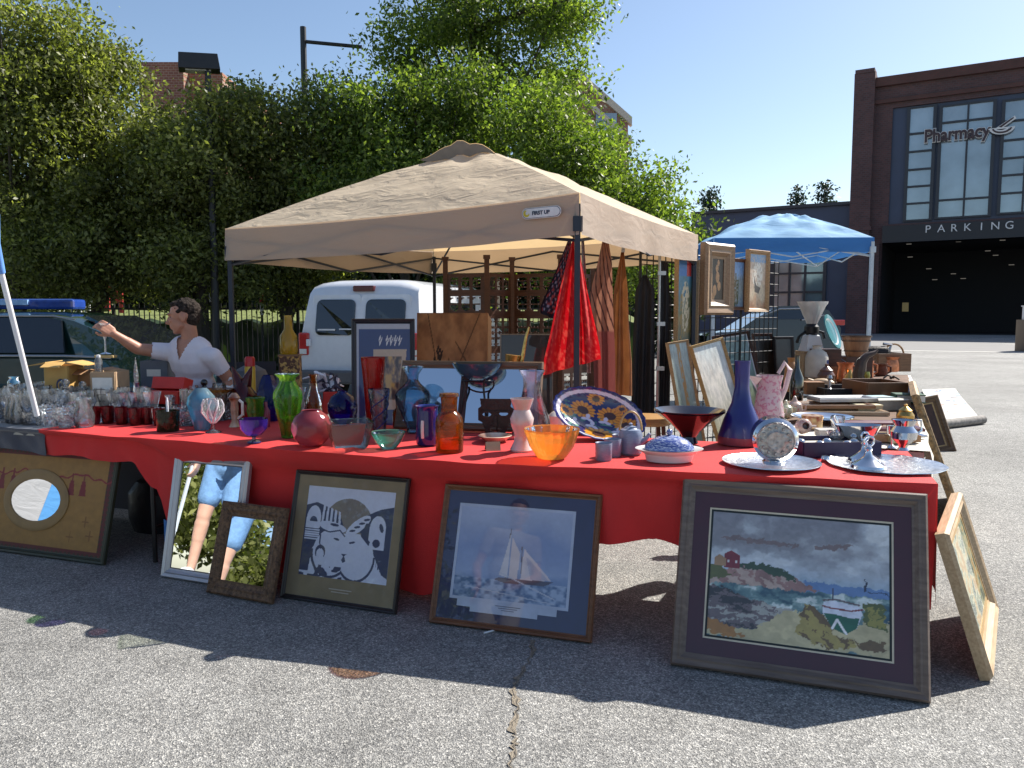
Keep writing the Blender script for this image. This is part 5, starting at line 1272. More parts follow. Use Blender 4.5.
hang('red_bandana', 'bright red bandana clipped to the front canopy leg', 575, 238, 4.85, [(573,578,238),(567,582,262),(560,588,290),(551,597,330),(545,601,352),(544,602,366,-8)], clothp, .07, 3, seed=3, pic=bandana((205,22,32), (225,80,70)))
hang('white_beads_cloth', 'thin pale beaded strip beside the front canopy leg', 583, 238, 4.9, [(581,584,238),(583,587,280),(586,590,330),(588,592,372)], mat('beads', (.35,.28,.24), .6, 0, .5, 60, .8, 90), .01, 2, cat='strip')
def stripes(U, V):
    C = np.zeros(U.shape+(3,)); C[:] = L3((158,112,92)); d = U*.55+V*1.1; put(C, (V > .4) & (np.sin(d*44) > .72), (60,35,35)); put(C, V < .42, (125,70,66)); return C
hang('striped_cloth', 'dusty pink cloth with dark diagonal stripes hanging right of the red bandana', 605, 238, 5.5, [(603,608,238),(598,612,262),(591,613,290),(592,614,320),(594,616,350),(596,617,395)], clothp, .04, 2, seed=5, pic=stripes)
hang('orange_cloth', 'rust-orange leather cloth hanging last in the row of fabrics', 623, 252, 5.9, [(621,624,252),(614,628,290),(613,630,330),(612,633,360),(611,634,395)], mat('rust_leather', (.3,.12,.04), .6, 0, .25, 8, .3, 20, tl=.15), .05, 2, seed=6)
for px, py, D, lb in ((575,234,4.85,'the red bandana'),(605,234,5.5,'the striped cloth'),(623,249,5.9,'the rust-orange cloth')):
    q = MB(); p = PD(px, py, D); q.tube([p+Vector((0,0,.06)), p+Vector((0,0,-.02))], .008, 6); q.box(p+Vector((0,0,-.01)), (.025,.03,.03)); tag(q.build('clip', steel), 'metal clip holding up '+lb, 'clip', 'clips on the canopy rail')
# grey standing pole with clamps + dark garment by the grid wall
t = thing('clothes_rack', 'pale upright pole of a clothes rack beside the rust-orange cloth', 'rack', (PD(659,300,7.0).x, 7.0, 0))
q = MB(); q.tube([(0,0,0),(0,0,1.98)], .013, 8); q.build('pole', steel, t)
for z in (.95, 1.35, 1.8): q = MB(); q.box((.02,0,z), (.07,.04,.035)); q.build('clamp', steel, t)
q = MB(); q.tube([(-.25,0,.015),(.25,0,.015)], .014, 6); q.tube([(0,-.2,.015),(0,.2,.015)], .014, 6); q.build('base', steel, t)
hang('black_garment', 'long black garment hanging beside the pale rack pole', 645, 275, 7.0, [(643,647,275),(636,655,290),(634,656,340),(633,657,420)], mat('black_fabric', (.012,.012,.016), .8, 0, .2), .04, 3, seed=8, cat='garment')
hang('black_garment', 'black cloth hanging between the pale rack pole and the tall narrow painting', 664, 262, 7.1, [(661,668,262),(661,671,300),(660,671,420)], mat('black_fabric', (.012,.012,.016), .8, 0, .2), .03, 2, seed=9, cat='garment')
# closed umbrella pole, front left
t = thing('leaning_pole', 'slanted white pole with blue fabric top at the left edge', 'pole', (0,0,0))
a = PD(36, 398, 4.35); b = PD(1, 272, 4.1); c = PD(-14, 215, 4.0)
a2 = a+(a-b)*.0; q = MB(); q.tube([a+Vector((0,0,-.1)), b], .014, 12); q.build('pole', white_paint, t, True)
q = MB(); q.tube([b+(c-b)*-.02, b+(c-b)*.5, c], [.02,.03,.06], 12); q.build('fabric_top', mat('umbrella_blue', (.1,.25,.6), .7, 0, .4, 6), t, True)
# ================================================================== WARES ON THE RED TABLE
def base(px, py, z=TZ, r=0): p = G(px, py, z); p.y += r*.6; return p
def kk(p): return p.y/FPX*1.01
def pot(name, label, cat, px, py, prof, m, n=28, group=None, z=TZ, part='body', finish=None, sx=1, sy=1, rz=0, **kw):
    """prof: (half width, height) pairs in picture pixels at the pot's own distance, bottom to top"""
    r0 = prof[0][0]; p = G(px, py, z); k = p.y/FPX; p.y += r0*k*.5; k = p.y/FPX*1.01
    t = thing(name, label, cat, p, rz, group)
    q = MB(); q.lathe([(max(r*k, 1e-4), h*k) for r, h in prof], n, sx=sx, sy=sy, **kw); q.build(part, m, t, True)
    return t, k
CLR = glass('clear_glass', (.95,.97,.98), .09, .5, (.95,.97,1.0), refl=1.9)
CLR2 = glass('grey_glass', (.95,.97,.98), .15, .5, (1.0,1.0,1.0), refl=2.4, cut=1)
COB = glass('cobalt_glass', (.02,.03,.5), .35, .5, (.01,.015,.3))
NAVG = glass('navy_glass', (.03,.07,.35), .4, .5, (.015,.03,.2))
GRN = glass('green_ribbed_glass', (.3,.62,.08), .35, .4, (.16,.36,.03), swirl=(.08,.3,.03))
MAR = glass('maroon_glass', (.4,.05,.06), .5, .4, (.22,.02,.025))
PURP = glass('plum_glass', (.4,.1,.16), .75, .6, (.3,.07,.13), swirl=(.6,.1,.06))
AMB = glass('amber_glass', (.75,.3,.06), .3, .45, (.5,.17,.02))
ORG = glass('orange_glass', (1,.42,.08), .5, .6, (.9,.3,.03), swirl=(1,.6,.15))
REDG = glass('red_glass', (.75,.03,.02), .6, .5, (.6,.015,.01))
ICE = glass('ice_blue_glass', (.42,.68,.82), .12, .3, (.25,.45,.6))
TEAL = glass('teal_glass', (.1,.55,.4), .3, .5, (.03,.35,.25), swirl=(.6,.75,.6))
TURQ = glass('turquoise_glass', (.1,.5,.75), .45, .5, (.05,.35,.6), swirl=(.6,.75,.8))
LILAC = glass('lilac_glass', (.75,.68,.76), .14, .5, (.55,.5,.6), refl=1.7)
WINE = glass('wine_glass_red', (.3,.03,.04), .4, .4, (.15,.01,.015))
SMOKE = glass('smoke_green_glass', (.85,.9,.78), .03, .3, (.4,.42,.34))
DGRN = glass('dark_olive_glass', (.1,.12,.06), .4, .5, (.04,.05,.025))
PURC = glass('purple_cut_glass', (.35,.2,.45), .25, .4, (.2,.1,.28))
# footed glass things
t, k = pot('decanter', 'spired purple cut-glass decanter left of the red box', 'decanter', 136, 421, [(8,0),(8.5,2),(9,14),(7.5,22),(3.5,28),(2.5,36),(3,38)], PURC, 16, ribn=8, rib=.04)
q = MB(); q.lathe([(1.8*k,37*k),(2.6*k,44*k),(2.2*k,50*k),(.2*k,63*k)], 6); q.build('stopper', CLR2, t)
# red box on a riser
t = thing('jewellery_box', 'open red lacquer box perched behind the dark red tumblers', 'box', base(161, 421)+Vector((0,.14,0)), -.25); k = t.location.y/FPX
q = MB(); q.box((0,0,8*k), (32*k, .12, 16*k)); q.build('stand', black_paint, t)
q = MB(); q.box((0,0,22*k), (36*k, .15, 13*k)); q.build('box_body', red_m, t, bevel=.002)
q = MB(); q.box((0,.03,34*k), (37*k, .09, 12*k), Matrix.Rotation(-.3, 3, 'X')); q.build('lid', red_m, t, bevel=.002)
# tumblers of dark red glass
tm = None
rr = random.Random(5)
for i, (px, py) in enumerate(((93,424),(108,423),(122,424),(136,425),(148,424),(160,426),(116,415),(130,416),(145,415),(172,418),(104,416))):
    if tm is None: tm, k = pot('tumbler', 'small dark red glass tumbler in the cluster left of the olive cup', 'tumbler', px, py, [(5.2,0),(5.4,1.2),(5.4,1.3),(6.2,13),(6.2,17)], WINE, 14, group='dark red tumblers')
    else: p = base(px, py); dup(tm, p)
q = None
t, k = pot('candle_cup', 'short dark olive glass cup holding a white candle', 'cup', 166, 432, [(10,0),(10.5,1),(11,12),(11,12.2),(11.5,21),(10.5,21),(10,13)], DGRN, 20)
q = MB(); q.lathe([(1.3*k,2*k),(1.3*k,30*k),(.5*k,34*k)], 8); q.build('candle', mat('candle_wax', (.75,.75,.78), .5), t)
# clear stems
def stem(prof, px, py, label, name='wine_glass', m=CLR, n=18, group=None, cat='glass', **kw): return pot(name, label, cat, px, py, prof, m, n, group=group, **kw)
FL_ = [(5,0),(4.6,.6),(.8,1.5),(.7,11),(1.5,13),(3.6,20),(4.2,30),(4,37)]
fl, _ = stem(FL_, 184, 426, 'tall clear champagne flute right of the candle cup', 'champagne_flute')
t, k = pot('vase', 'turquoise blown-glass vase fading to pink at the foot, behind the white-swirl goblet', 'vase', 201, 430, [(7,0),(8,2),(11,14),(14,26),(13,33),(8,39),(5,42)], TURQ, 24)
t, k = pot('goblet', 'footed goblet of white-striped clear glass, on the table edge before the turquoise vase', 'goblet', 212, 433, [(8,0),(7,1),(1.2,3),(1.2,9),(5,13),(10.5,21),(10.5,28),(8,34)], CLR, 24)
q = MB()
for i in range(8):
    a0 = i*PI/4; pr = [(2,9.5),(5.3,13),(10.8,21),(10.8,28),(8.3,33)]; q.tube([(r*k*math.cos(a0+h*.03), r*k*math.sin(a0+h*.03), h*k) for r, h in pr], .8*k, 5)
q.build('white_stripes', mat('milk_stripe', (.75,.73,.75), .2), t, True)
t, k = pot('dish', 'shallow amber glass dish on a stem behind the turquoise vase', 'dish', 216, 420, [(5,0),(4,1),(1.2,2),(1.2,22),(8,25),(16,29),(16.5,31),(15,30)], AMB, 20, rz=0)
t = thing('swan_ornament', 'white glass swan ornament beside the maroon vase', 'ornament', base(222, 413)+Vector((0,.1,0)), 0); k = t.location.y/FPX
q = MB(); q.sphere((0,0,22*k), 6*k, 12, sx=1.2, sz=.7); q.tube([(4*k,0,23*k),(8*k,0,27*k),(7*k,0,33*k),(4*k,0,33*k),(2*k,0,31*k)], [2.5*k,1.6*k,1.3*k,1.5*k,.6*k], 8); q.lathe([(5*k,0),(5*k,1*k),(1.5*k,3*k),(2*k,18*k)], 12); q.build('figure', white_cer, t, True)
t, k = pot('bottle', 'little black perfume bottle with a ball stopper behind the turquoise vase', 'bottle', 204, 412, [(6,0),(7,8),(7,18),(2.5,22),(2,26)], mat('black_glass', (.01,.01,.012), .08, coat=1), 16)
q = MB(); q.sphere((0,0,29*k), 3.6*k, 12); q.build('stopper', mat('black_glass', (.01,.01,.012), .08, coat=1), t, True)
# maroon handkerchief vase with horns
t = thing('vase', 'maroon glass vase with two flared pointed lips left of the cobalt faceted vase', 'vase', base(238, 420)+Vector((0,.1,0)), 0); k = t.location.y/FPX
q = MB(); q.lathe([(9*k,0),(12*k,3*k),(15*k,14*k),(14*k,24*k),(8*k,32*k),(6*k,36*k)], 24)
for s in (-1, 1): q.tube([(s*3*k,0,33*k),(s*6*k,0,42*k),(s*10*k,0,52*k)], [6*k,4*k,.6*k], 10)
q.build('body', MAR, t, True)
t, k = pot('figurine', 'orange and cream glass candlestick beside the maroon vase', 'candlestick', 234, 427, [(6,0),(5,2),(3,6),(4,18),(3.5,24),(6,29),(4,32),(2,34)], mat('orange_cream', (.5,.12,.03), .2, 0, .6, 8, col2=(.75,.55,.4), coat=.5), 16)
q = MB(); q.tube([(3*k,0,8*k),(8*k,0,12*k),(8*k,0,24*k),(3*k,0,28*k)], 1.5*k, 8); q.build('handle', white_cer, t, True)
t, k = pot('bottle', 'slim yellow bottle with a red cap behind the maroon vase', 'bottle', 238, 414, [(5.5,0),(5.5,1),(5.5,43),(5,45)], mat('yellow_plastic', (.65,.4,.03), .3, coat=.3), 14); t.location.y += .25
q = MB(); q.lathe([(5.2*k,45*k),(5.2*k,53*k),(4*k,55*k)], 14); q.lathe([(.1*k,55*k),(4*k,55*k)], 14); q.build('cap', mat('cap_red', (.5,.02,.02), .3), t, True)
t, k = pot('vase', 'small bright green ruffled glass vase behind the violet footed bowl', 'vase', 255, 428, [(6,0),(7,2),(6,8),(8,17),(7,24),(9,30),(7.5,31)], GRN, 30, ribn=5, rib=.12)
t, k = pot('footed_bowl', 'violet-blue glass bowl on a clear foot at the table edge', 'bowl', 253, 443, [(7,0),(6.4,1),(1.8,3),(1.8,6),(8,8),(13,14),(14,20),(13.8,24)], glass('violet_glass', (.22,.08,.4), .55, .5, (.1,.03,.25), swirl=(.02,.02,.4)), 26)
q = MB(); q.lathe([(7*k,0),(6.4*k,1*k),(1.9*k,3.2*k),(1.9*k,6.2*k)], 20); q.build('foot', CLR2, t, True)
t, k = pot('vase', 'cobalt blue faceted bell-shaped vase behind the violet bowl', 'vase', 262, 423, [(12,0),(13,2),(13,16),(11,30),(7,42),(5,46)], COB, 24, ribn=8, rib=.05); t.location.y += .1
t, k = pot('bottle', 'tiny pink glass bottle in front of the cobalt faceted vase', 'bottle', 266, 427, [(3.5,0),(4,8),(4,16),(1.6,20),(1.6,25)], glass('pink_glass', (.7,.15,.25), .5, .5), 12)
# wooden box house with figures and yellow bottle
t = thing('wooden_box', 'patchwork wooden box with two white figurines before it, behind the cobalt vase', 'box', base(277, 415)+Vector((0,.35,0)), .1); D_ = t.location.y; k = D_/FPX; hb = PD(277, 356, D_).z-TZ
q = MB(); q.box((0,0,hb/2), (19*k,.12,hb)); q.build('box_body', mat('patch_wood', (.12,.04,.02), .6, 0, .3, 40, col2=(.5,.3,.08), thresh=.55), t)
q = MB(); q.box((0,0,hb+.006), (21*k,.14,.012)); q.build('lid', mid_wood, t)
tt, k = pot('bottle', 'yellow liquor bottle with a pale neck standing on the patchwork wooden box', 'bottle', 275, 372, [(3.6,0),(4,2),(3.8,8),(1.9,11),(1.7,17)], glass('yellow_bottle', (.8,.55,.05), .5, .6), 12); tt.location = t.location+Vector((-.01,0,hb+.013))
tt.scale = (1.35,)*3
for dx, lb in ((-6, 'left white figurine before the patchwork box'), (3, 'right white figurine before the patchwork box')):
    tt, k2 = pot('figurine', lb, 'figurine', 276+dx, 409, [(3.5,0),(3.5,2),(2,4),(3,18),(2.4,28),(1.2,34),(.8,36)], white_cer, 12); tt.location.y += .3; q = MB(); q.sphere((0,0,38*k2), 2.6*k2, 10); q.build('head', white_cer, tt, True)
pot('vase', 'tall green ribbed glass urn vase with flared lip', 'vase', 288, 438, [(6,0),(7,1),(7.5,6),(11,24),(14,40),(13.5,46),(9,53),(7.2,57),(8,60),(12,63.5),(11.5,64)], GRN, 48, ribn=12, rib=.05)
pot('decanter', 'amber glass decanter behind the plum ball vase', 'decanter', 313, 416, [(9,0),(9.5,4),(8.5,14),(6,22),(4,28),(3.6,38),(5,41)], AMB, 20)
# zebra-print soft toy/hat and red cloth box
t = thing('red_gift_box', 'red cloth-covered box with black and white ribbons spilling out of its top', 'box', base(327, 417)+Vector((0,.22,0)), .25); k = t.location.y/FPX
q = MB(); q.box((0,0,11*k), (24*k,.13,22*k), taper=.9); q.build('box_body', mat('red_felt', (.5,.04,.03), .8), t, bevel=.004)
rr = random.Random(3); q = MB(); q2 = MB()
for i in range(26):
    a = rr.uniform(-1, 1); h = rr.uniform(24, 42); x0 = -8+rr.uniform(-14, 14); q_ = q if i % 2 else q2
    q_.tube([(x0*k*.5, rr.uniform(-.03,.05), 22*k), (x0*k*.9, rr.uniform(-.05,.05), h*k), ((x0+a*16)*k, rr.uniform(-.06,.06), (h-4)*k)], [1.8*k,2.0*k,.8*k], 6)
q.build('ribbons_white', mat('ribbon_white', (.65,.65,.7), .7), t, True); q2.build('ribbons_black', mat('ribbon_black', (.03,.03,.06), .6), t, True)
# plum ball vase
pot('vase', 'round plum-and-orange swirled glass ball vase', 'vase', 311, 446, [(8,0),(13,2.5),(17.5,8),(20,16),(19.5,23),(16,30),(10.5,34),(9.5,35.5),(8.5,35),(9.5,33)], PURP, 40, swirl=0)
t, k = pot('vase', 'cobalt blue round cut-glass globe vase behind the square clear bowl', 'vase', 342, 424, [(7,0),(12,4),(14.5,12),(14.5,19),(11,27),(5,31),(4.5,33)], COB, 30, ribn=10, rib=.03)
pot('square_bowl', 'greenish clear square glass bowl with heavy corners', 'bowl', 348, 449, [(14,0),(15,1),(17,3),(20,14),(22,26),(23,27),(21,26)], SMOKE, 40, square=.75, rz=.35)
pot('bowl', 'small emerald glass bowl with clear rim', 'bowl', 388, 449, [(7,0),(8,1),(13,7),(17,15),(17.5,17),(16,16)], TEAL, 28)
t, k = pot('vase', 'tall red glass cone vase beside the striped glass one', 'vase', 372, 429, [(7,0),(7.5,2),(9,30),(12,68),(12,71),(11,70)], REDG, 28); t.location.y += .05
t, k = pot('vase', 'clear glass cone vase with dark trailing stripes before the red cone vase', 'vase', 379, 432, [(6,0),(6.5,2),(8,20),(11,42),(10.5,43)], LILAC, 24)
q = MB()
for s, c in ((0,0),(1,0),(2,0)): q.tube([((6.5+h*.1)*k*math.cos(s*2+h*.16), (6.5+h*.1)*k*math.sin(s*2+h*.16), h*k) for h in range(3, 40, 2)], .55*k, 5)
q.build('trails', navy_cer, t, True)
pot('vase', 'ice-blue glass vase with swollen body and flared square neck, in front of the mirror', 'vase', 413, 433, [(5,0),(7,1),(6,4),(11,16),(17,30),(18,37),(16,42),(8,49),(5.5,53),(6,58),(11,66),(10.5,66.5)], ICE, 32)
t, k = pot('vase', 'short cobalt glazed mug vase with a white handle loop', 'vase', 427, 446, [(9,0),(11,2),(12,8),(11,20),(10,34),(11,39),(12,40),(10.5,39),(9,34)], navy_cer, 26)
q = MB(); q.tube([(-3.5*k,-11*k,26*k),(-3.5*k,-12.6*k,22*k),(-3.5*k,-13*k,15*k),(-3.5*k,-12*k,9*k)], 1.6*k, 8); q.build('white_splash', white_cer, t, True)
t, k = pot('apothecary_bottle', 'amber glass apothecary bottle with stopper', 'bottle', 449, 453, [(13,0),(14,1.5),(14,30),(13,35),(10,39),(8,41),(8,48),(7.8,48)], AMB, 30)
q = MB(); q.lathe([(7*k,44*k),(8*k,48*k),(8.5*k,55*k),(10*k,56*k),(9.5*k,59*k),(.1*k,59.5*k)], 24); q.build('stopper', AMB, t, True)
# bowl on curved black stand
t = thing('bowl_stand', 'curved black wire stand beside the amber apothecary bottle', 'stand', base(477, 431)+Vector((0,.05,0)), 0); k = t.location.y/FPX*1.01
for i in range(4):
    a = .5+i*PI/2; q = MB(); q.tube([(r*k*math.cos(a), r*k*math.sin(a), h*k) for r, h in ((20,0),(17,3),(19,12),(17,30),(14,44),(16,52))] , [1.1*k]*6, 7)
    q.build('leg', black_metal, t, True)
q = MB(); q.tube([(15.5*k*math.cos(2*PI*i/24), 15.5*k*math.sin(2*PI*i/24), 50*k) for i in range(25)], .9*k, 6); q.build('ring', black_metal, t, True)
bw = thing('bowl', 'wide steel-blue glass bowl held up by the curved black stand', 'bowl', t.location+Vector((0,0,50*k)), 0)
q = MB(); q.lathe([(1e-3,-1*k),(9*k,.5*k),(18*k,6*k),(24*k,14*k),(25.5*k,17*k),(24.5*k,16.8*k),(17*k,7.5*k),(8*k,2*k),(1e-3,1*k)], 36); q.build('body', glass('steel_blue_glass', (.2,.42,.6), .55, .6, (.1,.28,.45), refl=1.9), bw, True)
# black metal mask
t = thing('mask', 'black iron mask with square top standing on the table, sky showing through its eyes', 'mask', base(496, 436), -.1); k = t.location.y/FPX
outline = [(-16,38),(16,38),(15,30),(18,28),(18,16),(14,14),(10,4),(6,0),(-6,0),(-10,4),(-14,14),(-18,16),(-18,28),(-15,30)]
def shape_with_holes(poly, holes, th, cell, k):
    q = MB(); xs = [p[0] for p in poly]; ys = [p[1] for p in poly]
    X = np.arange(min(xs), max(xs), cell); Z = np.arange(min(ys), max(ys), cell); U, V = np.meshgrid(X+cell/2, Z+cell/2, indexing='ij'); m = inpoly(U, V, poly)
    for h in holes: m &= ~h(U, V)
    for i in range(len(X)):
        j = 0
        while j < len(Z):
            if m[i, j]:
                e = j
                while e < len(Z) and m[i, e]: e += 1
                bow = -.012*math.cos((X[i]+cell/2)/18*1.4)
                q.box(((X[i]+cell/2)*k, bow, (Z[j]+(Z[min(e, len(Z)-1)] if e < len(Z) else Z[-1]+cell))/2*k), (cell*k*1.002, th, (e-j)*cell*k)); j = e
            else: j += 1
    return q
q = shape_with_holes(outline, [lambda U, V: ell(U, V, -9, 22, 4.5, 2.2), lambda U, V: ell(U, V, 8, 23, 4.5, 2.2), lambda U, V: ell(U, V, 0, 7, 6, 2.4)], .006, .5, k)
q.build('face', dark_iron, t)
q = MB(); q.box((0,-.022,16*k), (4*k,.02,10*k), taper=.5); q.box((0,-.018,25*k), (28*k,.008,1.5*k)); q.build('nose', dark_iron, t)
q = MB(); q.box((0,.03,1*k), (8*k,.06,.004)); q.tube([(0,.005,20*k),(0,.06,1*k)], .003, 5); q.build('easel', dark_iron, t)
t, k = pot('dish', 'shallow cream and orange glass dish before the iron mask', 'dish', 495, 442, [(9,0),(12,2),(17,6),(16,6.5),(9,2.5)], mat('cream_orange', (.6,.2,.08), .2, 0, .5, 9, col2=(.75,.65,.5), coat=.6), 24)
t = thing('price_card', 'little folded grey card on the cloth between the apothecary bottle and the marbled vase', 'card', base(495, 451), .2); k = t.location.y/FPX
q = MB(); q.add([(-9*k,0,0),(6*k,0,0),(6*k,.02,9*k),(-9*k,.02,9*k),(-9*k,.05,0),(6*k,.05,0),(-9*k,.001,0),(6*k,.001,0)], [(0,1,2,3),(3,2,5,4)]); q.build('card_body', mat('grey_card', (.33,.3,.2), .7), t)
pot('vase', 'hourglass vase of pink-white marbled glass', 'vase', 522, 452, [(11,0),(12,2),(8,10),(7,16),(11,26),(12,33),(8,42),(12,53),(11,53)], mat('marbled_glass', (.7,.5,.42), .15, 0, .25, 6, coat=.8, col2=(.8,.72,.72)), 28)
pot('carafe', 'tall clear lilac-tinted glass carafe behind the marbled vase', 'carafe', 532, 437, [(19,0),(20,3),(18,16),(11,36),(8.5,50),(9,58),(13,65),(12.5,66)], LILAC, 28)
q_, k = pot('bowl', 'bumpy orange glass bowl at the table edge', 'bowl', 552, 459, [(13,0),(15,1.5),(22,12),(27,27),(27.5,30),(26,29)], ORG, 60, ribn=20, rib=.02)

# majolica oval bowl, tipped up towards the viewer
mj = thing('majolica_bowl', 'big oval bowl painted with sunflowers and blue rim, tipped up on its side', 'bowl', (0,0,0))
p = PD(600, 411, 4.15); k = p.y/FPX
def bowlcol(x, y):
    r = np.hypot(x, y); C = np.zeros(x.shape+(3,)); C[:] = L3((24,24,92)); n = vnoise((x+1)/2, (y+1)/2, 20, 4, 2)
    fl_ = r < .84; lf = (n > .52) & fl_ & (y < .35); C[lf] = L3((40,92,98)); C[(n > .62) & fl_ & (y < .35)] = L3((90,140,120))
    for cx, cy, s in ((-.33,.25,.30),(.28,.27,.30),(.66,-.02,.28),(-.72,-.02,.2),(.08,-.62,.34),(-.1,.72,.2),(.5,.55,.14)):
        d = np.hypot(x-cx, (y-cy)*1.0); an = np.arctan2(y-cy, x-cx); pet = d < s*(.92+.08*np.cos(14*an)); m = pet & fl_; C[m] = L3((214,150,30)); C[m & (np.cos(14*an) < -.5)] = L3((170,105,25)); C[(d < s*.45) & fl_] = L3((70,42,28))
    for cx, cy in ((-.2,.0),(.2,.03),(-.48,-.3),(.5,-.3),(-.08,-.25)):
        for a in (0, 2.1, 4.2): C[ell(x, y, cx+.07*math.cos(a+1.5), cy+.09*math.sin(a+1.5), .085, .05, a+1.5) & fl_] = L3((205,210,225))
    C[(r > .86)] = L3((215,215,225)); C[r > .95] = L3((30,30,95)); return C
nr, na = 60, 160; prr = np.linspace(0, 1, nr)
def bz(r): return -.26*(1-r**2.2)+(.02 if r > .9 else 0)
vs = []; cols = []
A_ = np.linspace(0, 2*PI, na, endpoint=False); Rg, Ag = np.meshgrid(prr, A_, indexing='ij'); sc = 1+.012*np.cos(24*Ag)*(Rg > .8)
X = Rg*np.cos(Ag)*sc; Y = Rg*np.sin(Ag)*sc; Z = -.30*(1-Rg**2.4)
RX, RY, DZ = 47*k, 30*k, 52*k
co = np.stack([X*RX, Y*RY, Z*DZ*.9], -1).reshape(-1, 3); colr = bowlcol(X, Y).reshape(-1, 3)
# outside wall
q = MB(); vs = [tuple(c) for c in co]; fs = [(i*na+j, i*na+(j+1)%na, (i+1)*na+(j+1)%na, (i+1)*na+j) for i in range(nr-1) for j in range(na)]
n0 = len(vs); prof2 = [(1.0,.0),(1.03,.2),(1.03,-.6),(.97,-2),(.86,-8),(.6,-17.2),(.42,-18.5),(.4,-20.5)]
for r, z in prof2:
    for j in range(na): s = (1+.012*math.cos(24*A_[j])) if r > .9 else 1; vs.append((r*s*RX*math.cos(A_[j]), r*s*RY*math.sin(A_[j]), z*k))
for i in range(len(prof2)-1):
    for j in range(na): fs.append((n0+i*na+j, n0+i*na+(j+1)%na, n0+(i+1)*na+(j+1)%na, n0+(i+1)*na+j))
q.add(vs, fs); mb_ = q.build('bowl_shell', mat('majolica', (1,1,1), .15, 0, .05, attr='paint', coat=.7), mj, True, auto=60)
at = mb_.data.color_attributes.new('paint', 'FLOAT_COLOR', 'POINT'); buf = np.ones((len(vs), 4), np.float32); buf[:len(colr), :3] = colr; buf[n0:, :3] = L3((205,190,185)); buf[n0:n0+3*na, :3] = L3((28,28,95)); at.data.foreach_set('color', buf.ravel())
mj.matrix_world = Matrix.Translation(p+Vector((0,.02,-.005))) @ Matrix.Rotation(math.radians(-.0), 4, 'Z') @ Matrix.Rotation(math.radians(14), 4, 'Y') @ Matrix.Rotation(math.radians(50), 4, 'X')
zmin = min((mj.matrix_world @ Vector(v)).z for v in vs); mj.location.z += TZ-zmin; mj['dz'] = TZ-zmin
# a cradle is hidden behind: low wooden prop
t = thing('bowl_prop', 'small wooden block propping up the sunflower bowl from behind', 'block', (p.x+.0, p.y+.20, TZ+.055), 0); q = MB(); q.box((0,0,0), (.16,.05,.11), taper=.6); q.box((0,.0,-.05), (.2,.08,.01)); q.build('block', mid_wood, t)

# blue-grey cups and teapot with bamboo handle
bgc = mat('blue_grey_stoneware', (.2,.24,.33), .35, 0, .25, 50, stretch=(1,1,14), coat=.3)
for i, (px, py) in enumerate(((604,461),(613,457),(621,453))):
    prof = [(7.5,0),(8.2,1),(8.6,17),(8.4,18),(7.6,17),(7,3)]
    pot('teacup', ('front', 'middle', 'rear')[i]+' of the three blue-grey stoneware cups by the bamboo-handled teapot', 'cup', px, py, prof, bgc, 22, group='blue-grey stoneware cups')
t, k = pot('teapot', 'blue-grey stoneware teapot with arched bamboo handle', 'teapot', 631, 455, [(10,0),(11.5,2),(12,20),(10,25),(6,26.5)], bgc, 26)
q = MB(); q.lathe([(8*k,25.5*k),(5*k,28*k),(1.5*k,29*k),(2*k,31*k),(.1*k,32*k)], 20); q.build('lid', bgc, t, True)
q = MB(); q.tube([(9*k,-4*k,12*k),(15*k,-6*k,17*k),(18*k,-7*k,22*k)], [3*k,2.2*k,1.6*k], 10); q.build('spout', bgc, t, True)
q = MB(); q.tube([(11*k*math.cos(a), 0, 24*k+19*k*math.sin(a)) for a in np.linspace(0, PI, 16)], 1.1*k, 7); q.build('handle', mat('bamboo', (.45,.28,.1), .5, 0, .2, 60), t, True)
# butter dish
bw_m = mat('blue_white_glaze', (.06,.1,.36), .2, 0, .2, 60, stretch=(1,1,9), coat=.5, col2=(.5,.55,.7), thresh=.55)
t, k = pot('butter_dish', 'oval covered dish with blue-and-white ringed lid on a white base', 'dish', 671, 463, [(20,0),(23,1),(25,8),(33,12),(34,13.2),(25,12)], white_cer, 36, sx=1, sy=.75, part='dish_base')
q = MB(); q.lathe([(25*k,12.5*k),(24*k,16*k),(19*k,21*k),(12*k,24.5*k),(4*k,26.5*k),(.1*k,27*k)], 36, sy=.75); q.build('lid', bw_m, t, True)
q = MB(); q.sphere((0,0,29.5*k), 3.2*k, 12); q.build('knob', bw_m, t, True)
t, k = pot('flared_bowl', 'black glass bowl flaring wide on a narrow foot, red reflection painted beneath', 'bowl', 690, 443, [(9,0),(8,2),(7,6),(12,13),(22,22),(34.5,31.5),(35,33),(33,32),(18,22),(8,15),(.1,13.5)], mat('black_bowl_glass', (.012,.01,.016), .06, 0, .1, coat=1), 40)
q = MB(); q.lathe([(12.3*k,12.6*k),(22.4*k,21.8*k),(34.8*k,31*k)], 40); q.build('underside', mat('red_reflection', (.06,.008,.008), .15, coat=.7), t, True)  # dark red shell painted in place of red reflections on the black glass
cobm = mat('cobalt_glaze', (.012,.018,.16), .3, 0, .15, 6, coat=.3)
t, k = pot('vase', 'cobalt blue long-necked flask vase beside the pink pitcher', 'vase', 743, 446, [(17,0),(21,2),(22,10),(17,26),(10,42),(7,58),(7.3,80),(8,84),(6.5,84)], cobm, 32)
q = MB(); q.lathe([(22.3*k,1.5*k),(22.6*k,5*k),(22.2*k,9*k)], 32); q.build('base_band', mat('foot_band', (.2,.04,.06), .4), t, True)
t, k = pot('pitcher', 'pale pink patterned pitcher with a tall looped handle behind the little teapots', 'pitcher', 770, 432, [(12,0),(14,2),(15,16),(13,32),(11,46),(13,56),(12,56)], mat('pink_pattern', (.62,.5,.52), .25, 0, .1, 50, coat=.4, col2=(.5,.22,.3), thresh=.55), 26)
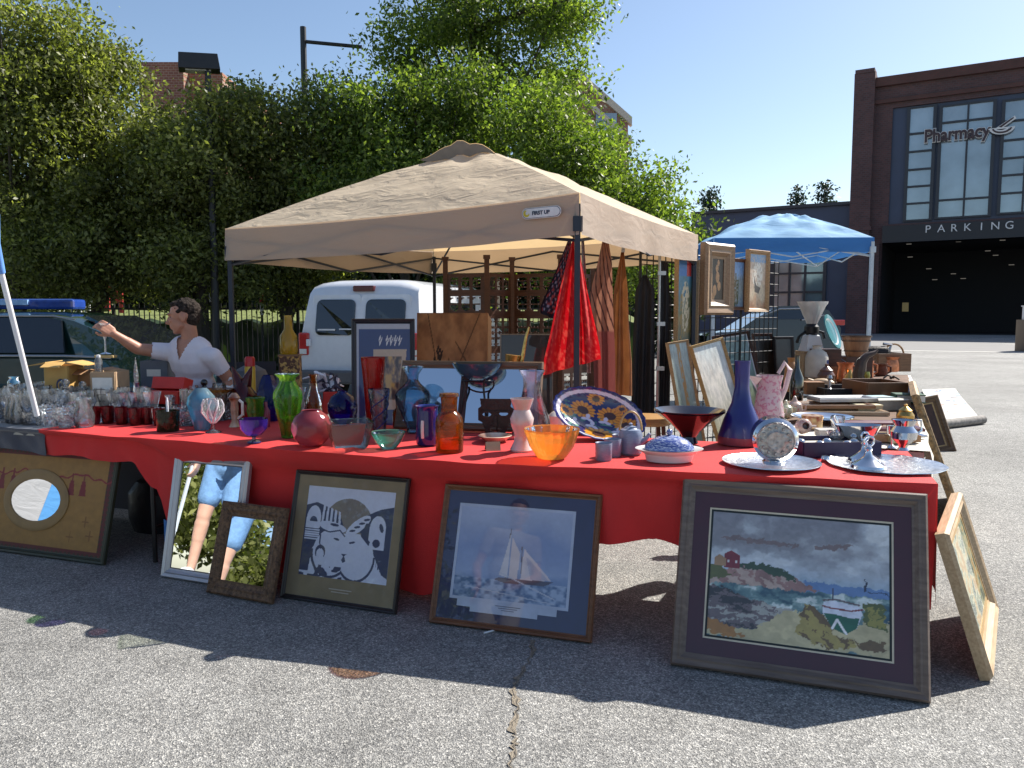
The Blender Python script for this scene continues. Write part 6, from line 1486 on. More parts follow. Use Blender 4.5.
q = MB(); q.tube([(8*k,-4*k,26*k),(14*k,-6*k,44*k),(18*k,-6*k,62*k),(13*k,-5*k,69*k),(7*k,-4*k,58*k)], [2.4*k,2.4*k,2.6*k,2.4*k,1.8*k], 9); q.build('handle', mat('pink_glaze', (.66,.52,.52), .25, coat=.4), t, True)
q = MB(); q.add([(-13*k,0,46*k),(-22*k,-2*k,56*k),(-10*k,-9*k,54*k),(-10*k,8*k,54*k),(-12*k,0,40*k)], [(0,1,2),(0,3,1),(1,3,2),(4,1,0)]); q.build('spout', white_cer, t)
# miniature teapots / cups piled
mini = None; flo = mat('floral_china', (.6,.45,.38), .25, 0, .2, 60, coat=.5, col2=(.45,.15,.12), thresh=.62); flo2 = mat('green_china', (.35,.45,.28), .25, 0, .3, 50, coat=.5, col2=(.65,.55,.4)); flo3 = mat('cream_china', (.62,.52,.42), .25, 0, .15, 30, coat=.5)
for i, (px, py, s, m, lb) in enumerate(((750,437,1.1,flo3,'small pinkish cup lying on its side left of the round silver flask'),(776,420,1,flo3,'miniature cream teapot behind the round silver flask'),(786,418,.9,flo2,'miniature green-banded teapot between two cream ones'),(795,416,1.0,flo,'miniature floral teapot at the back of the china cluster'),(801,434,1.0,flo,'floral miniature jug right of the round silver flask'),(762,420,.9,flo3,'miniature cream cup beside the cobalt flask vase'))):
    side = i in (0, 4)
    t, k = pot('miniature_teapot' if not side else 'miniature_cup', lb, 'teapot' if not side else 'cup', px, py, [(4*s,0),(6*s,1*s),(8*s,6*s),(7*s,12*s),(5*s,14*s),(3.5*s,14.5*s)], m, 18, group='miniature china')
    q = MB(); q.tube([(6*s*k,0,4*s*k),(11*s*k,0,6*s*k),(11*s*k,0,11*s*k),(6*s*k,0,12*s*k)], 1*s*k, 6); q.build('handle', m, t, True)
    if not side:
        q = MB(); q.lathe([(4*s*k,14*s*k),(2*s*k,17*s*k),(1.6*s*k,19*s*k),(.1*k,20*s*k)], 12); q.build('lid', m, t, True)
        q = MB(); q.tube([(-6*s*k,0,6*s*k),(-11*s*k,0,12*s*k)], [1.8*s*k,1*s*k], 6); q.build('spout', m, t, True)
    else: t.rotation_euler = (PI/2.3, 0, 0); t.location.z += 7*k; 
    if i not in (0, 4): t.location.z += 0
# round silver tray with canteen-like flask
def tray(name, label, px, py, rx, ry_ratio=1.0, rz=0, m=silver, z=TZ, h=3.0, n=48, scallop=0):
    p = G(px, py, z); k = p.y/FPX; t = thing(name, label, 'tray', p+Vector((0,0,.002)), rz)
    q = MB(); q.lathe([(.01,0),(rx*.72*k,.0),(rx*.76*k,.6*k),(rx*.97*k,h*.8*k),(rx*k,h*k),(rx*1.005*k,h*.8*k),(rx*.97*k,h*.55*k),(rx*.76*k,-.0),(.01,-.001)][:6], n, sy=ry_ratio, ribn=scallop, rib=.012 if scallop else 0); q.build('plate', m, t, True, auto=50); return t, k
silv2 = mat('engraved_silver', (.85,.85,.86), .3, 1, .2, 30, .5, 45)
tray('silver_tray', 'round silver tray under the round-faced silver flask', 771, 464, 48, 1.0, 0, silv2)
t = thing('silver_flask', 'round drum-shaped silver flask standing on edge with an embossed disc face', 'flask', base(776, 468)+Vector((0,.03,.012)), -.22); k = t.location.y/FPX*1.08
RX_ = Matrix.Rotation(PI/2, 3, 'X')
q = MB(); q.lathe([(8*k,0),(9*k,3*k),(5*k,6*k)], 24, sx=1.2); q.lathe([(.1*k,11*k),(17*k,12*k),(19*k,10*k),(20.5*k,8*k),(20.5*k,-16*k),(18*k,-22*k),(8*k,-27*k),(.1*k,-27*k)], 40, (0,0,24*k), RX_); q.build('drum', silver, t, True)
q = MB(); q.lathe([(.1*k,12.2*k),(8*k,13*k),(9*k,12.4*k),(15.5*k,12.2*k),(16.5*k,13*k),(17.5*k,12*k)], 40, (0,0,24*k), RX_)
for i in range(12): a = i*PI/6; q.sphere((12.4*k*math.cos(a), -12.6*k, 24*k+12.4*k*math.sin(a)), 1.6*k, 6)
q.build('embossed_face', mat('worn_silver', (.4,.38,.36), .35, .7, .4, 50, .5, 90), t, True)
# oval tray with cream set / candelabrum
tray('silver_tray', 'large oval silver tray at the right corner of the red table', 885, 466, 56, 1.0, .1, silv2, scallop=10)
t = thing('silver_serving_dish', 'low domed silver stand with two ring handles on the oval tray', 'dish', base(872, 471)+Vector((0,.04,.008)), 0); k = t.location.y/FPX
q = MB(); q.lathe([(17*k,0),(16*k,3*k),(8*k,8*k),(4*k,12*k),(3*k,17*k),(4*k,19*k),(2*k,22*k),(.1*k,23*k)], 28); q.build('dome', silver, t, True)
q = MB(); q.tube([(5*k*math.cos(a), 0, 27*k+5*k*math.sin(a)) for a in np.linspace(-PI/2, 1.5*PI, 20)], 1.2*k, 6); q.build('ring', silver, t, True)
t2_ = dup(t, t.location+Vector((.055,.16,0)), .3, 'rear domed silver stand with ring handle on the oval tray', scale=.95)
t = thing('sauce_boat', 'silver handled boat-shaped dish on the left of the oval tray', 'dish', base(862, 452)+Vector((0,.05,.03)), 0); k = t.location.y/FPX
q = MB(); q.lathe([(6*k,0),(5*k,2*k),(7*k,4*k),(18*k,10*k),(24*k,20*k),(23*k,20*k),(14*k,10*k),(.1*k,7*k)], 32, sy=.6); q.build('boat', silver, t, True)
q = MB(); q.tube([(-22*k,0,18*k),(-28*k,0,26*k),(-24*k,0,29*k),(-21*k,0,22*k)], 1.2*k, 6); q.build('handle', silver, t, True)
t = thing('cream_jug', 'silver cream jug with scroll handle at the right of the oval tray', 'jug', base(908, 456)+Vector((0,.05,.02)), 0); k = t.location.y/FPX
q = MB(); q.lathe([(6*k,0),(4*k,3*k),(5*k,6*k),(12*k,12*k),(13*k,19*k),(9*k,25*k),(12*k,31*k),(11*k,31*k)], 28); q.build('body', silver, t, True)
q = MB(); q.tube([(11*k,0,14*k),(18*k,0,20*k),(17*k,0,30*k),(10*k,0,30*k)], 1.1*k, 6); q.build('handle', silver, t, True)
t, k = pot('egg_cup', 'small clear glass salt cup among the silver pieces', 'cup', 836, 450, [(5,0),(2,2),(2,6),(8,12),(9,18)], CLR2, 18); t.location.z += .004

# navy presentation case with silver pieces
t = thing('presentation_case', 'open navy case with white silk lining and silver pieces, behind the oval tray', 'case', base(843, 458)+Vector((0,.12,0)), .06); k = t.location.y/FPX
q = MB(); a, b, h = 78*k, .2, 15*k
q.box((0,-b/2,h/2), (a,.008,h)); q.box((0,b/2,h/2), (a,.008,h)); q.box((-a/2,0,h/2), (.008,b-.01,h)); q.box((a/2,0,h/2), (.008,b-.01,h)); q.box((0,0,.004), (a-.01,b-.01,.008)); q.build('case_body', mat('navy_case', (.02,.012,.05), .5), t)
q = MB(); q.box((0,0,.03), (a-.012,b-.012,.04)); q.build('lining', mat('silk', (.55,.5,.42), .6, 0, .1, 20, .3, 30), t, bevel=.004)
for i in range(5): q = MB(); q.sphere(((-30+14*i)*k, (-.03 if i % 2 else .04), .055), 5*k, 12, sz=.6); q.build('silver_piece', silver, t, True)
# maroon framed print lying flat
p = G(884, 432, .80)
t = thing('framed_print', 'maroon framed print lying flat at the back of the silver pieces', 'picture', (p.x, p.y+.05, TZ), -.03); k = p.y/FPX
Mt = t; q = frame_bars(64*k, .30, .045, .02); o = q.build('frame', mat('maroon_frame', (.13,.03,.045), .3, coat=.4), t); o.rotation_euler = (-PI/2+.06, 0, 0); o.location = (0,-.16,.04)
o.rotation_euler = (-PI/2-.0, 0, 0)
q = MB(); q.box((0,0,.02), (64*k-.03,.28,.035)); q.build('backing', card, t)
def prt(U, V): C = ramp(vnoise(U, V, 5, 3, 4), [(.3,(190,160,110)),(.5,(215,195,150)),(.7,(140,100,60))]); return C
o = picture_mesh('picture', 64*k-.09, .2, prt, glazed, t, 50, 40); o.rotation_euler = (-PI/2, 0, 0); o.location = (0,-.1,.048)
q = MB(); q.box((0,0,.042), (64*k-.085,.215,.006)); q.build('mount', mat('grey_mount', (.16,.14,.2), .7), t)
for c_ in t.children:
    if c_.name.startswith('frame'): c_.location = (0, -.15, .06)

# ================================================================== WARES ON THE SIDE TABLES
def sp(s, w, z=TZ+.002): p = S0+e3*s+e4*w; return Vector((p.x, p.y, z))
def spx(px, py, z=TZ): return G(px, py, z)
tray('silver_tray', 'narrow oval silver tray behind the navy case', 822, 419, 30, 1.0, 0, silver, z=.78)
t = thing('stacked_frames', 'flat stack of bare wooden picture frames', 'frames', (0,0,0))
bpy.data.objects.remove(t)
for i, (px, py, w_, d_, c1, lb) in enumerate(((835,413,92,.26,pale_wood,'lowest bare wooden frame of the flat stack'),(828,407,80,.24,mid_wood,'middle brown frame of the flat stack'),(842,401,60,.2,mat('silver_leaf', (.4,.4,.4), .4,.4),'silvery frame lying on top of the flat stack'))):
    p = G(px, py, .76+.03*i); k = p.y/FPX; t = thing('empty_frame', lb, 'picture frame', (p.x, p.y, .76+.032*i), .08*(i-1), 'bare frames stacked flat')
    q = frame_bars(w_*k, d_, .045, .028); o = q.build('frame', c1, t); o.rotation_euler = (-PI/2, 0, 0); o.location = (0,-d_/2,.0+.0); 
    o.location.z = 0.0
    q = MB(); q.box((0,0,.006), (w_*k-.06,d_-.06,.008)); q.build('glass_sheet', mat('dusty_glass', (.3,.32,.33), .1, .2), t)
    o.data.transform(Matrix.Rotation(-PI/2, 4, 'X')) if False else None
# books and small boxes
bk_c = [((.45,.42,.33),'cream'),((.5,.5,.46),'grey-white'),((.2,.1,.06),'brown')]
for i, (px, py, w_, h_, c, lb) in enumerate(((893,411,34,10,(.42,.4,.34),'pale grey box at the outer edge of the side table'),(870,413,24,7,(.55,.48,.3),'cream card box beside the pale grey box'),(815,395,18,12,(.2,.09,.03),'small brown wooden block stack beside the leather strap'),(880,404,26,6,(.3,.42,.45),'greenish blue flat tin among the frames'))):
    p = G(px, py, TZ); k = p.y/FPX; t = thing('small_box', lb, 'box', (p.x, p.y+.06, TZ+.004), random.uniform(-.2,.2)); q = MB(); q.box((0,0,h_*k/2), (w_*k,.14,h_*k)); q.build('box_body', mat('boxc%d' % i, c, .6, 0, .15, 20), t, bevel=.003)
    q = MB(); q.box((0,0,h_*k), (w_*k+.006,.146,.008)); q.build('lid', mat('boxl%d' % i, tuple(x*1.15 for x in c), .6), t)
# leather trays
def woodtray(px, py, w_, d_, h_, label, m, rz=0, name='wooden_tray', wall=.012, z=TZ):
    p = G(px, py, z); k = p.y/FPX; a = w_*k; h = h_*k; t = thing(name, label, 'tray', (p.x, p.y+d_/2, z+.004), rz)
    q = MB(); q.box((0,-d_/2,h/2), (a,wall,h)); q.box((0,d_/2,h/2), (a,wall,h)); q.box((-a/2,0,h/2), (wall,d_-wall,h)); q.box((a/2,0,h/2), (wall,d_-wall,h)); q.build('sides', m, t, bevel=.003)
    q = MB(); q.box((0,0,.006), (a-wall,d_-wall,.012)); q.build('bottom', mat('tray_inside', (.03,.02,.02), .7), t); return t
woodtray(886, 400, 42, .42, 17, 'shallow brown leather tray with rounded rim', mat('brown_leather', (.16,.07,.03), .5, 0, .2, 10, coat=.2), .06)
woodtray(893, 372, 34, .5, 18, 'deep wooden tray with pale rim full of dark ironware', mid_wood, .06)
woodtray(852, 397, 56, .4, 8, 'black velvet-lined jewellery tray', black_paint, .05)
for i, (px, py, lb) in enumerate(((838,392,'silver spoon at the left of the velvet tray'),(856,393,'silver ladle in the middle of the velvet tray'),(872,391,'silver fork at the right of the velvet tray'),(846,398,'bent silver tongs at the front of the velvet tray'),(887,388,'bright steel shears on the leather tray'))):
    p = G(px, py, TZ+.03); k = p.y/FPX; t = thing('silver_cutlery', lb, 'cutlery', p, random.uniform(-1,1)); q = MB(); q.tube([(-10*k,0,.0),(0,0,.012),(7*k,0,.004)], [.006,.004,.005], 6); q.build('handle', silver, t, True); q = MB(); q.sphere((10*k,0,.004), 4*k, 10, sz=.3); q.build('bowl', silver, t, True)
# stoneware jug on wooden block
t, k = pot('stoneware_jug', 'cream stoneware jug with a narrow neck on the brown box', 'jug', 818, 378, [(10,0),(11,1),(11,20),(9,25),(4.5,28),(4,31),(5,32),(3.6,32)], mat('stoneware', (.5,.45,.38), .4, 0, .1, 12, coat=.2), 26, z=.80)
q = MB(); q.box((7*k,-8.6*k,12*k), (3*k,.003,12*k)); q.build('label_mark', mat('blue_mark', (.1,.12,.3), .6), t)
jl = t.location.copy(); t = thing('wooden_box', 'tan wooden box under the stoneware jug', 'box', (jl.x-.0, jl.y+.02, TZ+.002), .1); q = MB(); q.box((0,0,.018), (.3,.26,.036)); q.build('box_body', pale_wood, t); q = MB(); q.box((0,-.132,.018), (.05,.006,.015)); q.build('catch', brass, t)
# grain mill: white funnel on black body and white base
p = Vector(((811-512)/FPX*8.25, 8.25, TZ)); k = p.y/FPX
t = thing('coffee_mill', 'old mill with a white fluted funnel, black body and white base', 'mill', p, .1)
q = MB(); q.lathe([(13*k,27*k),(12.5*k,29*k),(8.5*k,43*k),(5*k,45*k)], 4, rot=Matrix.Rotation(PI/4, 3, 'Z')); q.build('base', white_paint, t)
q = MB(); q.box((0,0,14*k), (24*k,20*k,28*k)); q.build('plinth', pale_wood, t)
q = MB(); q.lathe([(5*k,44*k),(7*k,46*k),(7*k,52*k),(4*k,56*k)], 16); q.tube([(-7*k,0,47*k),(-13*k,0,42*k),(-15*k,0,36*k)], 1.5*k, 7); q.tube([(5*k,0,48*k),(11*k,-2*k,46*k),(12*k,-3*k,40*k)], 1.6*k, 7); q.build('mill_body', black_metal, t, True)
q = MB(); q.lathe([(5*k,55*k),(7*k,60*k),(12*k,72*k),(14*k,75*k),(14.5*k,77*k),(13*k,76*k),(11*k,70*k)], 32, ribn=16, rib=.025); q.build('funnel', mat('funnel_white', (.6,.6,.6), .3, .3), t, True)
# teal wheel/plates
t = thing('striped_plates', 'leaning teal and white striped round platter behind the mill', 'platter', PD(828, 333, 8.0), 0); k = 8.0/FPX
tp_ = mat('teal_stripe', (.04,.2,.22), .3, 0, .2, 6, coat=.4); R_ = Matrix.Rotation(.9, 3, 'Z') @ Matrix.Rotation(1.2, 3, 'X')
for i, (r0, r1, m) in enumerate(((0.1,7,tp_),(7,9,white_cer),(9,12.5,tp_),(12.5,14,white_cer),(14,18,tp_))):
    q = MB(); q.lathe([(r0*k,(.0+i*.8)*k),(r1*k,(.8+i*.8)*k),(r1*k,(2+i*.8)*k),(r0*k,(1.2+i*.8)*k)], 32, rot=R_); q.build('ring_band', m, t, True)
zb_ = t.location.z-18*k
st = thing('plate_riser', 'dark wooden riser holding up the striped platter', 'riser', (t.location.x, t.location.y+.05, TZ)); q = MB(); q.box((0,0,(zb_-TZ)/2+.01), (.25,.2,zb_-TZ+.02)); q.build('body', dark_wood, st); q = MB(); q.box((0,-.1,.1), (.2,.01,.1)); q.build('front_panel', mid_wood, st)
# wooden tub
p = Vector(((856-512)/FPX*8.3, 8.3, TZ)); k = p.y/FPX; t = thing('wooden_tub', 'round banded wooden tub behind the copper pots', 'tub', p)
h0 = 22
q = MB(); q.lathe([(9*k,h0*k),(10*k,(h0+2)*k),(13.5*k,(h0+20)*k),(12.5*k,(h0+20)*k),(9.5*k,(h0+4)*k),(.1*k,(h0+3)*k)], 28); q.build('staves', wood('tub_wood', (.2,.1,.05), (.32,.17,.09), 5, stretch=(6,6,1)), t, True)
for z, r in ((5, 10.7), (15, 12.7), (19.3, 13.6)): q = MB(); q.lathe([(r*k,(h0+z)*k),((r+.5)*k,(h0+z)*k),((r+.8)*k,(h0+z+1.5)*k),((r+.3)*k,(h0+z+1.5)*k)], 28); q.build('hoop', mat('hoop', (.12,.08,.06), .5, .6), t, True)
q = MB(); q.box((0,0,h0/2*k), (26*k,.2,h0*k)); q.build('stand', dark_wood, t)
# copper pots and iron pieces
cp_ = [(846,383,8,20,copper,'tall copper mug left of the brass bell'),(853,376,7,16,mat('brown_pot', (.12,.05,.03), .3, coat=.5),'brown glazed beaker behind the copper mug'),(868,378,6,17,copper,'copper cup right of the long iron horn'),(834,380,7,24,mat('dark_pot', (.05,.02,.018), .3, coat=.5),'dark maroon pitcher beside the stoneware jug'),(892,372,8,15,copper,'squat copper pot in front of the hand grinder'),(882,376,6,12,mat('rusty_iron', (.13,.04,.02), .7, .3, .4, 20, .5),'rusty iron cup below the hand grinder'),(842,372,6,16,mat('brown_pot', (.12,.05,.03), .3, coat=.5),'small brown jug at the back of the copper row')]
for px, py, r, h, m, lb in cp_:
    t, k = pot('copper_pot', lb, 'pot', px, py, [(r*.8,0),(r,1),(r,h*.5),(r*.85,h*.8),(r*1.05,h),(r*.9,h)], m, 20)
    q = MB(); q.tube([(r*.9*k,0,h*.2*k),(r*1.6*k,0,h*.35*k),(r*1.6*k,0,h*.75*k),(r*.9*k,0,h*.85*k)], 1.1*k, 6); q.build('handle', m, t, True)
t, k = pot('brass_bell', 'polished brass bell glinting in front of the copper mug', 'bell', 851, 384, [(7,0),(6,2),(4.5,8),(2,11),(1,14)], brass, 18)
t, k = pot('brass_candlestick', 'greenish brass candlestick beside the iron horn', 'candlestick', 868, 388, [(6,0),(5,1),(2,4),(1.5,8),(3,12),(2,16)], mat('green_brass', (.35,.34,.1), .35, .8, .3), 16)
t = thing('iron_horn', 'long curved dark iron horn rising over the copper pots', 'horn', G(862, 386, TZ)+Vector((0,.05,0))); k = t.location.y/FPX
q = MB(); q.tube([(0,0,0),(-1*k,0,12*k),(1*k,0,24*k),(6*k,0,30*k),(14*k,0,33*k),(17*k,0,36*k)], [6*k,6.5*k,5*k,3.5*k,2.2*k,.8*k], 10); q.lathe([(8*k,0),(7*k,2*k),(5*k,3*k)], 16); q.build('body', mat('horn_brown', (.06,.035,.025), .5, 0, .4, 12), t, True)
t = thing('hand_grinder', 'black cast-iron hand grinder with crank on the side table', 'grinder', G(884, 372, TZ)+Vector((0,.2,0))); k = t.location.y/FPX
q = MB(); q.lathe([(9*k,0),(8*k,3*k),(4*k,8*k),(5*k,12*k)], 16); q.lathe([(5*k,-12*k),(7*k,-6*k),(7*k,8*k),(4*k,12*k)], 16, (0,0,18*k), Matrix.Rotation(PI/2, 3, 'Y')); q.build('body', dark_iron, t, True)
q = MB(); q.tube([(-12*k,0,18*k),(-16*k,-.02,20*k),(-26*k,-.05,14*k),(-30*k,-.05,18*k)], 1.3*k, 6); q.build('crank', steel, t, True); q = MB(); q.tube([(12*k,0,20*k),(14*k,0,26*k),(6*k,0,27*k)], 1.5*k, 6); q.build('hopper_arm', steel, t, True)
for i, (px, py, lb) in enumerate(((893,379,'iron hinge'),(886,383,'steel bolt'),(900,380,'iron hook'))):
    t = thing('ironware', lb+' lying in the deep wooden tray', 'hardware', G(px, py, TZ+.02)+Vector((0,.1,0)), i); q = MB(); q.tube([(-.05,0,0),(0,.02,.03),(.05,0,.01)], .009, 6); q.sphere((.05,0,.01), .016, 8); q.build('body', dark_iron if i % 2 == 0 else steel, t, True)
t = thing('leather_shoe_last', 'brown leather strap and buckle draped beside the block stack', 'strap', G(806, 402, TZ)+Vector((0,.15,0))); k = t.location.y/FPX
q = MB(); q.tube([(0,0,.01),(2*k,0,20*k),(-3*k,0,38*k),(-5*k,.03,20*k),(-4*k,0,.01)], 1.8*k, 8); q.build('strap_body', mat('black_leather', (.015,.013,.013), .35, coat=.4), t, True)
t, k = pot('wine_bottle', 'dark wine bottle beside the pink pitcher handle', 'bottle', 797, 408, [(6,0),(6.5,1),(6.5,30),(2.4,40),(2.2,52)], mat('bottle_black', (.01,.012,.01), .08, coat=1), 18)
t = thing('tan_vase', 'tan wooden vase left of the stoneware jug', 'vase', G(803, 395, TZ)+Vector((0,.3,0))); k = t.location.y/FPX
q = MB(); q.lathe([(5*k,0),(7*k,10*k),(6*k,24*k),(3*k,30*k),(4*k,34*k)], 18); q.build('body', mat('tan_wood_vase', (.35,.17,.06), .4, 0, .2, 8), t, True)
# black folding chairs / dark figure under the blue canopy
t = thing('folding_chair', 'black folding chair under the blue canopy with a wire back', 'chair', (PD(790,340,9.5).x, 9.5, 0), .5)
q = MB(); q.box((0,0,.45), (.45,.42,.03)); q.build('seat', black_metal, t); q = MB(); q.box((0,.2,.78), (.45,.03,.3)); q.build('backrest', black_metal, t)
for sx in (-1, 1):
    for sy in (-1, 1): q = MB(); q.tube([(sx*.2,sy*.2,0),(sx*.2,sy*.16,.9 if sy > 0 else .45)], .012, 6); q.build('leg', steel, t)
# far right boxes on the ground at frame edge
p = G(1056, 352)
t = thing('crate', 'weathered upright wooden crate at the right edge', 'crate', (p.x, p.y+.6, 0)); k = p.y/FPX
q = MB(); q.box((0,0,16*k), (2.0,.8,32*k)); q.build('body', mat('old_wood', (.22,.17,.12), .8, 0, .4, 1.5, stretch=(1,1,.2)), t)
for i in range(6): q = MB(); q.box((-.9+i*.36,-.42,16*k), (.28,.04,32*k)); q.build('slat', mat('old_wood', (.22,.17,.12), .8), t)
t2 = thing('white_bin', 'white plastic bin standing on the weathered crate at the right edge', 'bin', (p.x-.25, p.y+.6, 32*k)); q = MB(); q.box((0,0,7*k), (1.2,.6,14*k)); q.build('body', white_paint, t2, bevel=.02); q = MB(); q.box((0,0,14*k), (1.26,.66,.04)); q.build('lid', white_paint, t2)
p = G(1060, 415); t = thing('blocker', 'bucket added unseen off the right edge to throw the rounded shadow', 'blocker', (p.x+1.5, p.y+.8, 0)); q = MB(); q.lathe([(.3,0),(.36,.1),(.45,1.0),(.43,1.0),(.3,.05)], 24); q.build('body', steel, t, True)  # stand-in added out of view only for the shadow it casts

# ================================================================== GLASSWARE AT THE LEFT
protos = {}
def proto(key, name, cat, label, prof, m, **kw):
    k = 4.6/FPX; t = thing(name, label, cat, (0,0,0), 0, 'clear crystal crowded on the navy cloth'); q = MB(); q.lathe([(max(r*k,1e-4), h*k) for r, h in prof], 16, **kw); q.build('body', m, t, True); protos[key] = t; return t, k
t, k = proto('wine', 'wine_glass', 'glass', 'clear stemmed wine glass crowded among the crystal', [(6,0),(5,.6),(.8,1.6),(.8,12),(3,14),(6.5,20),(7,28),(6,34)], CLR)
t, k = proto('tumb', 'cut_tumbler', 'tumbler', 'cut-glass tumbler crowded among the crystal', [(6,0),(6,1),(6.5,10),(7.5,19),(7,19)], CLR2, ribn=8, rib=.05)
t, k = proto('bowl', 'crystal_bowl', 'bowl', 'cut crystal bowl crowded among the glassware', [(5,0),(6,1),(11,7),(14,14),(13,14)], CLR2, ribn=8, rib=.06)
t, k = proto('cand', 'crystal_candlestick', 'candlestick', 'knobbed crystal candlestick crowded among the glassware', [(7,0),(6,1),(2,4),(3.5,7),(1.6,10),(3.5,14),(1.8,18),(2.6,24),(4,27),(3,27)], CLR2)
t, k = proto('deca', 'decanter', 'decanter', 'clear cut decanter with ball stopper crowded among the glassware', [(9,0),(10,2),(10,14),(7,22),(3,27),(3,34),(4.5,36)], CLR2, ribn=8, rib=.04)
q = MB(); q.sphere((0,0,41*k), 4.6*k, 10); q.build('stopper', CLR, t, True)
t, k = proto('jug', 'glass_pitcher', 'pitcher', 'clear glass pitcher with loop handle crowded among the glassware', [(8,0),(9,2),(10,12),(7,22),(8,30),(7.5,30)], CLR)
q = MB(); q.tube([(8*k,0,7*k),(15*k,0,12*k),(15*k,0,24*k),(7*k,0,27*k)], 1.2*k, 6); q.build('handle', CLR, t, True)
t, k = proto('egg', 'crystal_vase', 'vase', 'pinched clear crystal vase crowded among the glassware', [(7,0),(7,2),(4,8),(6,18),(9,30),(8,30)], CLR, ribn=6, rib=.08)
rr = random.Random(12); used = []; first = {}
order = ['wine','tumb','bowl','cand','deca','jug','egg','wine','tumb','tumb','wine']
cnt = 0; tries = 0
while cnt < 150 and tries < 20000:
    tries += 1
    s = fp(rr.uniform(-60, 150)); y = rr.uniform(.05, .72)
    kx = order[rr.randrange(len(order))]
    r = {'wine':.043,'tumb':.044,'bowl':.07,'cand':.042,'deca':.058,'jug':.058,'egg':.05}[kx]
    p = C0+e1*s+e2*y; px = 512+p.x/p.y*FPX
    if px > 86 and y < .32: continue
    if px > 100 and kx in ('deca', 'jug'): continue
    if any((p-u_).length < r*.78+r2*.78 for u_, r2 in used): continue
    used.append((p, r)); p.z = TZ; kk_ = rr.uniform(.9, 1.15)
    if kx not in first: first[kx] = protos[kx]; protos[kx].location = p; protos[kx].scale = (kk_,)*3; protos[kx].rotation_euler = (0,0,rr.uniform(0,6))
    else: dup(protos[kx], p, rr.uniform(0, 6), scale=kk_)
    cnt += 1
for kx, t in protos.items():
    if kx not in first: bpy.data.objects.remove(t.children[0]); bpy.data.objects.remove(t)
pot('vase', 'teal glass jar among the clear crystal at the far left', 'vase', 13, 392, [(5,0),(6,2),(6,10),(4,13),(5,15)], TURQ, 18).__class__
# plastic-wrapped glasses on the cloth
t = thing('plastic_bag', 'crumpled clear plastic bag of small glasses on the navy cloth edge', 'bag', base(76, 424)+Vector((0,.05,0))); k = t.location.y/FPX
q = MB(); 
P_ = []
for i in range(13):
    u = -1+2*i/12; row = []
    for j in range(9):
        v = -1+2*j/8; row.append(((22*u)*k+.006*math.sin(9*v+i), .06*v, max(.002, (1-u*u)*(1-v*v)*12*k+.008*math.sin(i*2.1+j*3.3))))
    P_.append(row)
q.grid([[Vector(p) for p in r] for r in P_]); q.build('film', glass('film', (.92,.92,.94), .3, .8, (.75,.75,.78), refl=1.8), t, True, auto=180)
# cardboard boxes behind the crystal
def carton(px0, px1, pyt, pyb, D, label, m, rz=0, dp=.3, flaps=True, name='cardboard_box'):
    a = PD(px0, pyb, D); b = PD(px1, pyb, D); top = PD(px0, pyt, D).z; c = (a+b)/2; h = top-TZ; w_ = b.x-a.x
    t = thing(name, label, 'box', (c.x, c.y+dp/2, TZ-.0), rz); q = MB()
    q.box((0,-dp/2,h/2), (w_,.008,h)); q.box((0,dp/2,h/2), (w_,.008,h)); q.box((-w_/2,0,h/2), (.008,dp-.01,h)); q.box((w_/2,0,h/2), (.008,dp-.01,h)); q.box((0,0,.004), (w_-.01,dp-.01,.008)); q.build('carton', m, t)
    if flaps:
        for s, ax in ((-1, 0), (1, 0)):
            q = MB(); q.box((s*(w_/2+.05), 0, h+.012), (.12, dp, .005), Matrix.Rotation(s*.2, 3, 'Y')); q.build('flap', m, t)
        q = MB(); q.box((0, -dp/2-.04, h+.01), (w_*.8, .1, .005), Matrix.Rotation(.3, 3, 'X')); q.build('flap', m, t)
    return t, w_, h
# supports for boxes behind table: they stand on a rear folding table
rb = C0+e1*fp(150)+e2*(DEP+.12)
folding_table('folding table behind the crystal carrying open cartons', rb, e1, e2, 2.0, .6)
yel = mat('yellow_card', (.55,.33,.1), .7, 0, .12, 8)
t, w_, h = carton(44, 66, 366, 392, 5.25, 'open yellow cardboard box with a dark oval emblem behind the crystal', yel, .1, .25)
q = MB(); em = [(.028*math.cos(a), .045*math.sin(a)) for a in np.linspace(0, 2*PI, 20)[:-1]]
Me = Matrix.Translation((.03,-.13,h*.6)) @ Matrix.Rotation(PI/2, 4, 'X'); q.prism(em, .004, Me); q.build('emblem', mat('emblem_navy', (.04,.05,.12), .6), t)
q = MB(); q.prism([(x*.62-.0, y*.62) for x, y in em], .005, Me); q.build('emblem_inner', yel, t)
q = MB(); q.prism([(x*.3, y*.42) for x, y in em], .0065, Me); q.build('emblem_core', mat('emblem_navy', (.04,.05,.12), .6), t)
t, w_, h = carton(67, 93, 373, 394, 5.4, 'open brown carton between the yellow box and the white-labelled box', card, -.05, .28)
t, w_, h = carton(91, 115, 372, 394, 5.1, 'pale brown box with a big white label, below the raised glass', mat('pale_card', (.4,.27,.16), .7), .02, .2, flaps=False)
q = MB(); q.box((0,-.106,h*.5), (.13,.004,h*.75)); lo = q.build('label_sheet', paper, t)
q = MB()
for i, (z, ww) in enumerate(((.62,.05),(.5,.06),(.36,.05))): q.box((-.01,-.1095,h*z), (ww,.002,.006))
q.build('print_lines', mat('print_grey', (.15,.15,.15), .7), lo)
t, k = pot('bottle', 'small clear plastic bottle with a white cap behind the white-labelled box', 'bottle', 99, 372, [(4,0),(4,14),(2,18)], glass('plastic', (.8,.82,.84), .3, .7, (.6,.62,.65)), 12); t.location = PD(99, 373, 5.2); t.scale = (.5,)*3
q = MB(); q.lathe([(2.2*k,17*k),(2.2*k,20*k),(.1*k,20.5*k)], 10); q.build('cap', white_paint, t)
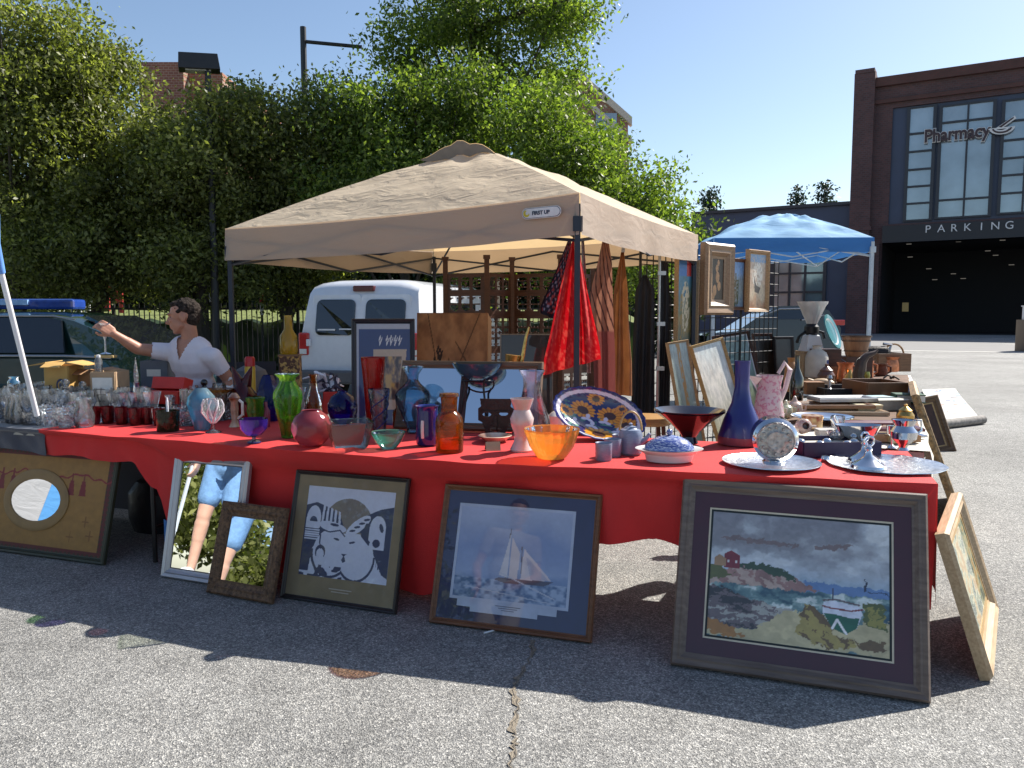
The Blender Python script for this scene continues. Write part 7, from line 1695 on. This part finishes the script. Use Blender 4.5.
t, w_, h = carton(141, 168, 361, 385, 5.6, 'grey plastic case with a white lid label behind the red box', mat('grey_case', (.12,.14,.18), .5), 0, .2, flaps=False, name='plastic_case'); q = MB(); q.box((0,-.103,h*.75), (.1,.004,.05)); q.build('label_sheet', paper, t)
t.location.z = TZ
# dark stroller-like chair in shadow behind the man
t = thing('camp_chair', 'dark camp chair in the shade behind the table', 'chair', (PD(245,350,6.6).x, 6.6, 0), .3)
q = MB(); q.box((0,0,.42), (.5,.45,.04)); q.build('seat', mat('camp_fabric', (.02,.025,.04), .8), t); q = MB(); q.box((0,.24,.72), (.5,.04,.6), Matrix.Rotation(-.15, 3, 'X')); q.build('backrest', mat('camp_fabric', (.02,.025,.04), .8), t)
for sx in (-1, 1):
    for sy in (-1, 1): q = MB(); q.tube([(sx*.24,sy*.2,0),(sx*.24,sy*.22,.6)], .012, 6); q.build('leg', black_metal, t)
t = thing('dome_hat', 'grey rounded hat on the camp chair behind the yellow bottle', 'hat', (PD(250,350,6.5).x, 6.5, .44)); q = MB(); q.lathe([(.16,.38),(.155,.44),(.12,.53),(.05,.57),(.001,.575)], 24); q.box((0,0,.19), (.1,.1,.38)); q.build('hat_body', mat('hat_grey', (.1,.11,.13), .8), t, True)
# small brass saxophone ornament
p = PD(519, 405, 4.75); t = thing('brass_saxophone', 'small brass saxophone ornament standing behind the triple mirror', 'ornament', (p.x, p.y, TZ)); k = 4.75/FPX; z0 = 395-315
q = MB(); q.tube([(10*k,0,98*k),(7*k,0,88*k),(4*k,0,70*k),(0,0,52*k),(-3*k,0,40*k)], [1*k,1.6*k,2*k,2.4*k,3*k], 10); q.tube([(-3*k,0,40*k),(-6*k,0,36*k),(-9*k,0,40*k),(-8*k,0,54*k),(-6*k,0,70*k)], [3*k,4*k,5*k,5.5*k,8*k], 12); q.tube([(0,.0,0),(0,0,38*k)], 2*k, 8); q.build('horn', brass, t, True)
q = MB(); q.lathe([(11*k,0),(10*k,2*k),(3*k,4*k)], 18); q.build('foot', dark_wood, t, True)
q = MB()
for i in range(6): q.sphere(((2+i*.9)*k, -2.6*k, (52+i*6)*k), 1.3*k, 6)
q.build('keys', brass, t, True)
# green lawn chip: white crate bits behind under canopy
t = thing('round_basket', 'wooden stool with yellow-brown rim standing under the hanging fabrics', 'stool', (PD(648,400,5.9).x, 5.9, 0)); q = MB(); q.lathe([(.17,.6),(.19,.62),(.19,.66),(.001,.67)], 24); q.build('seat', wood('stool_wood', (.3,.15,.05), (.42,.24,.08), 5), t, True)
for i in range(4): a = PI/4+i*PI/2; q = MB(); q.tube([(.2*math.cos(a),.2*math.sin(a),0),(.14*math.cos(a),.14*math.sin(a),.61)], .016, 8); q.build('leg', dark_wood, t)

# ------------------------------------------------------------------ more bric-a-brac on the side tables
rr = random.Random(31)
clut = [('brass_tray','oval brass tray under the navy case side of the side table','tray',(848,424)),('tin','round red biscuit tin behind the navy case','tin',(812,428)),('brass_pot','little lidded brass pot beside the maroon framed print','pot',(905,424)),
 ('photo_frame','small silver photo frame lying by the outer table edge','picture frame',(908,436)),('wooden_clog','carved wooden clog on the flat frames','shoe',(822,388)),('book','thick brown old book behind the bare frames','book',(862,388)),('book','green cloth-bound book beside the leather tray','book',(908,402)),
 ('candlestick','short pewter candlestick by the brown box','candlestick',(829,392)),('jar','dark brown glazed jar left of the copper mug','jar',(826,384)),('wooden_box','carved dark wooden box at the far end of the side tables','box',(868,366)),('basket','small wicker basket near the hand grinder','basket',(893,366)),('iron','old black flat iron on the far side table','iron',(876,362))]
for nm, lb, ct, (px, py) in clut:
    p = G(px, py, TZ+.004); k = p.y/FPX; t = thing(nm, lb, ct, p, rr.uniform(-.4,.4)); q = MB()
    if nm in ('brass_tray',): q.lathe([(.01,.002),(14*k,.002),(19*k,3*k),(20*k,3.4*k),(19*k,2.6*k)], 32, sy=.7); q.build('plate', brass, t, True)
    elif nm == 'tin': q.lathe([(10*k,0),(10*k,10*k),(10.5*k,10*k),(10.5*k,13*k),(.01,13.4*k)], 28); q.build('body', mat('tin_red', (.3,.03,.03), .35, .3, .3, 30, col2=(.5,.4,.2)), t, True)
    elif nm in ('brass_pot','jar'): q.lathe([(5*k,0),(8*k,3*k),(8.5*k,9*k),(6*k,13*k),(6.5*k,14*k),(3*k,17*k),(1.5*k,18*k),(2*k,20*k),(.1*k,20.5*k)], 22); q.build('body', brass if nm == 'brass_pot' else mat('brown_pot', (.12,.05,.03), .3, coat=.5), t, True)
    elif nm == 'photo_frame': o = frame_bars(22*k, .16, .025, .012).build('frame', silver, t); o.rotation_euler = (-PI/2,0,0); o.location = (0,-.08,.004); q.box((0,0,.003), (20*k,.14,.005)); q.build('photo', paper, t)
    elif nm == 'wooden_clog': q.sphere((0,0,5*k), 6*k, 14, sx=2, sz=.8); q.tube([(-9*k,0,5*k),(-14*k,0,9*k)], [4*k,1*k], 8); q.build('body', pale_wood, t, True)
    elif nm == 'book': q.box((0,0,4*k), (26*k,.15,7*k)); q.build('pages', paper, t); q = MB(); q.box((0,0,8*k), (27*k,.16,1*k)); q.box((0,0,.6*k), (27*k,.16,1*k)); q.box((-13.5*k,0,4*k), (1*k,.16,8*k)); q.build('cover', mat('book_'+lb[:5], (.12,.06,.03) if 'brown' in lb else (.04,.1,.06), .6), t)
    elif nm == 'candlestick': q.lathe([(6*k,0),(5*k,2*k),(2*k,4*k),(1.4*k,12*k),(3*k,14*k),(2*k,17*k)], 16); q.build('body', steel, t, True)
    elif nm == 'wooden_box': q.box((0,0,8*k), (30*k,.2,16*k)); q.build('box_body', dark_wood, t, bevel=.004); q = MB(); q.box((0,0,17*k), (32*k,.22,3*k)); q.build('lid', mid_wood, t, bevel=.004)
    elif nm == 'basket': q.lathe([(8*k,0),(11*k,10*k),(12*k,12*k),(10.5*k,11*k),(7*k,1*k),(.1*k,1*k)], 26, ribn=13, rib=.03); q.tube([(11*k*math.cos(a),0,11*k+11*k*math.sin(a)) for a in np.linspace(0,PI,12)], .9*k, 6); q.build('weave', mat('wicker', (.3,.17,.07), .7, 0, .5, 60, .8, 80), t, True)
    elif nm == 'iron': q.lathe([(9*k,0),(9.5*k,2*k),(8*k,6*k),(.1*k,7*k)], 20, sx=1.5); q.build('sole', dark_iron, t, True); q = MB(); q.tube([(-8*k,0,6*k),(-8*k,0,14*k),(8*k,0,14*k),(8*k,0,6*k)], 1.3*k, 7); q.build('handle', black_metal, t, True)
for i, (px, py, w_, c) in enumerate(((898,442,20,(.5,.4,.2)),(856,434,16,(.35,.05,.05)),(826,436,18,(.5,.48,.44)),(905,392,16,(.1,.12,.2)))):
    p = G(px, py, TZ+.004); k = p.y/FPX; t = thing('small_box', ('flat yellow-brown card box at the outer corner behind the oval tray','dark red jewellery case behind the silver handled dish','white card box behind the miniature teapots','dark blue box at the outer edge next to the leather tray')[i], 'box', p, rr.uniform(-.3,.3)); q = MB(); q.box((0,0,3*k), (w_*k,.09,6*k)); q.build('box_body', mat('clutbox%d' % i, c, .6, 0, .2, 30), t, bevel=.002); q = MB(); q.box((0,0,6.4*k), (w_*k+.006,.096,1.4*k)); q.build('lid', mat('clutlid%d' % i, tuple(x*.8 for x in c), .6, 0, .2, 30), t)

extra = [('small_jar','lidded silver sugar bowl between the navy case and the maroon framed print','bowl',(852,446),silver,[(5,0),(8,4),(8.5,10),(5,14),(1.5,16),(2,19),(.1,20)]),
 ('goblet','silver goblet rising behind the oval tray','goblet',(893,448),silver,[(5,0),(4,1),(1,3),(1,10),(5,14),(6,22),(5.4,22)]),
 ('goblet','clear glass goblet at the left rear of the oval tray','goblet',(838,443),CLR,[(5,0),(4,1),(1,3),(1,12),(6,17),(7,26),(6,27)]),
 ('salt_cellar','small silver salt cellar before the navy case','salt cellar',(826,462),silver,[(4,0),(5,3),(4,6),(3.6,6)]),
 ('small_vase','narrow clear bud vase between the green urn vase and the plum ball vase','vase',(303,428),CLR,[(5,0),(5,2),(3,14),(2,30),(4,40),(3.6,40)]),
 ('wine_glass','clear wine glass behind the turquoise vase','glass',(193,418),CLR,[(5,0),(4,1),(.8,2),(.8,12),(5,18),(6,27),(5,32)]),
 ('small_bottle','brown glass medicine bottle behind the emerald bowl','bottle',(398,428),AMB,[(5,0),(5.5,1),(5.5,16),(2.2,20),(2.4,25)]),
 ('small_jar','white lidded porcelain jar behind the lilac carafe','jar',(556,430),white_cer,[(6,0),(8,4),(8,14),(5,17),(2,19),(.1,20)]),
 ('salt_shaker','red glass salt shaker behind the violet footed bowl','shaker',(244,424),REDG,[(4,0),(4.5,1),(4,14),(2.5,18),(.1,20)]),
 ('small_bowl','amber glass bowl behind the dark red tumblers','bowl',(152,412),AMB,[(5,0),(7,2),(12,9),(13,12),(12,12)])]
for nm, lb, ct, (px, py), m, prof in extra: pot(nm, lb, ct, px, py, prof, m, 22)
W1 = (-3.5, 3.12, 2.4, 1.68); W2 = (-1.6, 1.32, 2.5, 1.78)
# ================================================================== PEOPLE
def capsule(bm, a, b, ra, rb, n=14, sq=None):
    a, b = Vector(a), Vector(b); d = (b-a); L = d.length; z = d.normalized() if L > 1e-6 else Vector((0,0,1))
    q = z.to_track_quat('Z', 'Y').to_matrix(); rings = []
    prof = []
    for i in range(6): t = -PI/2+PI/2*i/5; prof.append((math.cos(t)*ra, math.sin(t)*ra))
    for i in range(6): t = PI/2*i/5; prof.append((math.cos(t)*rb, L+math.sin(t)*rb))
    for r, h in prof:
        ring = []
        for k in range(n):
            an = 2*PI*k/n; v = Vector((max(r, 1e-4)*math.cos(an), max(r, 1e-4)*math.sin(an), h)); ring.append(bm.verts.new(a+q @ v))
        rings.append(ring)
    for i in range(len(rings)-1):
        for k in range(n): bm.faces.new((rings[i][k], rings[i][(k+1)%n], rings[i+1][(k+1)%n], rings[i+1][k]))
    bm.faces.new(rings[0][::-1]); bm.faces.new(rings[-1])
def ellipsoid(bm, c, r, M=None, n=16):
    c = Vector(c); M = M or Matrix.Identity(3); rings = []
    for i in range(n//2+1):
        t = -PI/2+PI*i/(n//2); ring = []
        for k in range(n):
            an = 2*PI*k/n; v = Vector((r[0]*max(math.cos(t), 1e-3)*math.cos(an), r[1]*max(math.cos(t), 1e-3)*math.sin(an), r[2]*math.sin(t))); ring.append(bm.verts.new(c+M @ v))
        rings.append(ring)
    for i in range(len(rings)-1):
        for k in range(n): bm.faces.new((rings[i][k], rings[i][(k+1)%n], rings[i+1][(k+1)%n], rings[i+1][k]))
    bm.faces.new(rings[0][::-1]); bm.faces.new(rings[-1])
def remeshed(fill, name, voxel, m, parent, smooth=6, cut=None, fac_=.5):
    bm = bmesh.new(); fill(bm); me = bpy.data.meshes.new(name); bm.to_mesh(me); bm.free()
    o = bpy.data.objects.new(name, me); COL.objects.link(o)
    md = o.modifiers.new('r', 'REMESH'); md.mode = 'VOXEL'; md.voxel_size = voxel; md.use_smooth_shade = True
    sm = o.modifiers.new('s', 'SMOOTH'); sm.iterations = smooth; sm.factor = fac_
    dg = bpy.context.evaluated_depsgraph_get(); me2 = bpy.data.meshes.new_from_object(o.evaluated_get(dg)); o.modifiers.clear(); o.data = me2
    if cut:
        bm = bmesh.new(); bm.from_mesh(me2); dead = [f for f in bm.faces if cut(f.calc_center_median())]; bmesh.ops.delete(bm, geom=dead, context='FACES'); bm.to_mesh(me2); bm.free()
    me2.materials.clear(); me2.materials.append(m)
    for p in me2.polygons: p.use_smooth = True
    o.parent = parent; return o
skin_m = mat('skin', (.42,.2,.13), .5, 0, .12, 14, .1, 60)
skin_l = mat('skin_light', (.55,.33,.24), .5, 0, .08, 14)
hair_m = mat('hair_dark', (.02,.014,.011), .9, 0, .5, 60, 1, 90, col2=(.06,.047,.04), spec=.1)
hair_b = mat('hair_brown', (.09,.045,.02), .5, 0, .4, 50, 1, 90)
tee_m = mat('white_tee', (.82,.79,.86), .8, 0, .04, 6, .8, 14, tl=.2)
denim = mat('denim_blue', (.14,.28,.5), .8, 0, .15, 30, .3, 80); denim_d = mat('denim_dark', (.03,.05,.12), .8, 0, .2, 30)
eye_m = mat('eye_dark', (.03,.02,.02), .2)
def head_fill(bm, c, R):
    R = R*1.07
    """head of height .235 m about centre c; R maps x = left, y = back, z = up (face looks to -y)"""
    f = lambda v: Vector(c)+R @ Vector(v)
    ellipsoid(bm, f((0,.012,.028)), (.076,.096,.088), R)          # skull
    ellipsoid(bm, f((0,-.03,-.03)), (.058,.062,.078), R)          # face
    ellipsoid(bm, f((0,-.062,-.088)), (.026,.022,.02), R)         # chin
    capsule(bm, f((-.05,-.01,-.05)), f((-.02,-.058,-.088)), .018, .016); capsule(bm, f((.05,-.01,-.05)), f((.02,-.058,-.088)), .018, .016)
    capsule(bm, f((0,-.09,.012)), f((0,-.112,-.026)), .008, .012)  # nose
    ellipsoid(bm, f((0,-.1,-.03)), (.016,.012,.009), R)
    ellipsoid(bm, f((0,-.084,.028)), (.05,.014,.011), R)          # brow
    ellipsoid(bm, f((0,-.088,-.052)), (.023,.01,.007), R); ellipsoid(bm, f((0,-.085,-.064)), (.019,.01,.007), R)  # lips
    for s in (-1, 1):
        ellipsoid(bm, f((s*.03,-.072,-.012)), (.02,.018,.016), R)  # cheeks
        ellipsoid(bm, f((s*.076,.012,-.004)), (.009,.02,.032), R)  # ears
def hand_fill(bm, wrist, R, side, curl=.5, s=1.0, spread=.1, curls=None):
    """R: x = across the palm towards the thumb side, y = palm normal (palm faces -y), z = towards the fingertips"""
    f = lambda v: Vector(wrist)+R @ (Vector(v)*s)
    capsule(bm, f((-.026,0,.02)), f((-.03,0,.078)), .014, .0115); capsule(bm, f((-.01,0,.015)), f((-.01,0,.084)), .0155, .012); capsule(bm, f((.01,0,.015)), f((.011,0,.086)), .0155, .012); capsule(bm, f((.026,0,.02)), f((.031,0,.08)), .014, .012)
    for i, (x, L) in enumerate(((-.032,.062),(-.011,.076),(.011,.084),(.032,.074))):
        c = curls[i] if curls else curl; p = Vector((x, 0, .082)); a = 0; segs = (L*.45, L*.32, L*.25); r = (.0092,.0084,.0076,.0066)
        for k, sg in enumerate(segs):
            a += c*(.55+.35*k); dx = (x/.032)*spread*.12
            q = p+Vector((dx*sg, -math.sin(a)*sg, math.cos(a)*sg)); capsule(bm, f(p), f(q), r[k]*s, r[k+1]*s, 10); p = q
    p0, p1, p2, p3 = (.02,-.004,.022), (.045,-.016,.045), (.054,-.032,.07), (.05,-.045,.09)
    capsule(bm, f(p0), f(p1), .016*s, .0115*s, 10); capsule(bm, f(p1), f(p2), .0112*s, .0098*s, 10); capsule(bm, f(p2), f(p3), .0098*s, .0078*s, 10)
def basis(z, x):
    z = Vector(z).normalized(); x = Vector(x); x = (x-z*x.dot(z)).normalized(); y = z.cross(x); return Matrix(((x.x,y.x,z.x),(x.y,y.y,z.y),(x.z,y.z,z.z)))
def person(label, J, face, hair, top_m, skin, sleeves, bottoms, bot_m, hands, shirt_len=.0, vneck=None, voxel=.0065, short=True, hair_len=0, shoe=None, side_v=None):
    """J: joints by name in world metres"""
    P = {k: Vector(v) for k, v in J.items()}; root = Vector((P['pelvis'].x, P['pelvis'].y, 0)); t = thing('person', label, 'person', root)
    P = {k: v-root for k, v in P.items()}
    shv = (P['shL']-P['shR']).normalized(); up = (P['neck']-P['pelvis']).normalized(); fwd = shv.cross(up).normalized()*1   # x=left? left x up
    if fwd.dot(Vector(face)) < 0: fwd = -fwd
    Rt = Matrix.Identity(3); Rt.col[0] = shv; Rt.col[1] = -fwd; Rt.col[2] = up
    Rh = basis((0,0,1), Vector(face).cross(Vector((0,0,1)))); Rh = Matrix.Identity(3); fz = Vector(face).normalized(); u_ = (Vector((0,0,1))-fz*fz.z).normalized(); Rh.col[1] = -fz; Rh.col[2] = u_; Rh.col[0] = (-fz).cross(u_) 
    chest = P['pelvis'].lerp(P['neck'], .72); waist = P['pelvis'].lerp(P['neck'], .36); ubr = P['pelvis'].lerp(P['neck'], .88)
    def torso(bm, g=0):
        ellipsoid(bm, chest, (.165+g,.115+g,.17+g), Rt); ellipsoid(bm, waist, (.145+g,.105+g,.15+g), Rt); ellipsoid(bm, P['pelvis'], (.16+g,.115+g,.12+g), Rt)
        capsule(bm, P['shL']*.96+ubr*.04, P['shR']*.96+ubr*.04, .052+g, .052+g); ellipsoid(bm, ubr, (.15+g,.085+g,.08+g), Rt)
    def arms(bm, g=0, cutu=1.0, both=True):
        for s in 'LR':
            sh, el, wr = P['sh'+s], P['el'+s], P['wr'+s]; capsule(bm, sh, sh.lerp(el, cutu), .054+g, (.054+(.04-.054)*cutu)+g)
            if cutu >= 1: capsule(bm, el, wr, .041+g, .027+g); capsule(bm, el.lerp(wr, .12), el.lerp(wr, .45), .042+g, .037+g)
    def body(bm):
        torso(bm); arms(bm); capsule(bm, P['neck']-up*.04, P['head']-Rh.col[2]*.07+Rh.col[1]*.02, .057, .052)
        head_fill(bm, P['head'], Rh)
        for s in 'LR':
            capsule(bm, P['hip'+s], P['kn'+s], .088, .056); capsule(bm, P['kn'+s], P['an'+s], .054, .036); capsule(bm, P['kn'+s].lerp(P['an'+s], .15), P['kn'+s].lerp(P['an'+s], .45), .057, .05)
            ft = P['an'+s]; f2 = Vector((fwd.x, fwd.y, 0)).normalized(); capsule(bm, ft-f2*.03-Vector((0,0,.045)), ft+f2*.14-Vector((0,0,.055)), .036, .028)
        for s, (R, cr) in hands.items(): hand_fill(bm, P['wr'+s], R, s, curls=cr)
    remeshed(body, 'body', voxel, skin, t, 5)
    # eyes
    q = MB()
    for s in (-1, 1):
        e = P['head']+Rh @ Vector((s*.03,-.084,.008)); q.sphere(e+Rh @ Vector((0,.006,-.001)), .0075, 10)
    q.build('eyes', eye_m, t, True)
    # shirt
    def sh(bm): torso(bm, .013); arms(bm, .012, sleeves)
    def cutf(c):
        if (c-P['pelvis']).dot(up) < -.02-shirt_len: return True
        d = c-P['neck']
        # neck hole
        rad = (d-up*d.dot(up)).length
        if rad < .068 and d.dot(up) > -.03: return True
        if vneck:
            f_ = d.dot(fwd); s_ = abs(d.dot(shv)); h_ = d.dot(up)
            if f_ > .02 and h_ > -vneck and s_ < .055*(1+h_/vneck)+.002: return True
        for s in 'LR':
            a, b = P['sh'+s], P['el'+s]; ax = (b-a); tt = (c-a).dot(ax)/ax.length_squared
            if tt > sleeves-.02 and (c-(a+ax*tt)).length < .09 and (c-a).length > .08: return True
        return False
    remeshed(sh, 'shirt', .009, top_m, t, 4, cutf)
    # trousers / shorts
    def tr(bm):
        ellipsoid(bm, P['pelvis']-up*.02, (.175,.13,.13), Rt)
        for s in 'LR':
            if short: capsule(bm, P['hip'+s], P['hip'+s].lerp(P['kn'+s], bottoms), .102, .09)
            else: capsule(bm, P['hip'+s], P['kn'+s], .1, .07); capsule(bm, P['kn'+s], P['an'+s], .07, .055)
    remeshed(tr, 'trousers' if not short else 'shorts', .011, bot_m, t, 4)
    sm_ = MB()
    for s in 'LR':
        ft = P['an'+s]; f2 = Vector((fwd.x, fwd.y, 0)).normalized(); q = MB(); R_ = basis((0,0,1), f2)
        q.sphere(ft+f2*.055+Vector((0,0,-.055)), .06, 16, sx=2.3, sy=.85, sz=.85, rot=R_); q.build('shoe', shoe or black_paint, t, True)
    def hf(bm):
        f = lambda v: P['head']+Rh @ Vector(v)
        ellipsoid(bm, f((0,.026,.042)), (.082,.095,.085), Rh); ellipsoid(bm, f((0,.05,-.0)), (.072,.06,.075), Rh); ellipsoid(bm, f((0,-.035,.092)), (.06,.045,.028), Rh)
        R2 = random.Random(9)
        for i in range(150):
            a = R2.uniform(0, 2*PI); el_ = R2.uniform(.05, 1.4); v = Vector((.08*math.cos(a)*math.cos(el_), .02+.095*math.sin(a)*math.cos(el_), .03+.095*math.sin(el_)))
            if v.y < -.05 and v.z < .09: continue
            ellipsoid(bm, f(v), (R2.uniform(.007, .013),)*3, Rh, 8)
        if hair_len:
            capsule(bm, f((.04,.07,0)), f((.05,.09,-hair_len)), .045, .03); capsule(bm, f((-.04,.07,0)), f((-.05,.09,-hair_len)), .045, .03); capsule(bm, f((0,.08,0)), f((0,.1,-hair_len)), .05, .035)
    remeshed(hf, 'hair', .0055, hair, t, 1)
    return t
# the man in the white T-shirt, leaning over to hold up a glass
Dm = 5.45
def mp(px, py, D): return PD(px, py, D)
J = dict(head=mp(184,317,Dm), neck=mp(189,341,Dm+.02), shR=mp(167,352,Dm+.06), shL=mp(213,357,Dm-.04), elR=mp(138,349,Dm-.02), wrR=mp(114,334,Dm-.12),
         elL=mp(231,383,Dm+.06), wrL=mp(216,396,Dm-.08), pelvis=mp(199,414,Dm+.10))
J['neck'] = mp(190,338,Dm+.02)
pv = J['pelvis']; J['hipL'] = pv+Vector((.09,-.03,-.04)); J['hipR'] = pv+Vector((-.09,.03,-.04)); J['knL'] = Vector((pv.x+.1, pv.y-.1, .42)); J['knR'] = Vector((pv.x-.1, pv.y-.05, .42)); J['anL'] = Vector((pv.x+.14, pv.y+.02, .09)); J['anR'] = Vector((pv.x-.1, pv.y+.08, .09))
hr = basis(J['wrR']-J['elR']+Vector((-.05,0,.05)), (0,-.3,-1)); hl = basis(J['wrL']-J['elL'], (-.3,-1,.2))
person('man in a white V-neck T-shirt leaning left and holding up a stemmed glass', J, (-1,-.12,-.12), hair_m, tee_m, skin_m, .55, .6, denim_d, {'R': (hr, [.9,.95,.9,.7]), 'L': (hl, [.5]*4)}, shirt_len=.1, vneck=.13, voxel=.006)
# glass and tag in his hand
gp_ = J['wrR']+hr @ Vector((0,-.035,.075))
t = thing('champagne_glass', 'clear trumpet glass held upside-down-stemmed in the man\'s raised hand', 'glass', gp_+Vector((.012,-.0,-.175))); q = MB()
t['label'] = 'clear stemmed trumpet glass held in the raised hand of the man in the white T-shirt'
q.lathe([(.04,0),(.034,.004),(.006,.012),(.005,.09),(.012,.12),(.03,.17),(.04,.21)], 18); q.build('body', glass('held_glass', (.8,.82,.86), .4, .7, (.75,.77,.8), refl=1.8), t, True)
t = thing('wooden_disc', 'small pale wooden block under the foot of the raised glass', 'block', gp_+Vector((.012,0,-.185))); q = MB(); q.box((0,0,-.008), (.13,.06,.018)); q.build('block', mat('pale_block', (.55,.38,.15), .6), t, bevel=.004)
# customers standing in front of the left end of the stall (seen in the mirrors)
def stander(label, x, y, yaw, H, top, bot, hair, skin, short=True, bottoms=.45, sleeves=.6, hair_len=0, handpose=None, vneck=None, shoe=None):
    c, s = math.cos(yaw), math.sin(yaw)
    def w_(a, b, z): return (x+a*c-b*s, y+a*s+b*c, z*H/1.7)      # a = to its left, b = back
    J = dict(head=w_(0,-.03,1.585), neck=w_(0,0,1.42), shL=w_(.17,0,1.38), shR=w_(-.17,0,1.38), elL=w_(.25,.02,1.1), wrL=w_(.2,-.14,.9), elR=w_(-.25,.0,1.1), wrR=w_(-.12,-.2,.98), pelvis=w_(0,0,.93), hipL=w_(.09,0,.88), hipR=w_(-.09,0,.88), knL=w_(.1,-.02,.49), knR=w_(-.1,-.02,.49), anL=w_(.11,.02,.09), anR=w_(-.11,.02,.09))
    fw = Vector(w_(0,-1,0))-Vector(w_(0,0,0)); lf = Vector(w_(1,0,0))-Vector(w_(0,0,0))
    hands = {'L': (basis(fw*.3+Vector((0,0,-1)), fw), [.4]*4), 'R': (basis(lf*.7+fw*.4+Vector((0,0,-.5)), Vector((0,0,1))), [.4]*4)}
    return person(label, J, tuple(fw.normalized()+Vector((0,0,-.25))), hair, top, skin, sleeves, bottoms, bot, hands, shirt_len=.12, short=short, voxel=.008, hair_len=hair_len, vneck=vneck, shoe=shoe)
stander('woman in a pale denim shirt and long shorts, seen in the pewter mirror', *W1, top=denim, bot=denim, hair=hair_b, skin=skin_l, bottoms=.62, hair_len=.22, shoe=white_paint)
stander('man in a grey T-shirt, seen reflected in the glass of the sailboat print', *W2, top=mat('grey_tee', (.3,.3,.33), .8), bot=mat('khaki', (.4,.36,.28), .8), hair=hair_m, skin=skin_m, short=False)
# stalls on the other side of the aisle, seen only in mirrors
zt = 2.2
cs5 = [Vector((-10.2, 2.2, zt)), Vector((-7.2, 1.7, zt)), Vector((-6.7, 4.7, zt)), Vector((-9.7, 5.2, zt))]
wc_, wo_ = canopy('white_canopy', 'white pop-up canopy of the stall across the aisle, caught in the oval mirror', cs5, zt, .25, Vector((-8.4, 3.4, 3.0)), fabric('white_fabric', (.7,.7,.7), .3, .4, 4), fabric('blue_valance2', (.1,.3,.6), .25, .2, 4), mat('leg_white', (.5,.55,.6), .4), sag=.02, seed=11, vent=False, wrinkle=.02)

q = MB(); q.grid([[Vector((-7.16+.5*u+.02*math.sin(9*u), 1.75+2.9*u, z))-wo_ for z in np.linspace(.5, 1.97, 8)] for u in np.linspace(.42, 1.2, 14)]); q.build('side_wall', fabric('white_wall', (.42,.42,.43), .2, .6, 3), wc_, True)
q = MB(); q.grid([[Vector((-7.16+.5*u+.03*math.sin(9*u), 1.75+2.9*u, z))-wo_ for z in np.linspace(.3, 1.97, 8)] for u in np.linspace(.2, .42, 10)]); q.build('side_curtain', fabric('blue_wall', (.1,.3,.6), .2, .3, 4), wc_, True)

tree('broad leafy tree across the aisle behind the camera, only caught in the mirrors', -13, -3.5, [(0,0,3.2,3.2,2.2,2.4),(-2,3,3.4,3,2.2,2.6),(2.5,-3,3,2.4,2.2,2.2)], 700, 34, .1, LM2, 77, trunk=.2, sig=.3)
tree('leafy tree behind the white canopy, only caught in the mirrors', -15, 2.5, [(0,0,3.6,3.2,2.6,2.8),(0,3,3.0,3,2.2,2.4)], 500, 34, .1, LM1, 78, trunk=.2, sig=.3)

for i, (x, y, lb) in enumerate(((-11, -1.2, 'rounded green bush across the aisle, nearest the white canopy'), (-12.5, -4.2, 'rounded green bush across the aisle, farther from the white canopy'))):
    tree(lb, x, y, [(0,0,1.0,1.8,1.8,1.1)], 420, 34, .08, LM1, 90+i, trunk=.06, sig=.22, name='bush', cat='bush', limbs=8, group='bushes across the aisle', shell=.3)
